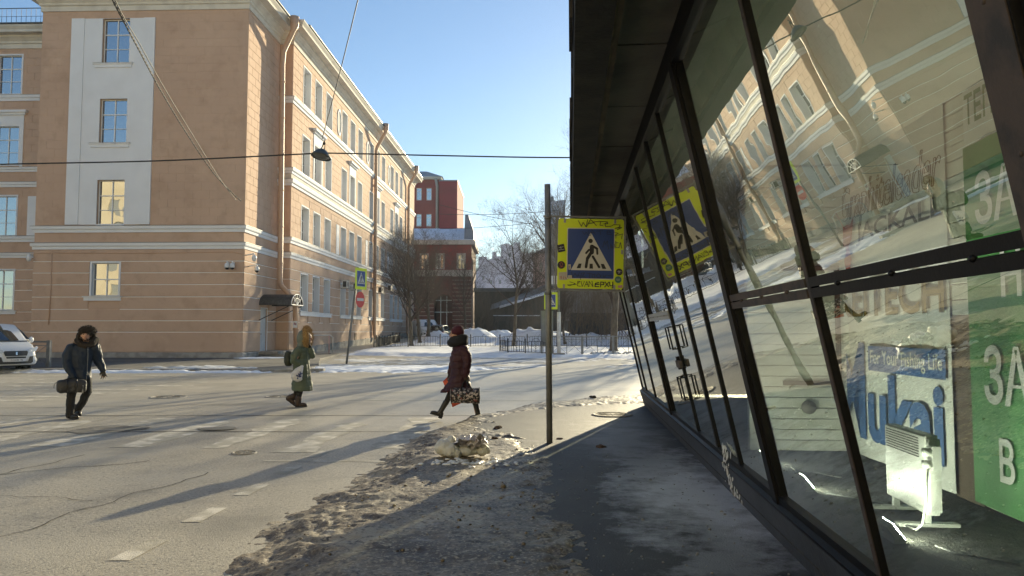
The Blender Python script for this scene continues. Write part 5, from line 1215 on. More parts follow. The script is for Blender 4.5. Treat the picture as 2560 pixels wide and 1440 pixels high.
# crossing sign and no-entry sign on the leaning pole by the facade
pb = Vector((X(868, 36.6), 36.6, .02)); pt = A(895, 668, 36.6)
t = thing('crossing_sign', 'crossing sign above a round no-entry sign on the thin leaning pole by the facade', 'road sign', pb[:])
q = MB(); q.tube([pb, pt], .055, 8); q.build('pole', GALV, t)
c = A(899.5, 697, 36.3); ped_sign(t, Tr(*c) @ Rz(66) @ Tr(0, -.07, 0) @ Matrix.Scale(1, 4), .95, 1.05)
c = A(897, 749, 36.3); Mx = Tr(*c) @ Rz(70) @ Tr(0, -.08, 0); q = MB(Mx); n = 20
q.prism([(.40 * math.cos(6.2832 * i / n), .40 * math.sin(6.2832 * i / n)) for i in range(n)], -.005, .005); d = q.build('no_entry_disc', SRED, t)
q = MB(Mx); q.box(-.30, -.009, -.07, .30, -.0055, .07); q.build('white_bar', WSG, d)
# lamp post with small sign, floodlights and utility box
lp = Vector(fp(1397, 46.0)); lp.z -= .05
t = thing('lamp_post', 'slim street post with white painted foot and two pale boxes behind the big sign', 'lamp post', lp[:])
q = MB(Tr(*lp)); q.tube([(0, 0, 2.7), (0, 0, 8.6)], .075, 10); q.build('post', GALV, t)
q = MB(Tr(*lp)); q.tube([(0, 0, .1), (0, 0, 2.7)], .115, 12); q.build('white_foot', mat('white_painted_post', (.72, .70, .66), .7, (.55, .52, .48), 3), t)
q = MB(Tr(*lp)); q.cbox(-.35, -.35, -.1, .35, .35, .16, .03); q.build('footing', STONE, t)
for px in (1378, 1391):
    a = A(px, 700, 45.9); q = MB(Tr(*a)); q.box(-.13, -.1, -.26, .13, .1, .26); q.build('control_box', mat('pale_box', (.55, .55, .55), .6), t)
q = MB(); a = A(1372, 712, 45.95); e = A(1400, 712, 45.95); q.bar(a, e, .08); q.build('arm', GALV, t)
c = A(1377, 752, 45.8); ped_sign(t, Tr(*c) @ Rz(-4), .83, 1.06)
q = MB(); q.bar(A(1380, 735, 45.9), A(1398, 735, 45.95), .04); q.bar(A(1380, 768, 45.9), A(1398, 768, 45.95), .04); q.build('sign_bracket', GALV, t)
t = thing('utility_box', 'tall grey steel utility box standing behind the big sign pole', 'utility box', fp(1368, 47))
p = Vector(fp(1368, 47)); q = MB(Tr(*p)); 
for x in (-.35, .35): q.box(x - .05, -.1, -.1, x + .05, .1, .5)
q.build('leg', GALV, t); z1 = A(1368, 777, 47).z - p.z
q = MB(Tr(*p)); q.cbox(-.40, -.22, .5, .36, .25, z1, .02); q.build('cabinet', mat('utility_grey', (.20, .21, .215), .6, (.16, .165, .17), 2), t)
q = MB(Tr(*p)); q.cbox(-.36, -.25, .6, .32, -.222, z1 - .1, .008); d = q.build('door', MATS['utility_grey'], t); q = MB(Tr(*p)); q.box(.22, -.28, 1.4, .26, -.25, 1.6); q.build('handle', FEN, d)
# hanging street lamp with its wires
WIRE = mat('black_wire', (.012, .012, .012), .6); SHD = mat('lamp_enamel', (.035, .045, .05), .45)
Yl = 22.0; c = A(805, 381, Yl)
t = thing('hanging_lamp', 'dark dish-shaped street lamp hanging from wires above the crossing', 'street lamp', (c - Vector((0, 0, .2)))[:])
Mx = Tr(*c) @ Matrix.Rotation(math.radians(9), 4, 'Y') @ Matrix.Rotation(math.radians(-12), 4, 'X')
q = MB(Mx); q.lathe([(.04, .10), (.10, .085), (.16, .04), (.23, -.04), (.295, -.135), (.305, -.15), (.28, -.14), (.2, -.06), (.10, .03)], 24, cap=False); q.build('shade', SHD, t)
q = MB(Mx); q.lathe([(.02, -.175), (.15, -.165), (.27, -.14), (.27, -.13), (.02, -.13)], 20); q.build('lens', mat('lamp_lens', (.10, .10, .09), .2), t)
q = MB(Mx); q.tube([(-.05, 0, .09), (-.02, 0, .28), (.0, 0, .42)], .018, 6); q.tube([(.06, 0, .09), (.03, 0, .28), (.0, 0, .34)], .014, 6); q.ell((0, 0, .30), (.05, .04, .05), 8, 6); q.build('hook', WIRE, t)
def wire(label, pts, r, n=24, sag=0.0, name='wire', m=None, twist=False):
    P = []; a, e = Vector(pts[0]), Vector(pts[-1])
    if len(pts) == 2: P = [a.lerp(e, i / n) - Vector((0, 0, sag * 4 * (i / n) * (1 - i / n))) for i in range(n + 1)]
    else:
        for k in range(len(pts) - 1):
            p0, p1 = Vector(pts[k]), Vector(pts[k + 1]); p_1 = Vector(pts[max(k - 1, 0)]); p2 = Vector(pts[min(k + 2, len(pts) - 1)])
            for i in range(8):
                s = i / 8; P.append(.5 * ((2 * p0) + (p1 - p_1) * s + (2 * p_1 - 5 * p0 + 4 * p1 - p2) * s * s + (3 * p0 - p_1 - 3 * p1 + p2) * s ** 3))
        P.append(e)
    q = MB()
    if twist:
        L = 0; A_, B_ = [], []; k = 0; Q = []
        for i in range(len(P) - 1):
            for j in range(6): Q.append(P[i].lerp(P[i + 1], j / 6))
        for i, p in enumerate(Q):
            if i: L += (p - Q[i - 1]).length
            o = Vector((math.cos(L * 9), 0, math.sin(L * 9))) * r * .7; A_.append(p + o); B_.append(p - o)
        q.tube(A_, r * .62, 5); q.tube(B_, r * .62, 5)
    else: q.tube(P, r, 5)
    return q.build(name, m or WIRE, None, label, 'wire')
wire('black wire crossing the whole street at lamp height', [A(-420, 425, Yl), A(0, 411, Yl), A(400, 402, Yl), A(780, 384, Yl), A(830, 383, Yl), A(1100, 389, Yl), A(1400, 394, Yl), A(1800, 392, Yl)], .022)
wire('thin wire rising from the hanging lamp out of the top of the view', [c + Vector((0, 0, .42)), A(850, 180, 17.5), A(897, -10, 13.5), A(930, -150, 11)], .012)
wire('thick twisted cable running down to the corner of the peach building', [A(150, -260, 15), A(282, 0, 19.5), A(340, 110, 23), A(400, 222, 27.5), A(470, 338, 33), A(540, 440, 38), A(603, 503, 41.35)], .027, twist=True, m=mat('old_cable', (.05, .044, .038), .8, (.11, .10, .09), 3))
wire('second thin cable beside the twisted one, ending at the same wall bracket', [A(190, -260, 15), A(288, 0, 19.5), A(350, 112, 23), A(414, 226, 27.5), A(486, 345, 33), A(548, 445, 38), A(590, 500, 41.35)], .016)
wire('faint far wire above the lilac houses, upper', [A(1100, 512, 95), A(1330, 560, 95)], .03, sag=.2)
wire('faint far wire above the lilac houses, middle', [A(1100, 535, 99), A(1400, 525, 99)], .03, sag=.3)
wire('faint far wire above the lilac houses, lower', [A(1100, 572, 104), A(1400, 548, 104)], .03, sag=.3)
# ---------------------------------------------------------------- vehicles
VWH = mat('white_car_paint', (.74, .75, .77), .35, coat=.6); BPL = mat('black_trim', (.018, .018, .02), .5); TYR = mat('tyre', (.02, .02, .02), .9, (.06, .06, .06), 6); RIM = mat('rim_grey', (.25, .25, .26), .4, metal=.6)
CHR = mat('chrome', (.6, .6, .62), .2, metal=1.0); HLG = mat('headlight_glass', (.55, .57, .6), .1, coat=1.0); PLT = mat('plate_white', (.7, .7, .7), .5)
def car_ring(y, zb, zt, wb, wt, n=5):
    o = []; r = min(.16, (zt - zb) * .3)
    for sx, cz, a0, w_ in ((1, zb + r, -90, wb), (1, zt - r, 0, wt), (-1, zt - r, 90, wt), (-1, zb + r, 180, wb)):
        for i in range(n): a = math.radians(a0 + 90 * i / (n - 1)); o.append((sx * (w_ - r) + r * math.cos(a), y, cz + r * math.sin(a)))
    return o
def yf(x, z): return 1.045 - .20 * x * x - .25 * max(0, z - .62) ** 1.6 - .30 * max(0, .45 - z) ** 1.5
def front_patch(M, poly, lift, name, m, par):
    """flat outline (x, z) laid on the curved nose of a van"""
    bm = bmesh.new(); vs = [bm.verts.new((x, 0, z)) for x, z in poly]; bm.faces.new(vs); bmesh.ops.triangulate(bm, faces=bm.faces)
    bmesh.ops.subdivide_edges(bm, edges=bm.edges, cuts=3, use_grid_fill=True)
    q = MB(M); q.add([(v.co.x, yf(v.co.x, v.co.z) + lift, v.co.z) for v in bm.verts], [tuple(v.index for v in f.verts) for f in (bm.verts.index_update(), bm.faces)[1]])
    bm.free(); return q.build(name, m, par)
def wheel(M, x, y, r, par, wd=.21):
    s = 1 if x > 0 else -1; q = MB(M @ Tr(x, y, r)); n = 22
    ring = lambda rr, xx: [(xx * s, rr * math.cos(6.2832 * i / n), rr * math.sin(6.2832 * i / n)) for i in range(n)]
    q.loft([ring(r * .6, -wd), ring(r * .95, -wd), ring(r, -wd + .03), ring(r, -.03), ring(r * .95, 0), ring(r * .68, 0)], False); w_ = q.build('wheel', TYR, par)
    q = MB(M @ Tr(x, y, r)); q.loft([ring(r * .68, -.005), ring(r * .6, -.05), ring(r * .15, -.02), ring(.01, -.015)], False); q.build('rim', RIM, w_)
def make_van(x, y, rz, label, z=0.0, sc=1.0):
    M = Tr(x, y, z) @ Rz(rz) @ Matrix.Scale(sc, 4); t = thing('white_van', label, 'van', (x, y, z), rz)
    st = [(-3.75, .38, 1.70, .84, .72), (-3.66, .30, 1.84, .93, .79), (-1.0, .27, 1.92, .955, .80), (-.40, .27, 1.885, .955, .78), (-.1, .27, 1.68, .955, .79), (.38, .27, 1.235, .955, .86), (.66, .27, 1.13, .945, .86), (.86, .30, 1.00, .90, .80), (.95, .34, .88, .84, .74), (.985, .42, .74, .74, .66)]
    q = MB(M); q.loft([car_ring(*s) for s in st]); body = q.build('body', VWH, t)
    q = MB(M); N = 6
    q.loft([[(-.74 + 1.48 * i / N * 1, -.36 - .10 * (2 * i / N - 1) ** 2, 1.862) for i in range(N + 1)], [(-.78 + 1.56 * i / N, .0 - .12 * (2 * i / N - 1) ** 2, 1.615) for i in range(N + 1)], [(-.82 + 1.64 * i / N, .40 - .14 * (2 * i / N - 1) ** 2, 1.262) for i in range(N + 1)]], False, True, False)
    q.build('windscreen', CGLASS, t)
    q = MB(M); q.box(-.80, .36, 1.225, .80, .47, 1.25); q.build('cowl', BPL, t)
    for s in (-1, 1):
        q = MB(M); q.add([(s * .9, -.30, 1.30), (s * .93, .30, 1.26), (s * .86, -.15, 1.62), (s * .83, -.55, 1.80), (s * .83, -1.25, 1.80), (s * .94, -1.25, 1.28)], [(0, 1, 2, 3, 4, 5)] if s > 0 else [(5, 4, 3, 2, 1, 0)]); q.build('side_window', CGLASS, t)
        q = MB(M); q.ell((s * 1.06, .12, 1.27), (.11, .07, .13)); q.build('mirror', VWH, t)
        hp = [(s * .42, .80), (s * .52, .765), (s * .80, .83), (s * .93, .98), (s * .86, 1.03), (s * .66, .95), (s * .48, .90)]
        front_patch(M, hp if s > 0 else hp[::-1], .03, 'headlight', HLG, t)
        front_patch(M, [(s * .56, .84), (s * .62, .835), (s * .63, .89), (s * .57, .885)] if s > 0 else [(s * .57, .885), (s * .63, .89), (s * .62, .835), (s * .56, .84)], .045, 'headlight_bulb', mat('bulb', (.9, .9, .9), .2), t)
        fp_ = [(s * .46, .44), (s * .88, .40), (s * .93, .56), (s * .80, .66), (s * .52, .63)]
        front_patch(M, fp_ if s > 0 else fp_[::-1], .03, 'fog_light_recess', BPL, t)
        q = MB(M); q.ell((s * .74, yf(.74, .47) + .03, .47), (.05, .02, .05)); q.build('fog_light', HLG, t)
    g = front_patch(M, [(-.45, .80), (-.40, .67), (.40, .67), (.45, .80), (.42, .86), (-.42, .86)], .035, 'grille', BPL, t)
    for k in range(3): front_patch(M, [(-.34, .70 + .045 * k), (.34, .70 + .045 * k), (.345, .715 + .045 * k), (-.345, .715 + .045 * k)], .045, 'grille_bar', mat('trim_grey', (.07, .07, .075), .4), g)
    em = [(-.03, .71), (.0, .70), (.035, .72), (.02, .75), (.04, .79), (.015, .83), (-.02, .835), (-.03, .80), (-.01, .79), (-.035, .77), (-.01, .755)]
    front_patch(M, em, .05, 'lion_emblem', CHR, g)
    front_patch(M, [(-.35, .575), (.35, .575), (.37, .635), (-.37, .635)], .035, 'upper_intake', BPL, t)
    front_patch(M, [(-.60, .36), (.60, .36), (.70, .45), (-.70, .45)], .035, 'lower_intake', BPL, t)
    p = front_patch(M, [(-.26, .455), (.26, .455), (.26, .565), (-.26, .565)], .05, 'number_plate', PLT, t)
    me = text_mesh('К155НМ 196', (-.22, .475, .22, .545), KSG); inst(me, 'plate_text', p, M @ Tr(0, 1.10, 0) @ Rz(180))
    for xx in (-.86, .86):
        for yy in (-.02, -3.0): wheel(M, xx + (.075 if xx > 0 else -.075), yy, .335, t)
        for yy in (-.02, -3.0):
            q = MB(M); s = 1 if xx > 0 else -1; n = 16; q.add([(s * .957, yy + .41 * math.cos(6.2832 * i / n), .34 + .41 * math.sin(6.2832 * i / n)) for i in range(n)], [tuple(range(n)) if s > 0 else tuple(range(n - 1, -1, -1))]); q.build('wheel_arch', BPL, t)
    q = MB(M); q.add([(-.9, -3.6, .262), (.9, -3.6, .262), (.9, .9, .262), (-.9, .9, .262)], [(3, 2, 1, 0)]); q.build('underbody', BPL, t)
    return t
hd = 243.0
vp = G(72, 928)
make_van(-20.05, 29.1, hd, 'white delivery van cut by the left edge, parked with its black grille towards the road')
make_van(X(1066, 82), 84, 200, 'white van parked behind the three trees beside the dark car', zg(84), 1.18)
def make_suv(x, y, rz, label, z):
    M = Tr(x, y, z) @ Rz(rz); t = thing('parked_car', label, 'car', (x, y, z), rz); DG = mat('dark_grey_paint', (.05, .05, .052), .4, (.10, .095, .09), 1.2, coat=.4)
    q = MB(M); q.loft([car_ring(*s) for s in ((-2.2, .42, .95, .80, .78), (-2.12, .34, 1.15, .92, .86), (-1.2, .32, 1.12, .93, .84), (1.9, .32, 1.05, .93, .84), (2.15, .36, .98, .88, .80), (2.22, .45, .8, .8, .74))]); q.build('body', DG, t)
    q = MB(M); q.loft([car_ring(*s) for s in ((-1.95, 1.0, 1.12, .80, .78), (-1.55, 1.0, 1.66, .82, .64), (-1.2, 1.0, 1.74, .82, .66), (.3, 1.0, 1.72, .82, .66), (.9, 1.0, 1.2, .82, .72))]); c = q.build('cabin', DG, t)
    q = MB(M); q.add([(-.66, -1.97, 1.14), (.66, -1.97, 1.14), (.56, -1.62, 1.62), (-.56, -1.62, 1.62)], [(3, 2, 1, 0), (0, 1, 2, 3)]); q.build('rear_window', CGLASS, c)
    for s in (-1, 1):
        q = MB(M); q.add([(s * .825, -1.5, 1.14), (s * .825, .6, 1.14), (s * .70, .25, 1.6), (s * .70, -1.35, 1.6)], [(0, 1, 2, 3)]); q.build('side_window', CGLASS, c)
        q = MB(M); q.box(s * .78 - .08, -2.16, .78, s * .78 + .08, -2.05, 1.02); q.build('tail_light', SRED, t)
        for yy in (-1.35, 1.4): wheel(M, s * .94, yy, .35, t)
    q = MB(M); q.box(-.26, -2.215, .62, .26, -2.19, .73); q.build('number_plate', PLT, t); q = MB(M); q.box(-.85, -2.21, .38, .85, -2.0, .55); q.build('bumper', BPL, t)
make_suv(X(1100, 74), 75.5, -12, 'dark dusty car seen from behind, parked right of the white van', zg(75))

# ---------------------------------------------------------------- people
SKIN = mat('skin', (.55, .33, .24), .5, (.48, .27, .19), 8); NAVY = mat('navy_nylon', (.008, .016, .034), .55, (.012, .022, .042), 3, bump=.35, bscale=9, bdist=.03, spec=.3); BTR = mat('black_cloth', (.012, .012, .014), .85, bump=.3, bscale=14, bdist=.02); BLT = mat('black_leather', (.012, .011, .011), .45, bump=.2, bscale=30, bdist=.01)
FURD = mat('dark_fur', (.016, .012, .009), .95, (.04, .028, .02), 40, bump=1, bscale=70, bdist=.02); FURT = mat('tan_fur', (.46, .30, .12), .95, (.30, .18, .07), 30, bump=1, bscale=60, bdist=.03)
OLIV = mat('olive_nylon', (.085, .112, .075), .65, (.07, .092, .06), 3, bump=.35, bscale=8, bdist=.03); OLID = mat('dark_olive', (.03, .033, .022), .8, bump=.2, bscale=40)
BURG = mat('burgundy_nylon', (.036, .011, .018), .55, (.048, .014, .022), 3, bump=.4, bscale=8, bdist=.03, spec=.3); BEAN = mat('burgundy_knit', (.075, .010, .022), .95, (.05, .008, .016), 60, bump=.8, bscale=120, bdist=.006); SCRF = mat('black_knit', (.012, .012, .013), .95, bump=.8, bscale=60, bdist=.01)
BOOT = mat('brown_boot_leather', (.045, .024, .016), .6, (.03, .016, .01), 8, bump=.3, bscale=20, bdist=.01); SOLE = mat('rubber_sole', (.012, .012, .012), .8); HAIR = mat('dark_hair', (.03, .018, .012), .8); LIP = mat('lip', (.25, .09, .07), .6); EYE = mat('eye_dark', (.02, .015, .012), .3)
def limb(mb, pts, rr, n=12):
    pts = [Vector(p) for p in pts]; mb.tube(pts, rr, n)
    for p, r in zip(pts, rr): mb.ell(p, (r, r, r), n, 8)
def hand(mb, w, d, nrm, L=.17, curl=.5, spread=.25, k=1.0, thumb=1):
    """palm plus four unequal bent fingers and a thumb; d along the hand, nrm out of the back of the hand"""
    w = Vector(w); d = Vector(d).normalized(); nrm = Vector(nrm); nrm = (nrm - d * nrm.dot(d)).normalized(); s = d.cross(nrm)
    pl = L * .48; c = w + d * pl * .55
    R = Matrix((s, d, nrm)).transposed(); mb.ell(c, (L * .23, pl * .66, L * .10), 12, 8, R)
    for i, fl in enumerate((.42, .48, .45, .36)):
        o = (i - 1.5) / 1.5; a = o * spread; dd = (d * math.cos(a) + s * math.sin(a)).normalized(); p = w + d * pl * .92 + s * o * L * .17
        pts = [p - dd * .02, p]; cur = dd; 
        for j, f in enumerate((.45, .32, .23)):
            cur = Matrix.Rotation(-curl * (.5 + .4 * j), 3, s) @ cur if True else cur; p = p + cur * L * fl * f * 1.05; pts.append(p)
        limb(mb, pts, [L * .052 * k, L * .052 * k, L * .047 * k, L * .043 * k, L * .036 * k], 8)
    td = (d * .75 + s * thumb * .75 - nrm * .35).normalized(); p = w + d * pl * .25 + s * thumb * L * .16
    limb(mb, [p, p + td * L * .20, p + (td + d * .6).normalized() * L * .36], [L * .065 * k, L * .055 * k, L * .042 * k], 8)
def shoe(mb, heel, toe, w=.045, h=.085, up=(0, 0, 1)):
    h0, t0 = Vector(heel), Vector(toe); d = (t0 - h0); L = d.length; d.normalize(); u = (Vector(up) - d * Vector(up).dot(d)).normalized(); s = d.cross(u)
    R = Matrix((s, d, u)).transposed()
    mb.ell(h0 + d * L * .22 + u * h * .50, (w * .9, L * .26, h * .55), 12, 8, R); mb.ell(h0 + d * L * .62 + u * h * .36, (w, L * .40, h * .42), 12, 8, R); mb.ell(h0 + d * L * .5 + u * h * .2, (w * .95, L * .5, h * .22), 12, 6, R)
def sole(M, heel, toe, w, name, m, par, hl=0.0):
    h0, t0 = Vector(heel), Vector(toe); d = t0 - h0; L = d.length; d.normalize(); s = d.cross(Vector((0, 0, 1))).normalized(); u = s.cross(d)
    q = MB(M); out = [(0, .8), (.02, .6), (.0, 0)]; n = 16; pr = []
    for i in range(n): a = 6.2832 * i / n; pr.append(h0 + d * L * (.5 + .52 * math.cos(a)) + s * w * (1.0 + .15 * math.cos(a)) * math.sin(a))
    q.loft([[p - u * .002 for p in pr], [p + u * .022 for p in pr]]); 
    if hl: q.loft([[h0 + d * L * .16 + d * L * .16 * math.cos(6.2832 * i / 10) + s * w * .8 * math.sin(6.2832 * i / 10) - u * zz for i in range(10)] for zz in (hl, 0)])
    return q.build(name, m, par)
def head(mb, c, face, r=.095):
    """skull, jaw, nose and ears, looking along face"""
    c = Vector(c); f = Vector(face).normalized(); s = f.cross(Vector((0, 0, 1))).normalized(); R = Matrix((s, f, Vector((0, 0, 1)))).transposed()
    mb.ell(c + Vector((0, 0, r * .25)), (r * .80, r * 1.0, r * 1.0), 16, 12, R); mb.ell(c + f * r * .22 - Vector((0, 0, r * .45)), (r * .62, r * .68, r * .78), 14, 10, R); mb.ell(c + f * r * .80 - Vector((0, 0, r * .86)), (r * .26, r * .2, r * .2), 10, 8, R)
    mb.tube([c + f * r * .92 + Vector((0, 0, r * .20)), c + f * r * 1.18 - Vector((0, 0, r * .22)), c + f * r * .9 - Vector((0, 0, r * .30))], [r * .10, r * .19, r * .15], 8)
    mb.ell(c + f * r * .85 + Vector((0, 0, r * .28)), (r * .5, r * .14, r * .10), 10, 6, R); 
    for k in (-1, 1): mb.ell(c + s * r * .80 * k - Vector((0, 0, r * .1)), (r * .1, r * .2, r * .3), 8, 6, R); mb.ell(c + f * r * .70 + s * r * .42 * k - Vector((0, 0, r * .2)), (r * .22, r * .2, r * .2), 8, 6, R)
def face_parts(M, c, face, par, r=.095):
    c = Vector(c); f = Vector(face).normalized(); s = f.cross(Vector((0, 0, 1))).normalized(); R = Matrix((s, f, Vector((0, 0, 1)))).transposed()
    for k in (-1, 1):
        q = MB(M); q.ell(c + f * r * .90 + s * r * .34 * k + Vector((0, 0, r * .08)), (r * .16, r * .07, r * .07), 8, 6, R); q.build('eye', EYE, par)
        q = MB(M); q.ell(c + f * r * .97 + s * r * .36 * k + Vector((0, 0, r * .28)), (r * .24, r * .06, r * .05), 8, 6, R); q.build('eyebrow', HAIR, par)
    q = MB(M); q.ell(c + f * r * .88 - Vector((0, 0, r * .58)), (r * .26, r * .07, r * .06), 10, 6, R); q.build('mouth', LIP, par)
def skinned(M, mb, voxel, name, m, par, sm=2, wr=0.0, quilt=0.0, fr=9.0):
    me = fuse(mb, voxel, m, sm)
    if wr or quilt:   # cloth folds pressed into the real surface
        n = len(me.vertices); nr = [v.normal.copy() for v in me.vertices]
        for v, k in zip(me.vertices, nr):
            p = v.co; d = wr * (mnoise.noise(Vector((p.x * fr, p.y * fr, p.z * fr * .6))) + .6 * mnoise.noise(Vector((p.x * fr * 2.3 + 7, p.y * fr * 2.3, p.z * fr * 1.9))))
            if quilt: d -= quilt * (1 - abs(math.sin(p.z * math.pi / .115 + .5 * mnoise.noise(p * 3)))) ** 3
            v.co = p + k * d
        me.update()
    return inst(me, name, par, M)
def hairs(M, pts, name, m, par, n, L, seed, out, w=.006):
    R = random.Random(seed); q = MB(M)
    for i in range(n):
        p, nm = pts(R); p = Vector(p); nm = Vector(nm).normalized(); d = (nm + Vector((R.gauss(0, .45), R.gauss(0, .45), R.gauss(0, .45)))).normalized(); s = d.orthogonal().normalized(); s = Matrix.Rotation(R.uniform(0, 6.28), 3, d) @ s
        l = L * R.uniform(.6, 1.15); q.add([p - s * w, p + s * w, p + d * l], [(0, 1, 2)])
    return q.build(name, m, par)
def ellpts(c, r, cond=None):
    def f(R):
        while True:
            v = Vector((R.gauss(0, 1), R.gauss(0, 1), R.gauss(0, 1))).normalized()
            if cond is None or cond(v): return (c[0] + v.x * r[0], c[1] + v.y * r[1], c[2] + v.z * r[2]), (v.x / r[0], v.y / r[1], v.z / r[2])
    return f
def person(px, py, label, z=0.0):
    p = G(px, py, z); a = -math.degrees(math.atan2(p.x, p.y)); t = thing('person', label, 'person', p[:], a, 'people walking over the crossing'); return t, Tr(*p) @ Rz(a)

# --- man in navy coat and fur hat
t, M = person(185, 1047, 'man in navy winter coat and fur hat walking with a dark bag on the left'); MAN = M
P = lambda x, y, d=0.0: Vector(((x - 920) * .00147, d, (1290 - y) * .00147))
fd = Vector((-.10, -1, 0.02)); hc_ = P(1020, 236, -.03)
b = MB(); head(b, hc_, fd, .10); b.tube([P(1030, 300, 0), P(1025, 390, .02)], [.055, .065], 10)
b.rings([(P(990, 0).x, .02, P(0, 370).z, .16, .09), (P(980, 0).x, .02, P(0, 480).z, .15, .11), (P(970, 0).x, .02, P(0, 640).z, .13, .10), (P(970, 0).x, .02, P(0, 780).z, .15, .11)], 14)
limb(b, [P(860, 390), P(825, 580, -.06), P(895, 765, -.15)], [.06, .045, .032]); limb(b, [P(1120, 390), P(1160, 560, .05), P(1222, 690, -.02)], [.06, .045, .032])
limb(b, [P(930, 790), P(885, 1030, -.04), P(875, 1235, .0)], [.07, .042, .032]); limb(b, [P(1030, 790), P(1050, 990, .02), P(955, 1205, .22)], [.07, .042, .032])
hand(b, P(895, 765, -.15), (.05, -.05, -1), (-1, -.2, 0), .17, 1.1, .08, 1.0, 1); hand(b, P(1222, 690, -.02), (.22, -.1, -1), (.3, .9, 0), .17, .35, .30, 1.0, -1)
bd = skinned(M, b, .0085, 'body', SKIN, t); face_parts(M, hc_, fd, bd, .10)
b = MB()
b.rings([(P(1010, 0).x, .01, P(0, 325).z, .09, .08), (P(998, 0).x, .01, P(0, 365).z, .165, .115), (P(988, 0).x, .01, P(0, 420).z, .195, .14), (P(982, 0).x, .0, P(0, 500).z, .185, .155), (P(978, 0).x, .0, P(0, 590).z, .175, .15), (P(975, 0).x, .01, P(0, 690).z, .185, .155), (P(965, 0).x, .01, P(0, 795).z, .205, .165)], 20)
limb(b, [P(865, 405, .0), P(825, 495, -.02), P(820, 590, -.06), P(855, 680, -.12), P(890, 752, -.15)], [.095, .092, .085, .07, .058]); limb(b, [P(1130, 400), P(1155, 500, .03), P(1172, 570, .05), P(1198, 630, .02), P(1218, 680, -.02)], [.095, .09, .08, .068, .058])
ct = skinned(M, b, .013, 'coat', NAVY, t, 3, .016)
q = MB(M); q.tube([P(1040, 340, -.14), P(1048, 480, -.185), P(1046, 640, -.19), P(1040, 795, -.19)], .006, 5); q.build('zip', mat('zip_grey', (.12, .13, .14), .4, metal=.5), ct)
for k in range(4): q = MB(M); q.ell(P(1048, 420 + 95 * k, -.175), (.009, .006, .009), 8, 6); q.build('button', CHR, ct)
b = MB(); b.tube([P(925, 300, .02), P(960, 350, -.10), P(1020, 375, -.13), P(1090, 345, -.10), P(1130, 300, .0), P(1100, 290, .10), P(1010, 290, .14)], [.055, .06, .055, .065, .07, .06, .05], 10, closed=True); b.ell(P(1100, 318, -.06), (.07, .06, .05))
col = skinned(M, b, .014, 'fur_collar', FURD, t); hairs(M, ellpts(P(1025, 330, -.0), (.185, .15, .07)), 'collar_fur', FURD, col, 700, .05, 4, 1)
b = MB(); b.ell(P(1035, 200, 0), (.128, .125, .085), 18, 12); b.rings([(P(1035, 0).x, 0, P(0, 225).z, .132, .13), (P(1035, 0).x, 0, P(0, 205).z, .142, .14), (P(1035, 0).x, 0, P(0, 160).z, .135, .13), (P(1035, 0).x, 0, P(0, 130).z, .10, .10)], 18); b.ell(P(935, 262, .04), (.04, .07, .09)); b.ell(P(1110, 262, .03), (.045, .07, .09))
ht_ = skinned(M, b, .012, 'fur_hat', FURD, t); hairs(M, ellpts(P(1035, 190, 0), (.142, .138, .10)), 'hat_fur', FURD, ht_, 900, .032, 5, 1)
b = MB(); b.rings([(P(965, 0).x, .01, P(0, 740).z, .17, .13), (P(965, 0).x, .01, P(0, 840).z, .175, .13)], 14)
limb(b, [P(915, 790), P(880, 1000, -.04), P(873, 1150, -.01), P(872, 1240, .0)], [.105, .08, .068, .068]); limb(b, [P(1035, 790), P(1055, 960, .02), P(1005, 1100, .12), P(955, 1200, .22)], [.105, .082, .07, .066])
skinned(M, b, .012, 'trousers', BTR, t, 2, .010, 0, 14)
for hl_, te in ((P(872, 1284, .03), P(965, 1284, -.19)), (P(935, 1246, .30), P(985, 1262, .08))):
    b = MB(); shoe(b, hl_, te, .052, .11); limb(b, [hl_ + Vector((0, -.02, .05)), hl_ + Vector((0, .0, .13))], [.05, .052]); s_ = skinned(M, b, .010, 'shoe', BLT, t); sole(M, hl_, te, .052, 'sole', SOLE, s_)
b = MB(); hand(b, P(895, 765, -.15), (.05, -.05, -1), (-1, -.2, 0), .185, 1.1, .08, 1.25, 1); limb(b, [P(892, 745, -.15), P(896, 772, -.15)], [.043, .04]); skinned(M, b, .006, 'glove', BLT, t, 1)
b = MB(); hand(b, P(1222, 690, -.02), (.22, -.1, -1), (.3, .9, 0), .185, .35, .32, 1.25, -1); limb(b, [P(1216, 672, -.02), P(1223, 696, -.02)], [.042, .038]); skinned(M, b, .006, 'glove', BLT, t, 1)
# his bag
bc = M @ P(880, 955, -.17); g = thing('travel_bag', 'black soft travel bag carried by the man in the fur hat', 'bag', bc[:], math.degrees(M.to_euler().z))
b = MB(); b.loft([[(P(720 + xx * 3.2, 0).x, -.17 + .11 * sc * math.cos(a), P(0, 868 + 6 * math.sin(xx / 12)).z + .125 * sc * (abs(math.sin(a)) ** .8) * (1 if math.sin(a) > 0 else -1)) for a in [6.2832 * i / 18 for i in range(18)]] for xx, sc in ((0, .55), (4, .85), (15, 1.02), (50, 1.0), (85, 1.02), (98, .88), (102, .55))]); bg_ = skinned(M, b, .012, 'bag_body', mat('black_bag_cloth', (.02, .02, .021), .6, (.035, .035, .036), 6, bump=.7, bscale=14, bdist=.03), g)
q = MB(M)
for dd in (-.05, .03): q.tube([P(800, 795, -.17 + dd), P(860, 770, -.16 + dd * .5), P(905, 785, -.16), P(945, 800, -.17 + dd)], .011, 6)
q.build('handle', BLT, g); q = MB(M)
for x in (835, 935): q.tube([P(x, 785, -.26), P(x, 880, -.285), P(x, 950, -.25)], .014, 6)
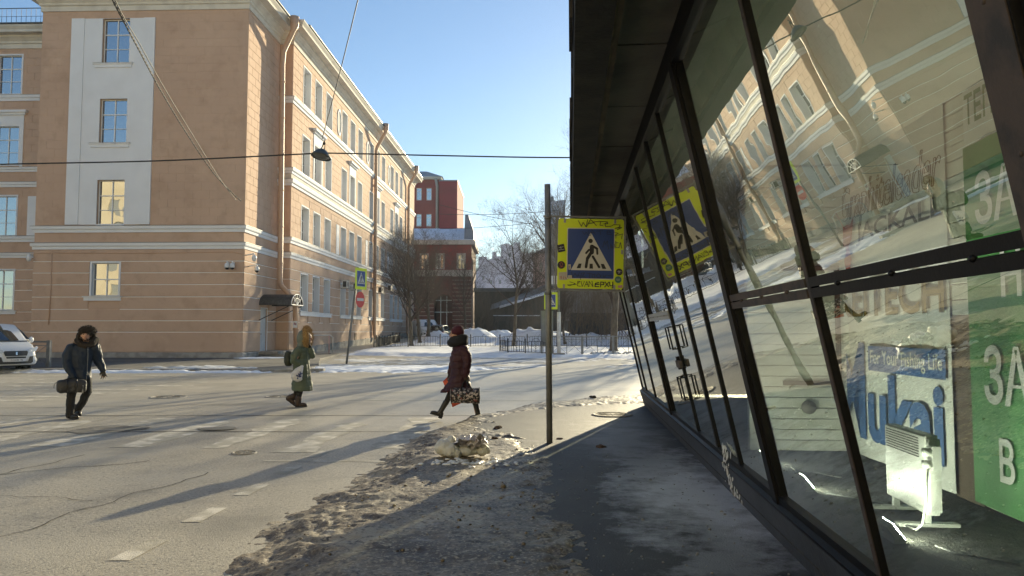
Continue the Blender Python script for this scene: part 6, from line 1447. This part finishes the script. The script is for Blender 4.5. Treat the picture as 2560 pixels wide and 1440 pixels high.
q.build('strap', BLT, g); q = MB(M); q.tube([P(740, 800, -.17), P(700, 840, -.18), P(693, 890, -.18)], .007, 5); q.tube([P(1005, 860, -.27), P(1000, 960, -.25)], .012, 5); q.build('strap_end', mat('buckle_grey', (.3, .3, .3), .4), g)

# --- woman in long olive parka
t, M = person(748, 1017, 'woman in long olive parka with fur hood holding a hand to her face')
P = lambda x, y, d=0.0: Vector(((x - 330) * .00186, d, (1050 - y) * .00186))
fd = Vector((.92, -.35, -.05)); hc_ = P(405, 258, 0)
b = MB(); head(b, hc_, fd, .098); b.tube([P(385, 300), P(365, 385)], [.05, .06], 10)
b.rings([(P(345, 0).x, 0, P(0, 370).z, .11, .15), (P(335, 0).x, 0, P(0, 480).z, .12, .15), (P(330, 0).x, 0, P(0, 600).z, .11, .13), (P(330, 0).x, 0, P(0, 700).z, .13, .16)], 14)
limb(b, [P(330, 390, -.17), P(275, 510, -.20), P(345, 560, -.17)], [.055, .042, .03]); limb(b, [P(370, 390, .14), P(455, 470, .05), P(440, 365, -.06)], [.055, .042, .03])
limb(b, [P(320, 700, .07), P(305, 850, .07), P(270, 985, .06)], [.06, .04, .03]); limb(b, [P(345, 700, -.07), P(335, 860, -.07), P(325, 990, -.07)], [.06, .04, .03])
hand(b, P(440, 368, -.06), (-.12, -.05, 1), (.9, -.3, 0), .155, 1.0, .1, 1.0, 1); hand(b, P(345, 560, -.17), (.4, 0, -1), (0, -1, 0), .155, .9, .1, 1.0, -1)
bd = skinned(M, b, .0085, 'body', SKIN, t); face_parts(M, hc_, fd, bd, .098)
b = MB()
b.rings([(P(372, 0).x, 0, P(0, 335).z, .09, .10), (P(352, 0).x, 0, P(0, 375).z, .145, .19), (P(345, 0).x, 0, P(0, 450).z, .175, .215), (P(345, 0).x, 0, P(0, 570).z, .175, .21), (P(350, 0).x, 0, P(0, 700).z, .195, .225), (P(358, 0).x, 0, P(0, 800).z, .215, .235), (P(362, 0).x, 0, P(0, 868).z, .222, .24)], 22)
limb(b, [P(315, 395, -.19), P(262, 455, -.22), P(262, 515, -.23), P(305, 545, -.21), P(350, 558, -.18)], [.085, .085, .08, .072, .062]); limb(b, [P(385, 395, .15), P(440, 455, .10), P(462, 462, .04), P(452, 410, -.03), P(442, 385, -.06)], [.085, .08, .075, .064, .056])
ct = skinned(M, b, .013, 'parka', OLIV, t, 3, .013, .010)
q = MB(M); q.tube([P(398, 400, -.17), P(425, 560, -.185), P(447, 700, -.18), P(470, 860, -.16)], .012, 5); q.build('zip_flap', OLIV, ct)
b = MB(); b.ell(P(368, 265, 0), (.15, .155, .20), 16, 12); b.ell(P(360, 345, 0), (.13, .15, .09)); hd_ = skinned(M, b, .013, 'hood', mat('hood_nylon', (.13, .15, .125), .7, bump=.3, bscale=9, bdist=.02), t)
b = MB(); ax = Vector((.95, -.31, 0)).normalized(); sx = Vector((.31, .95, 0)).normalized(); cc = P(420, 255, -.02)
rg = [cc + sx * .155 * math.cos(6.2832 * i / 16) + Vector((0, 0, .195 * math.sin(6.2832 * i / 16))) - ax * .04 * abs(math.sin(6.2832 * i / 16)) for i in range(16)]
b.tube(rg, .062, 10, closed=True); fr = skinned(M, b, .014, 'fur_trim', FURT, t)
def ringpts(R):
    i = R.randrange(16); p = rg[i].lerp(rg[(i + 1) % 16], R.random()); nm = ((p - cc).normalized() * R.uniform(-.2, 1) + ax * R.uniform(-.8, 1)).normalized(); return p + nm * .05, nm
hairs(M, ringpts, 'trim_fur', FURT, fr, 1500, .055, 6, 1, .005)
b = MB(); hand(b, P(440, 368, -.06), (-.12, -.05, 1), (.9, -.3, 0), .17, 1.0, .1, 1.3, 1); limb(b, [P(444, 388, -.06), P(440, 365, -.06)], [.04, .038]); skinned(M, b, .006, 'glove', BTR, t, 1)
b = MB(); hand(b, P(345, 560, -.17), (.25, 0, -1), (0, -1, 0), .165, 1.0, .1, 1.25, -1); limb(b, [P(338, 554, -.18), P(347, 562, -.17)], [.045, .04]); skinned(M, b, .006, 'glove', BTR, t, 1)
b = MB(); limb(b, [P(318, 740, .07), P(300, 880, .07), P(272, 960, .06)], [.085, .062, .05]); limb(b, [P(340, 740, -.07), P(333, 890, -.07), P(325, 960, -.07)], [.085, .062, .05]); skinned(M, b, .012, 'trousers', BTR, t, 2, .010, 0, 14)
for hl_, te, an in ((P(190, 968, .07), P(285, 1046, .05), P(268, 930, .06)), (P(285, 1046, -.07), P(418, 1046, -.10), P(322, 945, -.07))):
    b = MB(); shoe(b, hl_, te, .055, .11, (-.4, 0, 1) if hl_.z > .1 else (0, 0, 1)); limb(b, [hl_ + (te - hl_) * .22 + Vector((0, 0, .06)), an], [.062, .070]); s_ = skinned(M, b, .010, 'boot', BOOT, t); sole(M, hl_, te, .056, 'sole', SOLE, s_)
    q = MB(M); m_ = hl_ + (te - hl_) * .45 + Vector((0, 0, .09))
    for k in range(3): q.tube([m_ + Vector((-.02 * k, -.05, .03 * k)), m_ + Vector((.015 - .02 * k, 0, .035 + .03 * k)), m_ + Vector((-.02 * k, .05, .03 * k))], .006, 4)
    q.build('lace', BTR, s_)
bc = M @ P(205, 580, 0); g = thing('backpack', 'dark olive backpack on the back of the woman in the parka', 'backpack', bc[:])
b = MB(); b.loft([[(P(205 - 8 * math.sin(zz * 3), 0).x + .085 * sc * math.cos(a), .02 + .15 * sc * math.sin(a), P(0, 580 - zz * 175).z) for a in [6.2832 * i / 18 for i in range(18)]] for zz, sc in ((0, .6), (.08, .9), (.3, 1.05), (.6, 1.0), (.85, .9), (.97, .6), (1.0, .3))]); skinned(M, b, .013, 'pack', OLID, g)
q = MB(M); q.tube([P(255, 420, -.10), P(285, 375, -.17), P(330, 372, -.20), P(350, 420, -.20), P(320, 500, -.20)], .018, 6); q.build('shoulder_strap', OLID, g)
b = MB(); b.ell(P(182, 520, .0), (.06, .11, .08)); skinned(M, b, .013, 'front_pocket', OLID, g)
bc = M @ P(300, 755, -.24); g = thing('plastic_bag', 'white plastic carrier bag with blue print held by the woman in the parka', 'bag', bc[:])
WPL = mat('white_plastic', (.62, .63, .66), .45, (.55, .56, .60), 3, bump=.9, bscale=9, bdist=.04)
b = MB(); b.loft([[(P(cx + rx * math.cos(a), 0).x, -.25 + ry * math.sin(a), P(0, zy).z) for a in [6.2832 * i / 16 for i in range(16)]] for cx, zy, rx, ry in ((318, 752, 20, .03), (305, 735, 58, .07), (296, 700, 66, .085), (300, 650, 62, .075), (322, 605, 45, .05), (345, 578, 22, .03), (350, 565, 10, .02))]); wb = skinned(M, b, .010, 'bag_body', WPL, g, 2, .012, 0, 14)
q = MB(M); r_ = random.Random(4); BPR = mat('bag_blue_print', (.03, .05, .16), .5)
for i in range(15): a, c_ = r_.gauss(318, 19), r_.gauss(680, 24); q.ell(P(a, c_, -.325 + .0 * i), (.016 * r_.uniform(.5, 1.4), .012, .018 * r_.uniform(.5, 1.4)), 6, 5)
q.build('print', BPR, wb)
q = MB(M); q.tube([P(330, 590, -.25), P(345, 560, -.2), P(352, 575, -.24)], .010, 5); q.build('handle', WPL, wb)

# --- woman in long burgundy coat
t, M = person(1142, 1050, 'woman in burgundy beanie and long dark quilted coat striding to the left', 0.02)
P = lambda x, y, d=0.0: Vector(((x - 2110) * .00158, d, (1198 - y) * .00158))
fd = Vector((-1, -.12, -.03)); hc_ = P(2095, 222, 0)
b = MB(); head(b, hc_, fd, .096); b.tube([P(2115, 270), P(2135, 360)], [.05, .06], 10)
b.rings([(P(2150, 0).x, 0, P(0, 360).z, .10, .15), (P(2145, 0).x, 0, P(0, 470).z, .12, .14), (P(2145, 0).x, 0, P(0, 620).z, .11, .13), (P(2145, 0).x, 0, P(0, 740).z, .13, .16)], 14)
limb(b, [P(2170, 385, -.16), P(2215, 540, -.20), P(2212, 690, -.18)], [.055, .04, .03]); limb(b, [P(2140, 385, .16), P(2060, 550, .22), P(2025, 690, .24)], [.055, .04, .03])
limb(b, [P(2115, 750, .06), P(2010, 930, .06), P(1935, 1110, .06)], [.06, .04, .03]); limb(b, [P(2180, 750, -.06), P(2300, 950, -.06), P(2335, 1120, -.06)], [.06, .04, .03])
hand(b, P(2212, 690, -.18), (.02, 0, -1), (.2, -1, 0), .155, 1.1, .08, 1.0, -1); hand(b, P(2025, 690, .24), (-.1, 0, -1), (0, 1, 0), .155, 1.1, .08, 1.0, 1)
bd = skinned(M, b, .0085, 'body', SKIN, t); face_parts(M, hc_, fd, bd, .096)
b = MB()
b.rings([(P(2140, 0).x, 0, P(0, 315).z, .08, .09), (P(2150, 0).x, 0, P(0, 365).z, .145, .185), (P(2143, 0).x, 0, P(0, 440).z, .168, .205), (P(2138, 0).x, 0, P(0, 540).z, .165, .20), (P(2142, 0).x, 0, P(0, 650).z, .172, .205), (P(2135, 0).x, 0, P(0, 740).z, .20, .22), (P(2128, 0).x, 0, P(0, 810).z, .235, .235), (P(2118, 0).x, 0, P(0, 862).z, .268, .235)], 22)
b.loft([[P(2000 + 40 * math.cos(a), zy, .10 * math.sin(a)) + Vector((sh, 0, 0)) for a in [6.2832 * i / 12 for i in range(12)]] for zy, sh in ((780, .05), (840, -.03), (885, -.075))])
limb(b, [P(2185, 395, -.18), P(2222, 470, -.21), P(2224, 540, -.22), P(2220, 620, -.21), P(2214, 672, -.19)], [.085, .085, .078, .068, .058]); limb(b, [P(2130, 395, .17), P(2075, 500, .21), P(2050, 600, .23), P(2030, 675, .24)], [.085, .08, .07, .058])
skinned(M, b, .013, 'quilted_coat', BURG, t, 2, .010, .014)
b = MB(); hand(b, P(2212, 690, -.18), (.02, 0, -1), (.2, -1, 0), .17, 1.1, .08, 1.3, -1); limb(b, [P(2213, 668, -.19), P(2212, 695, -.18)], [.044, .038]); skinned(M, b, .006, 'glove', mat('brown_glove', (.05, .035, .025), .8), t, 1)
b = MB(); hand(b, P(2025, 690, .24), (-.1, 0, -1), (0, 1, 0), .17, 1.1, .08, 1.3, 1); limb(b, [P(2030, 668, .24), P(2025, 695, .24)], [.044, .038]); skinned(M, b, .006, 'glove', MATS['brown_glove'], t, 1)
b = MB(); b.ell(P(2118, 190, 0), (.112, .108, .105), 18, 12); b.rings([(P(2115, 0).x, 0, P(0, 218).z, .118, .115), (P(2115, 0).x, 0, P(0, 196).z, .122, .12), (P(2118, 0).x, 0, P(0, 165).z, .112, .11), (P(2122, 0).x, 0, P(0, 130).z, .075, .075), (P(2124, 0).x, 0, P(0, 116).z, .03, .03)], 18)
skinned(M, b, .010, 'beanie', BEAN, t)
b = MB(); n = 12
for zy, rr, r0, ox in ((285, .115, .062, 0), (318, .13, .068, -10), (258, .10, .05, 12)): b.tube([P(2125 + ox, zy + 10 * math.sin(2 * 6.2832 * i / n)) + Vector((rr * math.cos(6.2832 * i / n), rr * math.sin(6.2832 * i / n), 0)) for i in range(n)], r0, 10, closed=True)
b.ell(P(2062, 318, -.03), (.06, .08, .05)); b.ell(P(2205, 258, 0), (.05, .09, .06)); skinned(M, b, .013, 'scarf', SCRF, t)
b = MB(); limb(b, [P(2100, 800, .06), P(2020, 930, .06), P(1985, 1010, .06)], [.075, .055, .050]); limb(b, [P(2190, 800, -.06), P(2300, 950, -.06), P(2318, 1010, -.06)], [.075, .055, .05]); skinned(M, b, .011, 'tights', BTR, t)
for hl_, te, an, hh in ((P(1948, 1165, .06), P(1805, 1128, .05), P(1985, 1000, .06), .035), (P(2385, 1180, -.06), P(2252, 1188, -.07), P(2318, 990, -.06), .012)):
    b = MB(); shoe(b, hl_, te, .045, .095, (-.25, 0, 1) if hh > .02 else (0, 0, 1)); kn = hl_ + (te - hl_) * .22 + Vector((0, 0, .06)); limb(b, [kn, kn.lerp(an, .5), an], [.048, .050, .056]); s_ = skinned(M, b, .010, 'boot', BLT, t); sole(M, hl_, te, .046, 'sole', SOLE, s_, hh)
bc = M @ P(2205, 1000, -.24); g = thing('duffel_bag', 'black and white floral duffel bag hanging from the hand of the striding woman', 'bag', bc[:])
FLO = mat('floral_cloth', (.02, .02, .026), .7, (.50, .44, .42), 26, .50, .56, 3, bump=.3, bscale=20, bdist=.01, third=[((.32, .10, .09), 11, .60, .66, 2), ((.12, .14, .22), 15, .62, .68, 2), ((.012, .012, .016), 20, .56, .60, 2)])
b = MB(); b.loft([[(P(x, 0).x, -.24 + .125 * sc * math.cos(a), P(0, 908 + (x - 2200) * .02).z + .135 * sc * math.sin(a)) for a in [6.2832 * i / 20 for i in range(20)]] for x, sc in ((2036, .6), (2040, .9), (2052, 1.0), (2200, 1.03), (2350, 1.0), (2364, .9), (2369, .6))]); db = skinned(M, b, .012, 'bag_body', FLO, g, 2, .008, 0, 12)
q = MB(M)
for x in (2048, 2360): q.tube([(P(x, 0).x, -.24 + .132 * math.cos(a), P(0, 908).z + .142 * math.sin(a)) for a in [6.2832 * i / 20 for i in range(20)]], .008, 5, closed=True)
q.tube([P(2045, 832, -.24), P(2200, 828, -.24), P(2362, 836, -.24)], .012, 5); q.build('piping', BTR, db)
q = MB(M)
for dd in (-.09, .06): q.tube([P(2150, 850, -.24 + dd), P(2180, 770, -.22 + dd * .5), P(2213, 735, -.19), P(2245, 775, -.22 + dd * .5), P(2280, 850, -.24 + dd)], .014, 6)
q.build('handle', BTR, g)
bc = M @ P(2070, 1065, .27); g = thing('orange_bag', 'bright orange plastic bag swinging behind the striding woman in burgundy', 'bag', bc[:])
ORG = mat('orange_plastic', (.62, .085, .03), .5, (.45, .05, .02), 3, bump=.6, bscale=10, bdist=.03)
q = MB(M); po = [(1945, 770), (2012, 706), (2060, 720), (2225, 990), (2160, 1025), (2058, 1070), (2035, 990)]; n = len(po)
ce = P(2080, 880, .27); q.loft([[P(x, y, .27).lerp(ce + Vector((0, dd, 0)), k) for x, y in po] for dd, k in ((-.09, .55), (-.05, .15), (0, 0), (.05, .15), (.09, .55))]); q.build('bag_body', ORG, g)
q = MB(M); q.tube([P(2000, 720, .27), P(2022, 700, .25), P(2050, 722, .27)], .010, 5); q.build('handle', ORG, g)

# ---------------------------------------------------------------- things lying about
p = Vector((-.58, 8.72, vz(-.58, 8.72))); t = thing('sandbag', 'torn pale sack of grit lying on the icy verge', 'sack', p[:])
SACK = mat('woven_sack', (.60, .60, .56), .7, (.48, .48, .43), 4, bump=.5, bscale=16, bdist=.02, third=[((.5, .5, .47), 2.5, .6, .7, 6)])
Mx = Tr(*p); b = MB(); Sx = lambda x, y, d=0: Vector(((x - 1155) * .00472, d, (1176 - y) * .00472))
b.ell(Sx(1112, 1155), (.125, .14, .10)); b.ell(Sx(1128, 1160, -.05), (.10, .12, .085)); b.ell(Sx(1165, 1163, .0), (.14, .13, .06)); b.ell(Sx(1143, 1166, -.09), (.055, .06, .055)); b.ell(Sx(1205, 1162, .02), (.09, .10, .065)); b.tube([Sx(1105, 1150, .06), Sx(1150, 1165, .08), Sx(1215, 1160, .06)], [.09, .07, .05], 10)
b.ell(Sx(1128, 1140, .02), (.06, .09, .06))
sk_ = skinned(Mx, b, .010, 'sack_body', SACK, t, 3, .012, 0, 16)
q = MB(Mx); R = random.Random(12); PLS = mat('torn_plastic', (.62, .60, .60), .3, (.5, .46, .46), 5, bump=.8, bscale=18, bdist=.03)
for j in range(3):
    rows = []
    for i in range(10): x = 1140 + i * 8.5 - j * 3; rows.append([Sx(x + R.uniform(-3, 3), 1150 - 10 * j * (1 - abs(i - 5) / 7) + R.uniform(-5, 5) - (12 if i > 7 else 0), -.10 + .09 * k + R.uniform(-.02, .02)) + Vector((0, 0, .03 * math.sin(k * 2 + i))) for k in range(4)])
    q.loft(rows, False, False, False)
q.build('torn_film', PLS, t)
R = random.Random(31); q = MB()
for i in range(70):
    x, y = R.gauss(-.42, .26), R.gauss(8.42, .10); z = vz(x, y); r = R.uniform(.012, .04); q.ell((x, y, z), (r * R.uniform(.8, 1.6), r, r * .5), 7, 5)
q.build('ice_lumps', mat('white_ice', (.75, .77, .8), .4), None, kind='stuff')
ROCK = mat('brown_clod', (.11, .07, .05), .95, (.06, .04, .03), 14, bump=1, bscale=30, bdist=.02)
def clod(px, py, r, label, seed, m=ROCK):
    p = G(px, py, .13); p.z = max(0.0, vz(p.x, p.y)); R = random.Random(seed); b = MB(Tr(*p))
    for i in range(7): b.ell((R.gauss(0, r * .45), R.gauss(0, r * .4), r * R.uniform(.2, .55)), (r * R.uniform(.4, .75), r * R.uniform(.4, .7), r * R.uniform(.3, .6)), 8, 6)
    me = fuse(b, r * .14, m, 1); c = inst(me, 'clod', None, I4); props(c, label, 'clod')
    off = Vector(p); me.transform(Tr(*(-off))); c.matrix_world = Tr(*off); PW[c] = Tr(*off)
clod(1243, 1066, .075, 'reddish frozen clod on the road edge near the striding woman', 1)
clod(1481, 994, .06, 'small dark clod at the road edge right of the sign pole', 2, mat('black_clod', (.03, .025, .02), .95))
clod(1502, 1112, .06, 'brown clod on the shaded pavement right of the sign pole foot', 3)
clod(1398, 1092, .05, 'crumbled brown clod just right of the sign pole foot', 4)
clod(1236, 1098, .035, 'small brown crumb on the verge between the sack and the walking woman', 5)
R = random.Random(77); q = MB()
for i in range(420):   # loose grit and ice chips on the pavement
    s, l = R.uniform(2.0, 9.5), R.uniform(-.2, 1.38); x, y = KP(s, l); z = max(.1, vz(x, y)); r = R.uniform(.003, .012) * (1 if R.random() < .9 else 1.8)
    q.ell((x, y, z + r * .3), (r, r * R.uniform(.6, 1.2), r * .6), 5, 4)
q.build('grit', mat('grit_grey', (.28, .28, .28), .8), None, kind='stuff')
q = MB()
for i in range(330):
    x, y = R.uniform(-2.1, .6), R.uniform(3.2, 12.5); z = vz(x, y)
    if z < .06: continue
    r = R.uniform(.005, .018) * (1 if R.random() < .92 else 1.8); q.ell((x, y, z + r * .2), (r, r * R.uniform(.6, 1.2), r * .7), 5, 4)
q.build('frozen_crumbs', ICE, None, kind='stuff')
# stones and snow lumps at the foot of the railing
R = random.Random(5); q = MB()
for i in range(60):
    x, y = R.uniform(5.0, 8.5), R.uniform(45.2, 47.6); z = fz(x, y); r = R.uniform(.05, .16); q.ell((x, y, z + r * .2), (r, r, r * .6), 6, 5)
q.build('snow_lumps', SNOWD, None, kind='stuff')

# ---------------------------------------------------------------- thin winter haze
hm = bpy.data.materials.new('winter_haze'); hm.use_nodes = True; hn = hm.node_tree.nodes; hn.clear()
ho = hn.new('ShaderNodeOutputMaterial'); hv = hn.new('ShaderNodeVolumePrincipled')
hv.inputs['Color'].default_value = (0.72, 0.86, 1.0, 1); hv.inputs['Density'].default_value = 0.00025; hv.inputs['Anisotropy'].default_value = 0.3
hm.node_tree.links.new(hv.outputs[0], ho.inputs['Volume'])
b = MB(); b.box(-180, -60, -1.1, 180, 300, 42); b.build('haze', hm, None, kind='stuff')
S.cycles.volume_bounces = 0; S.cycles.volume_step_rate = 5
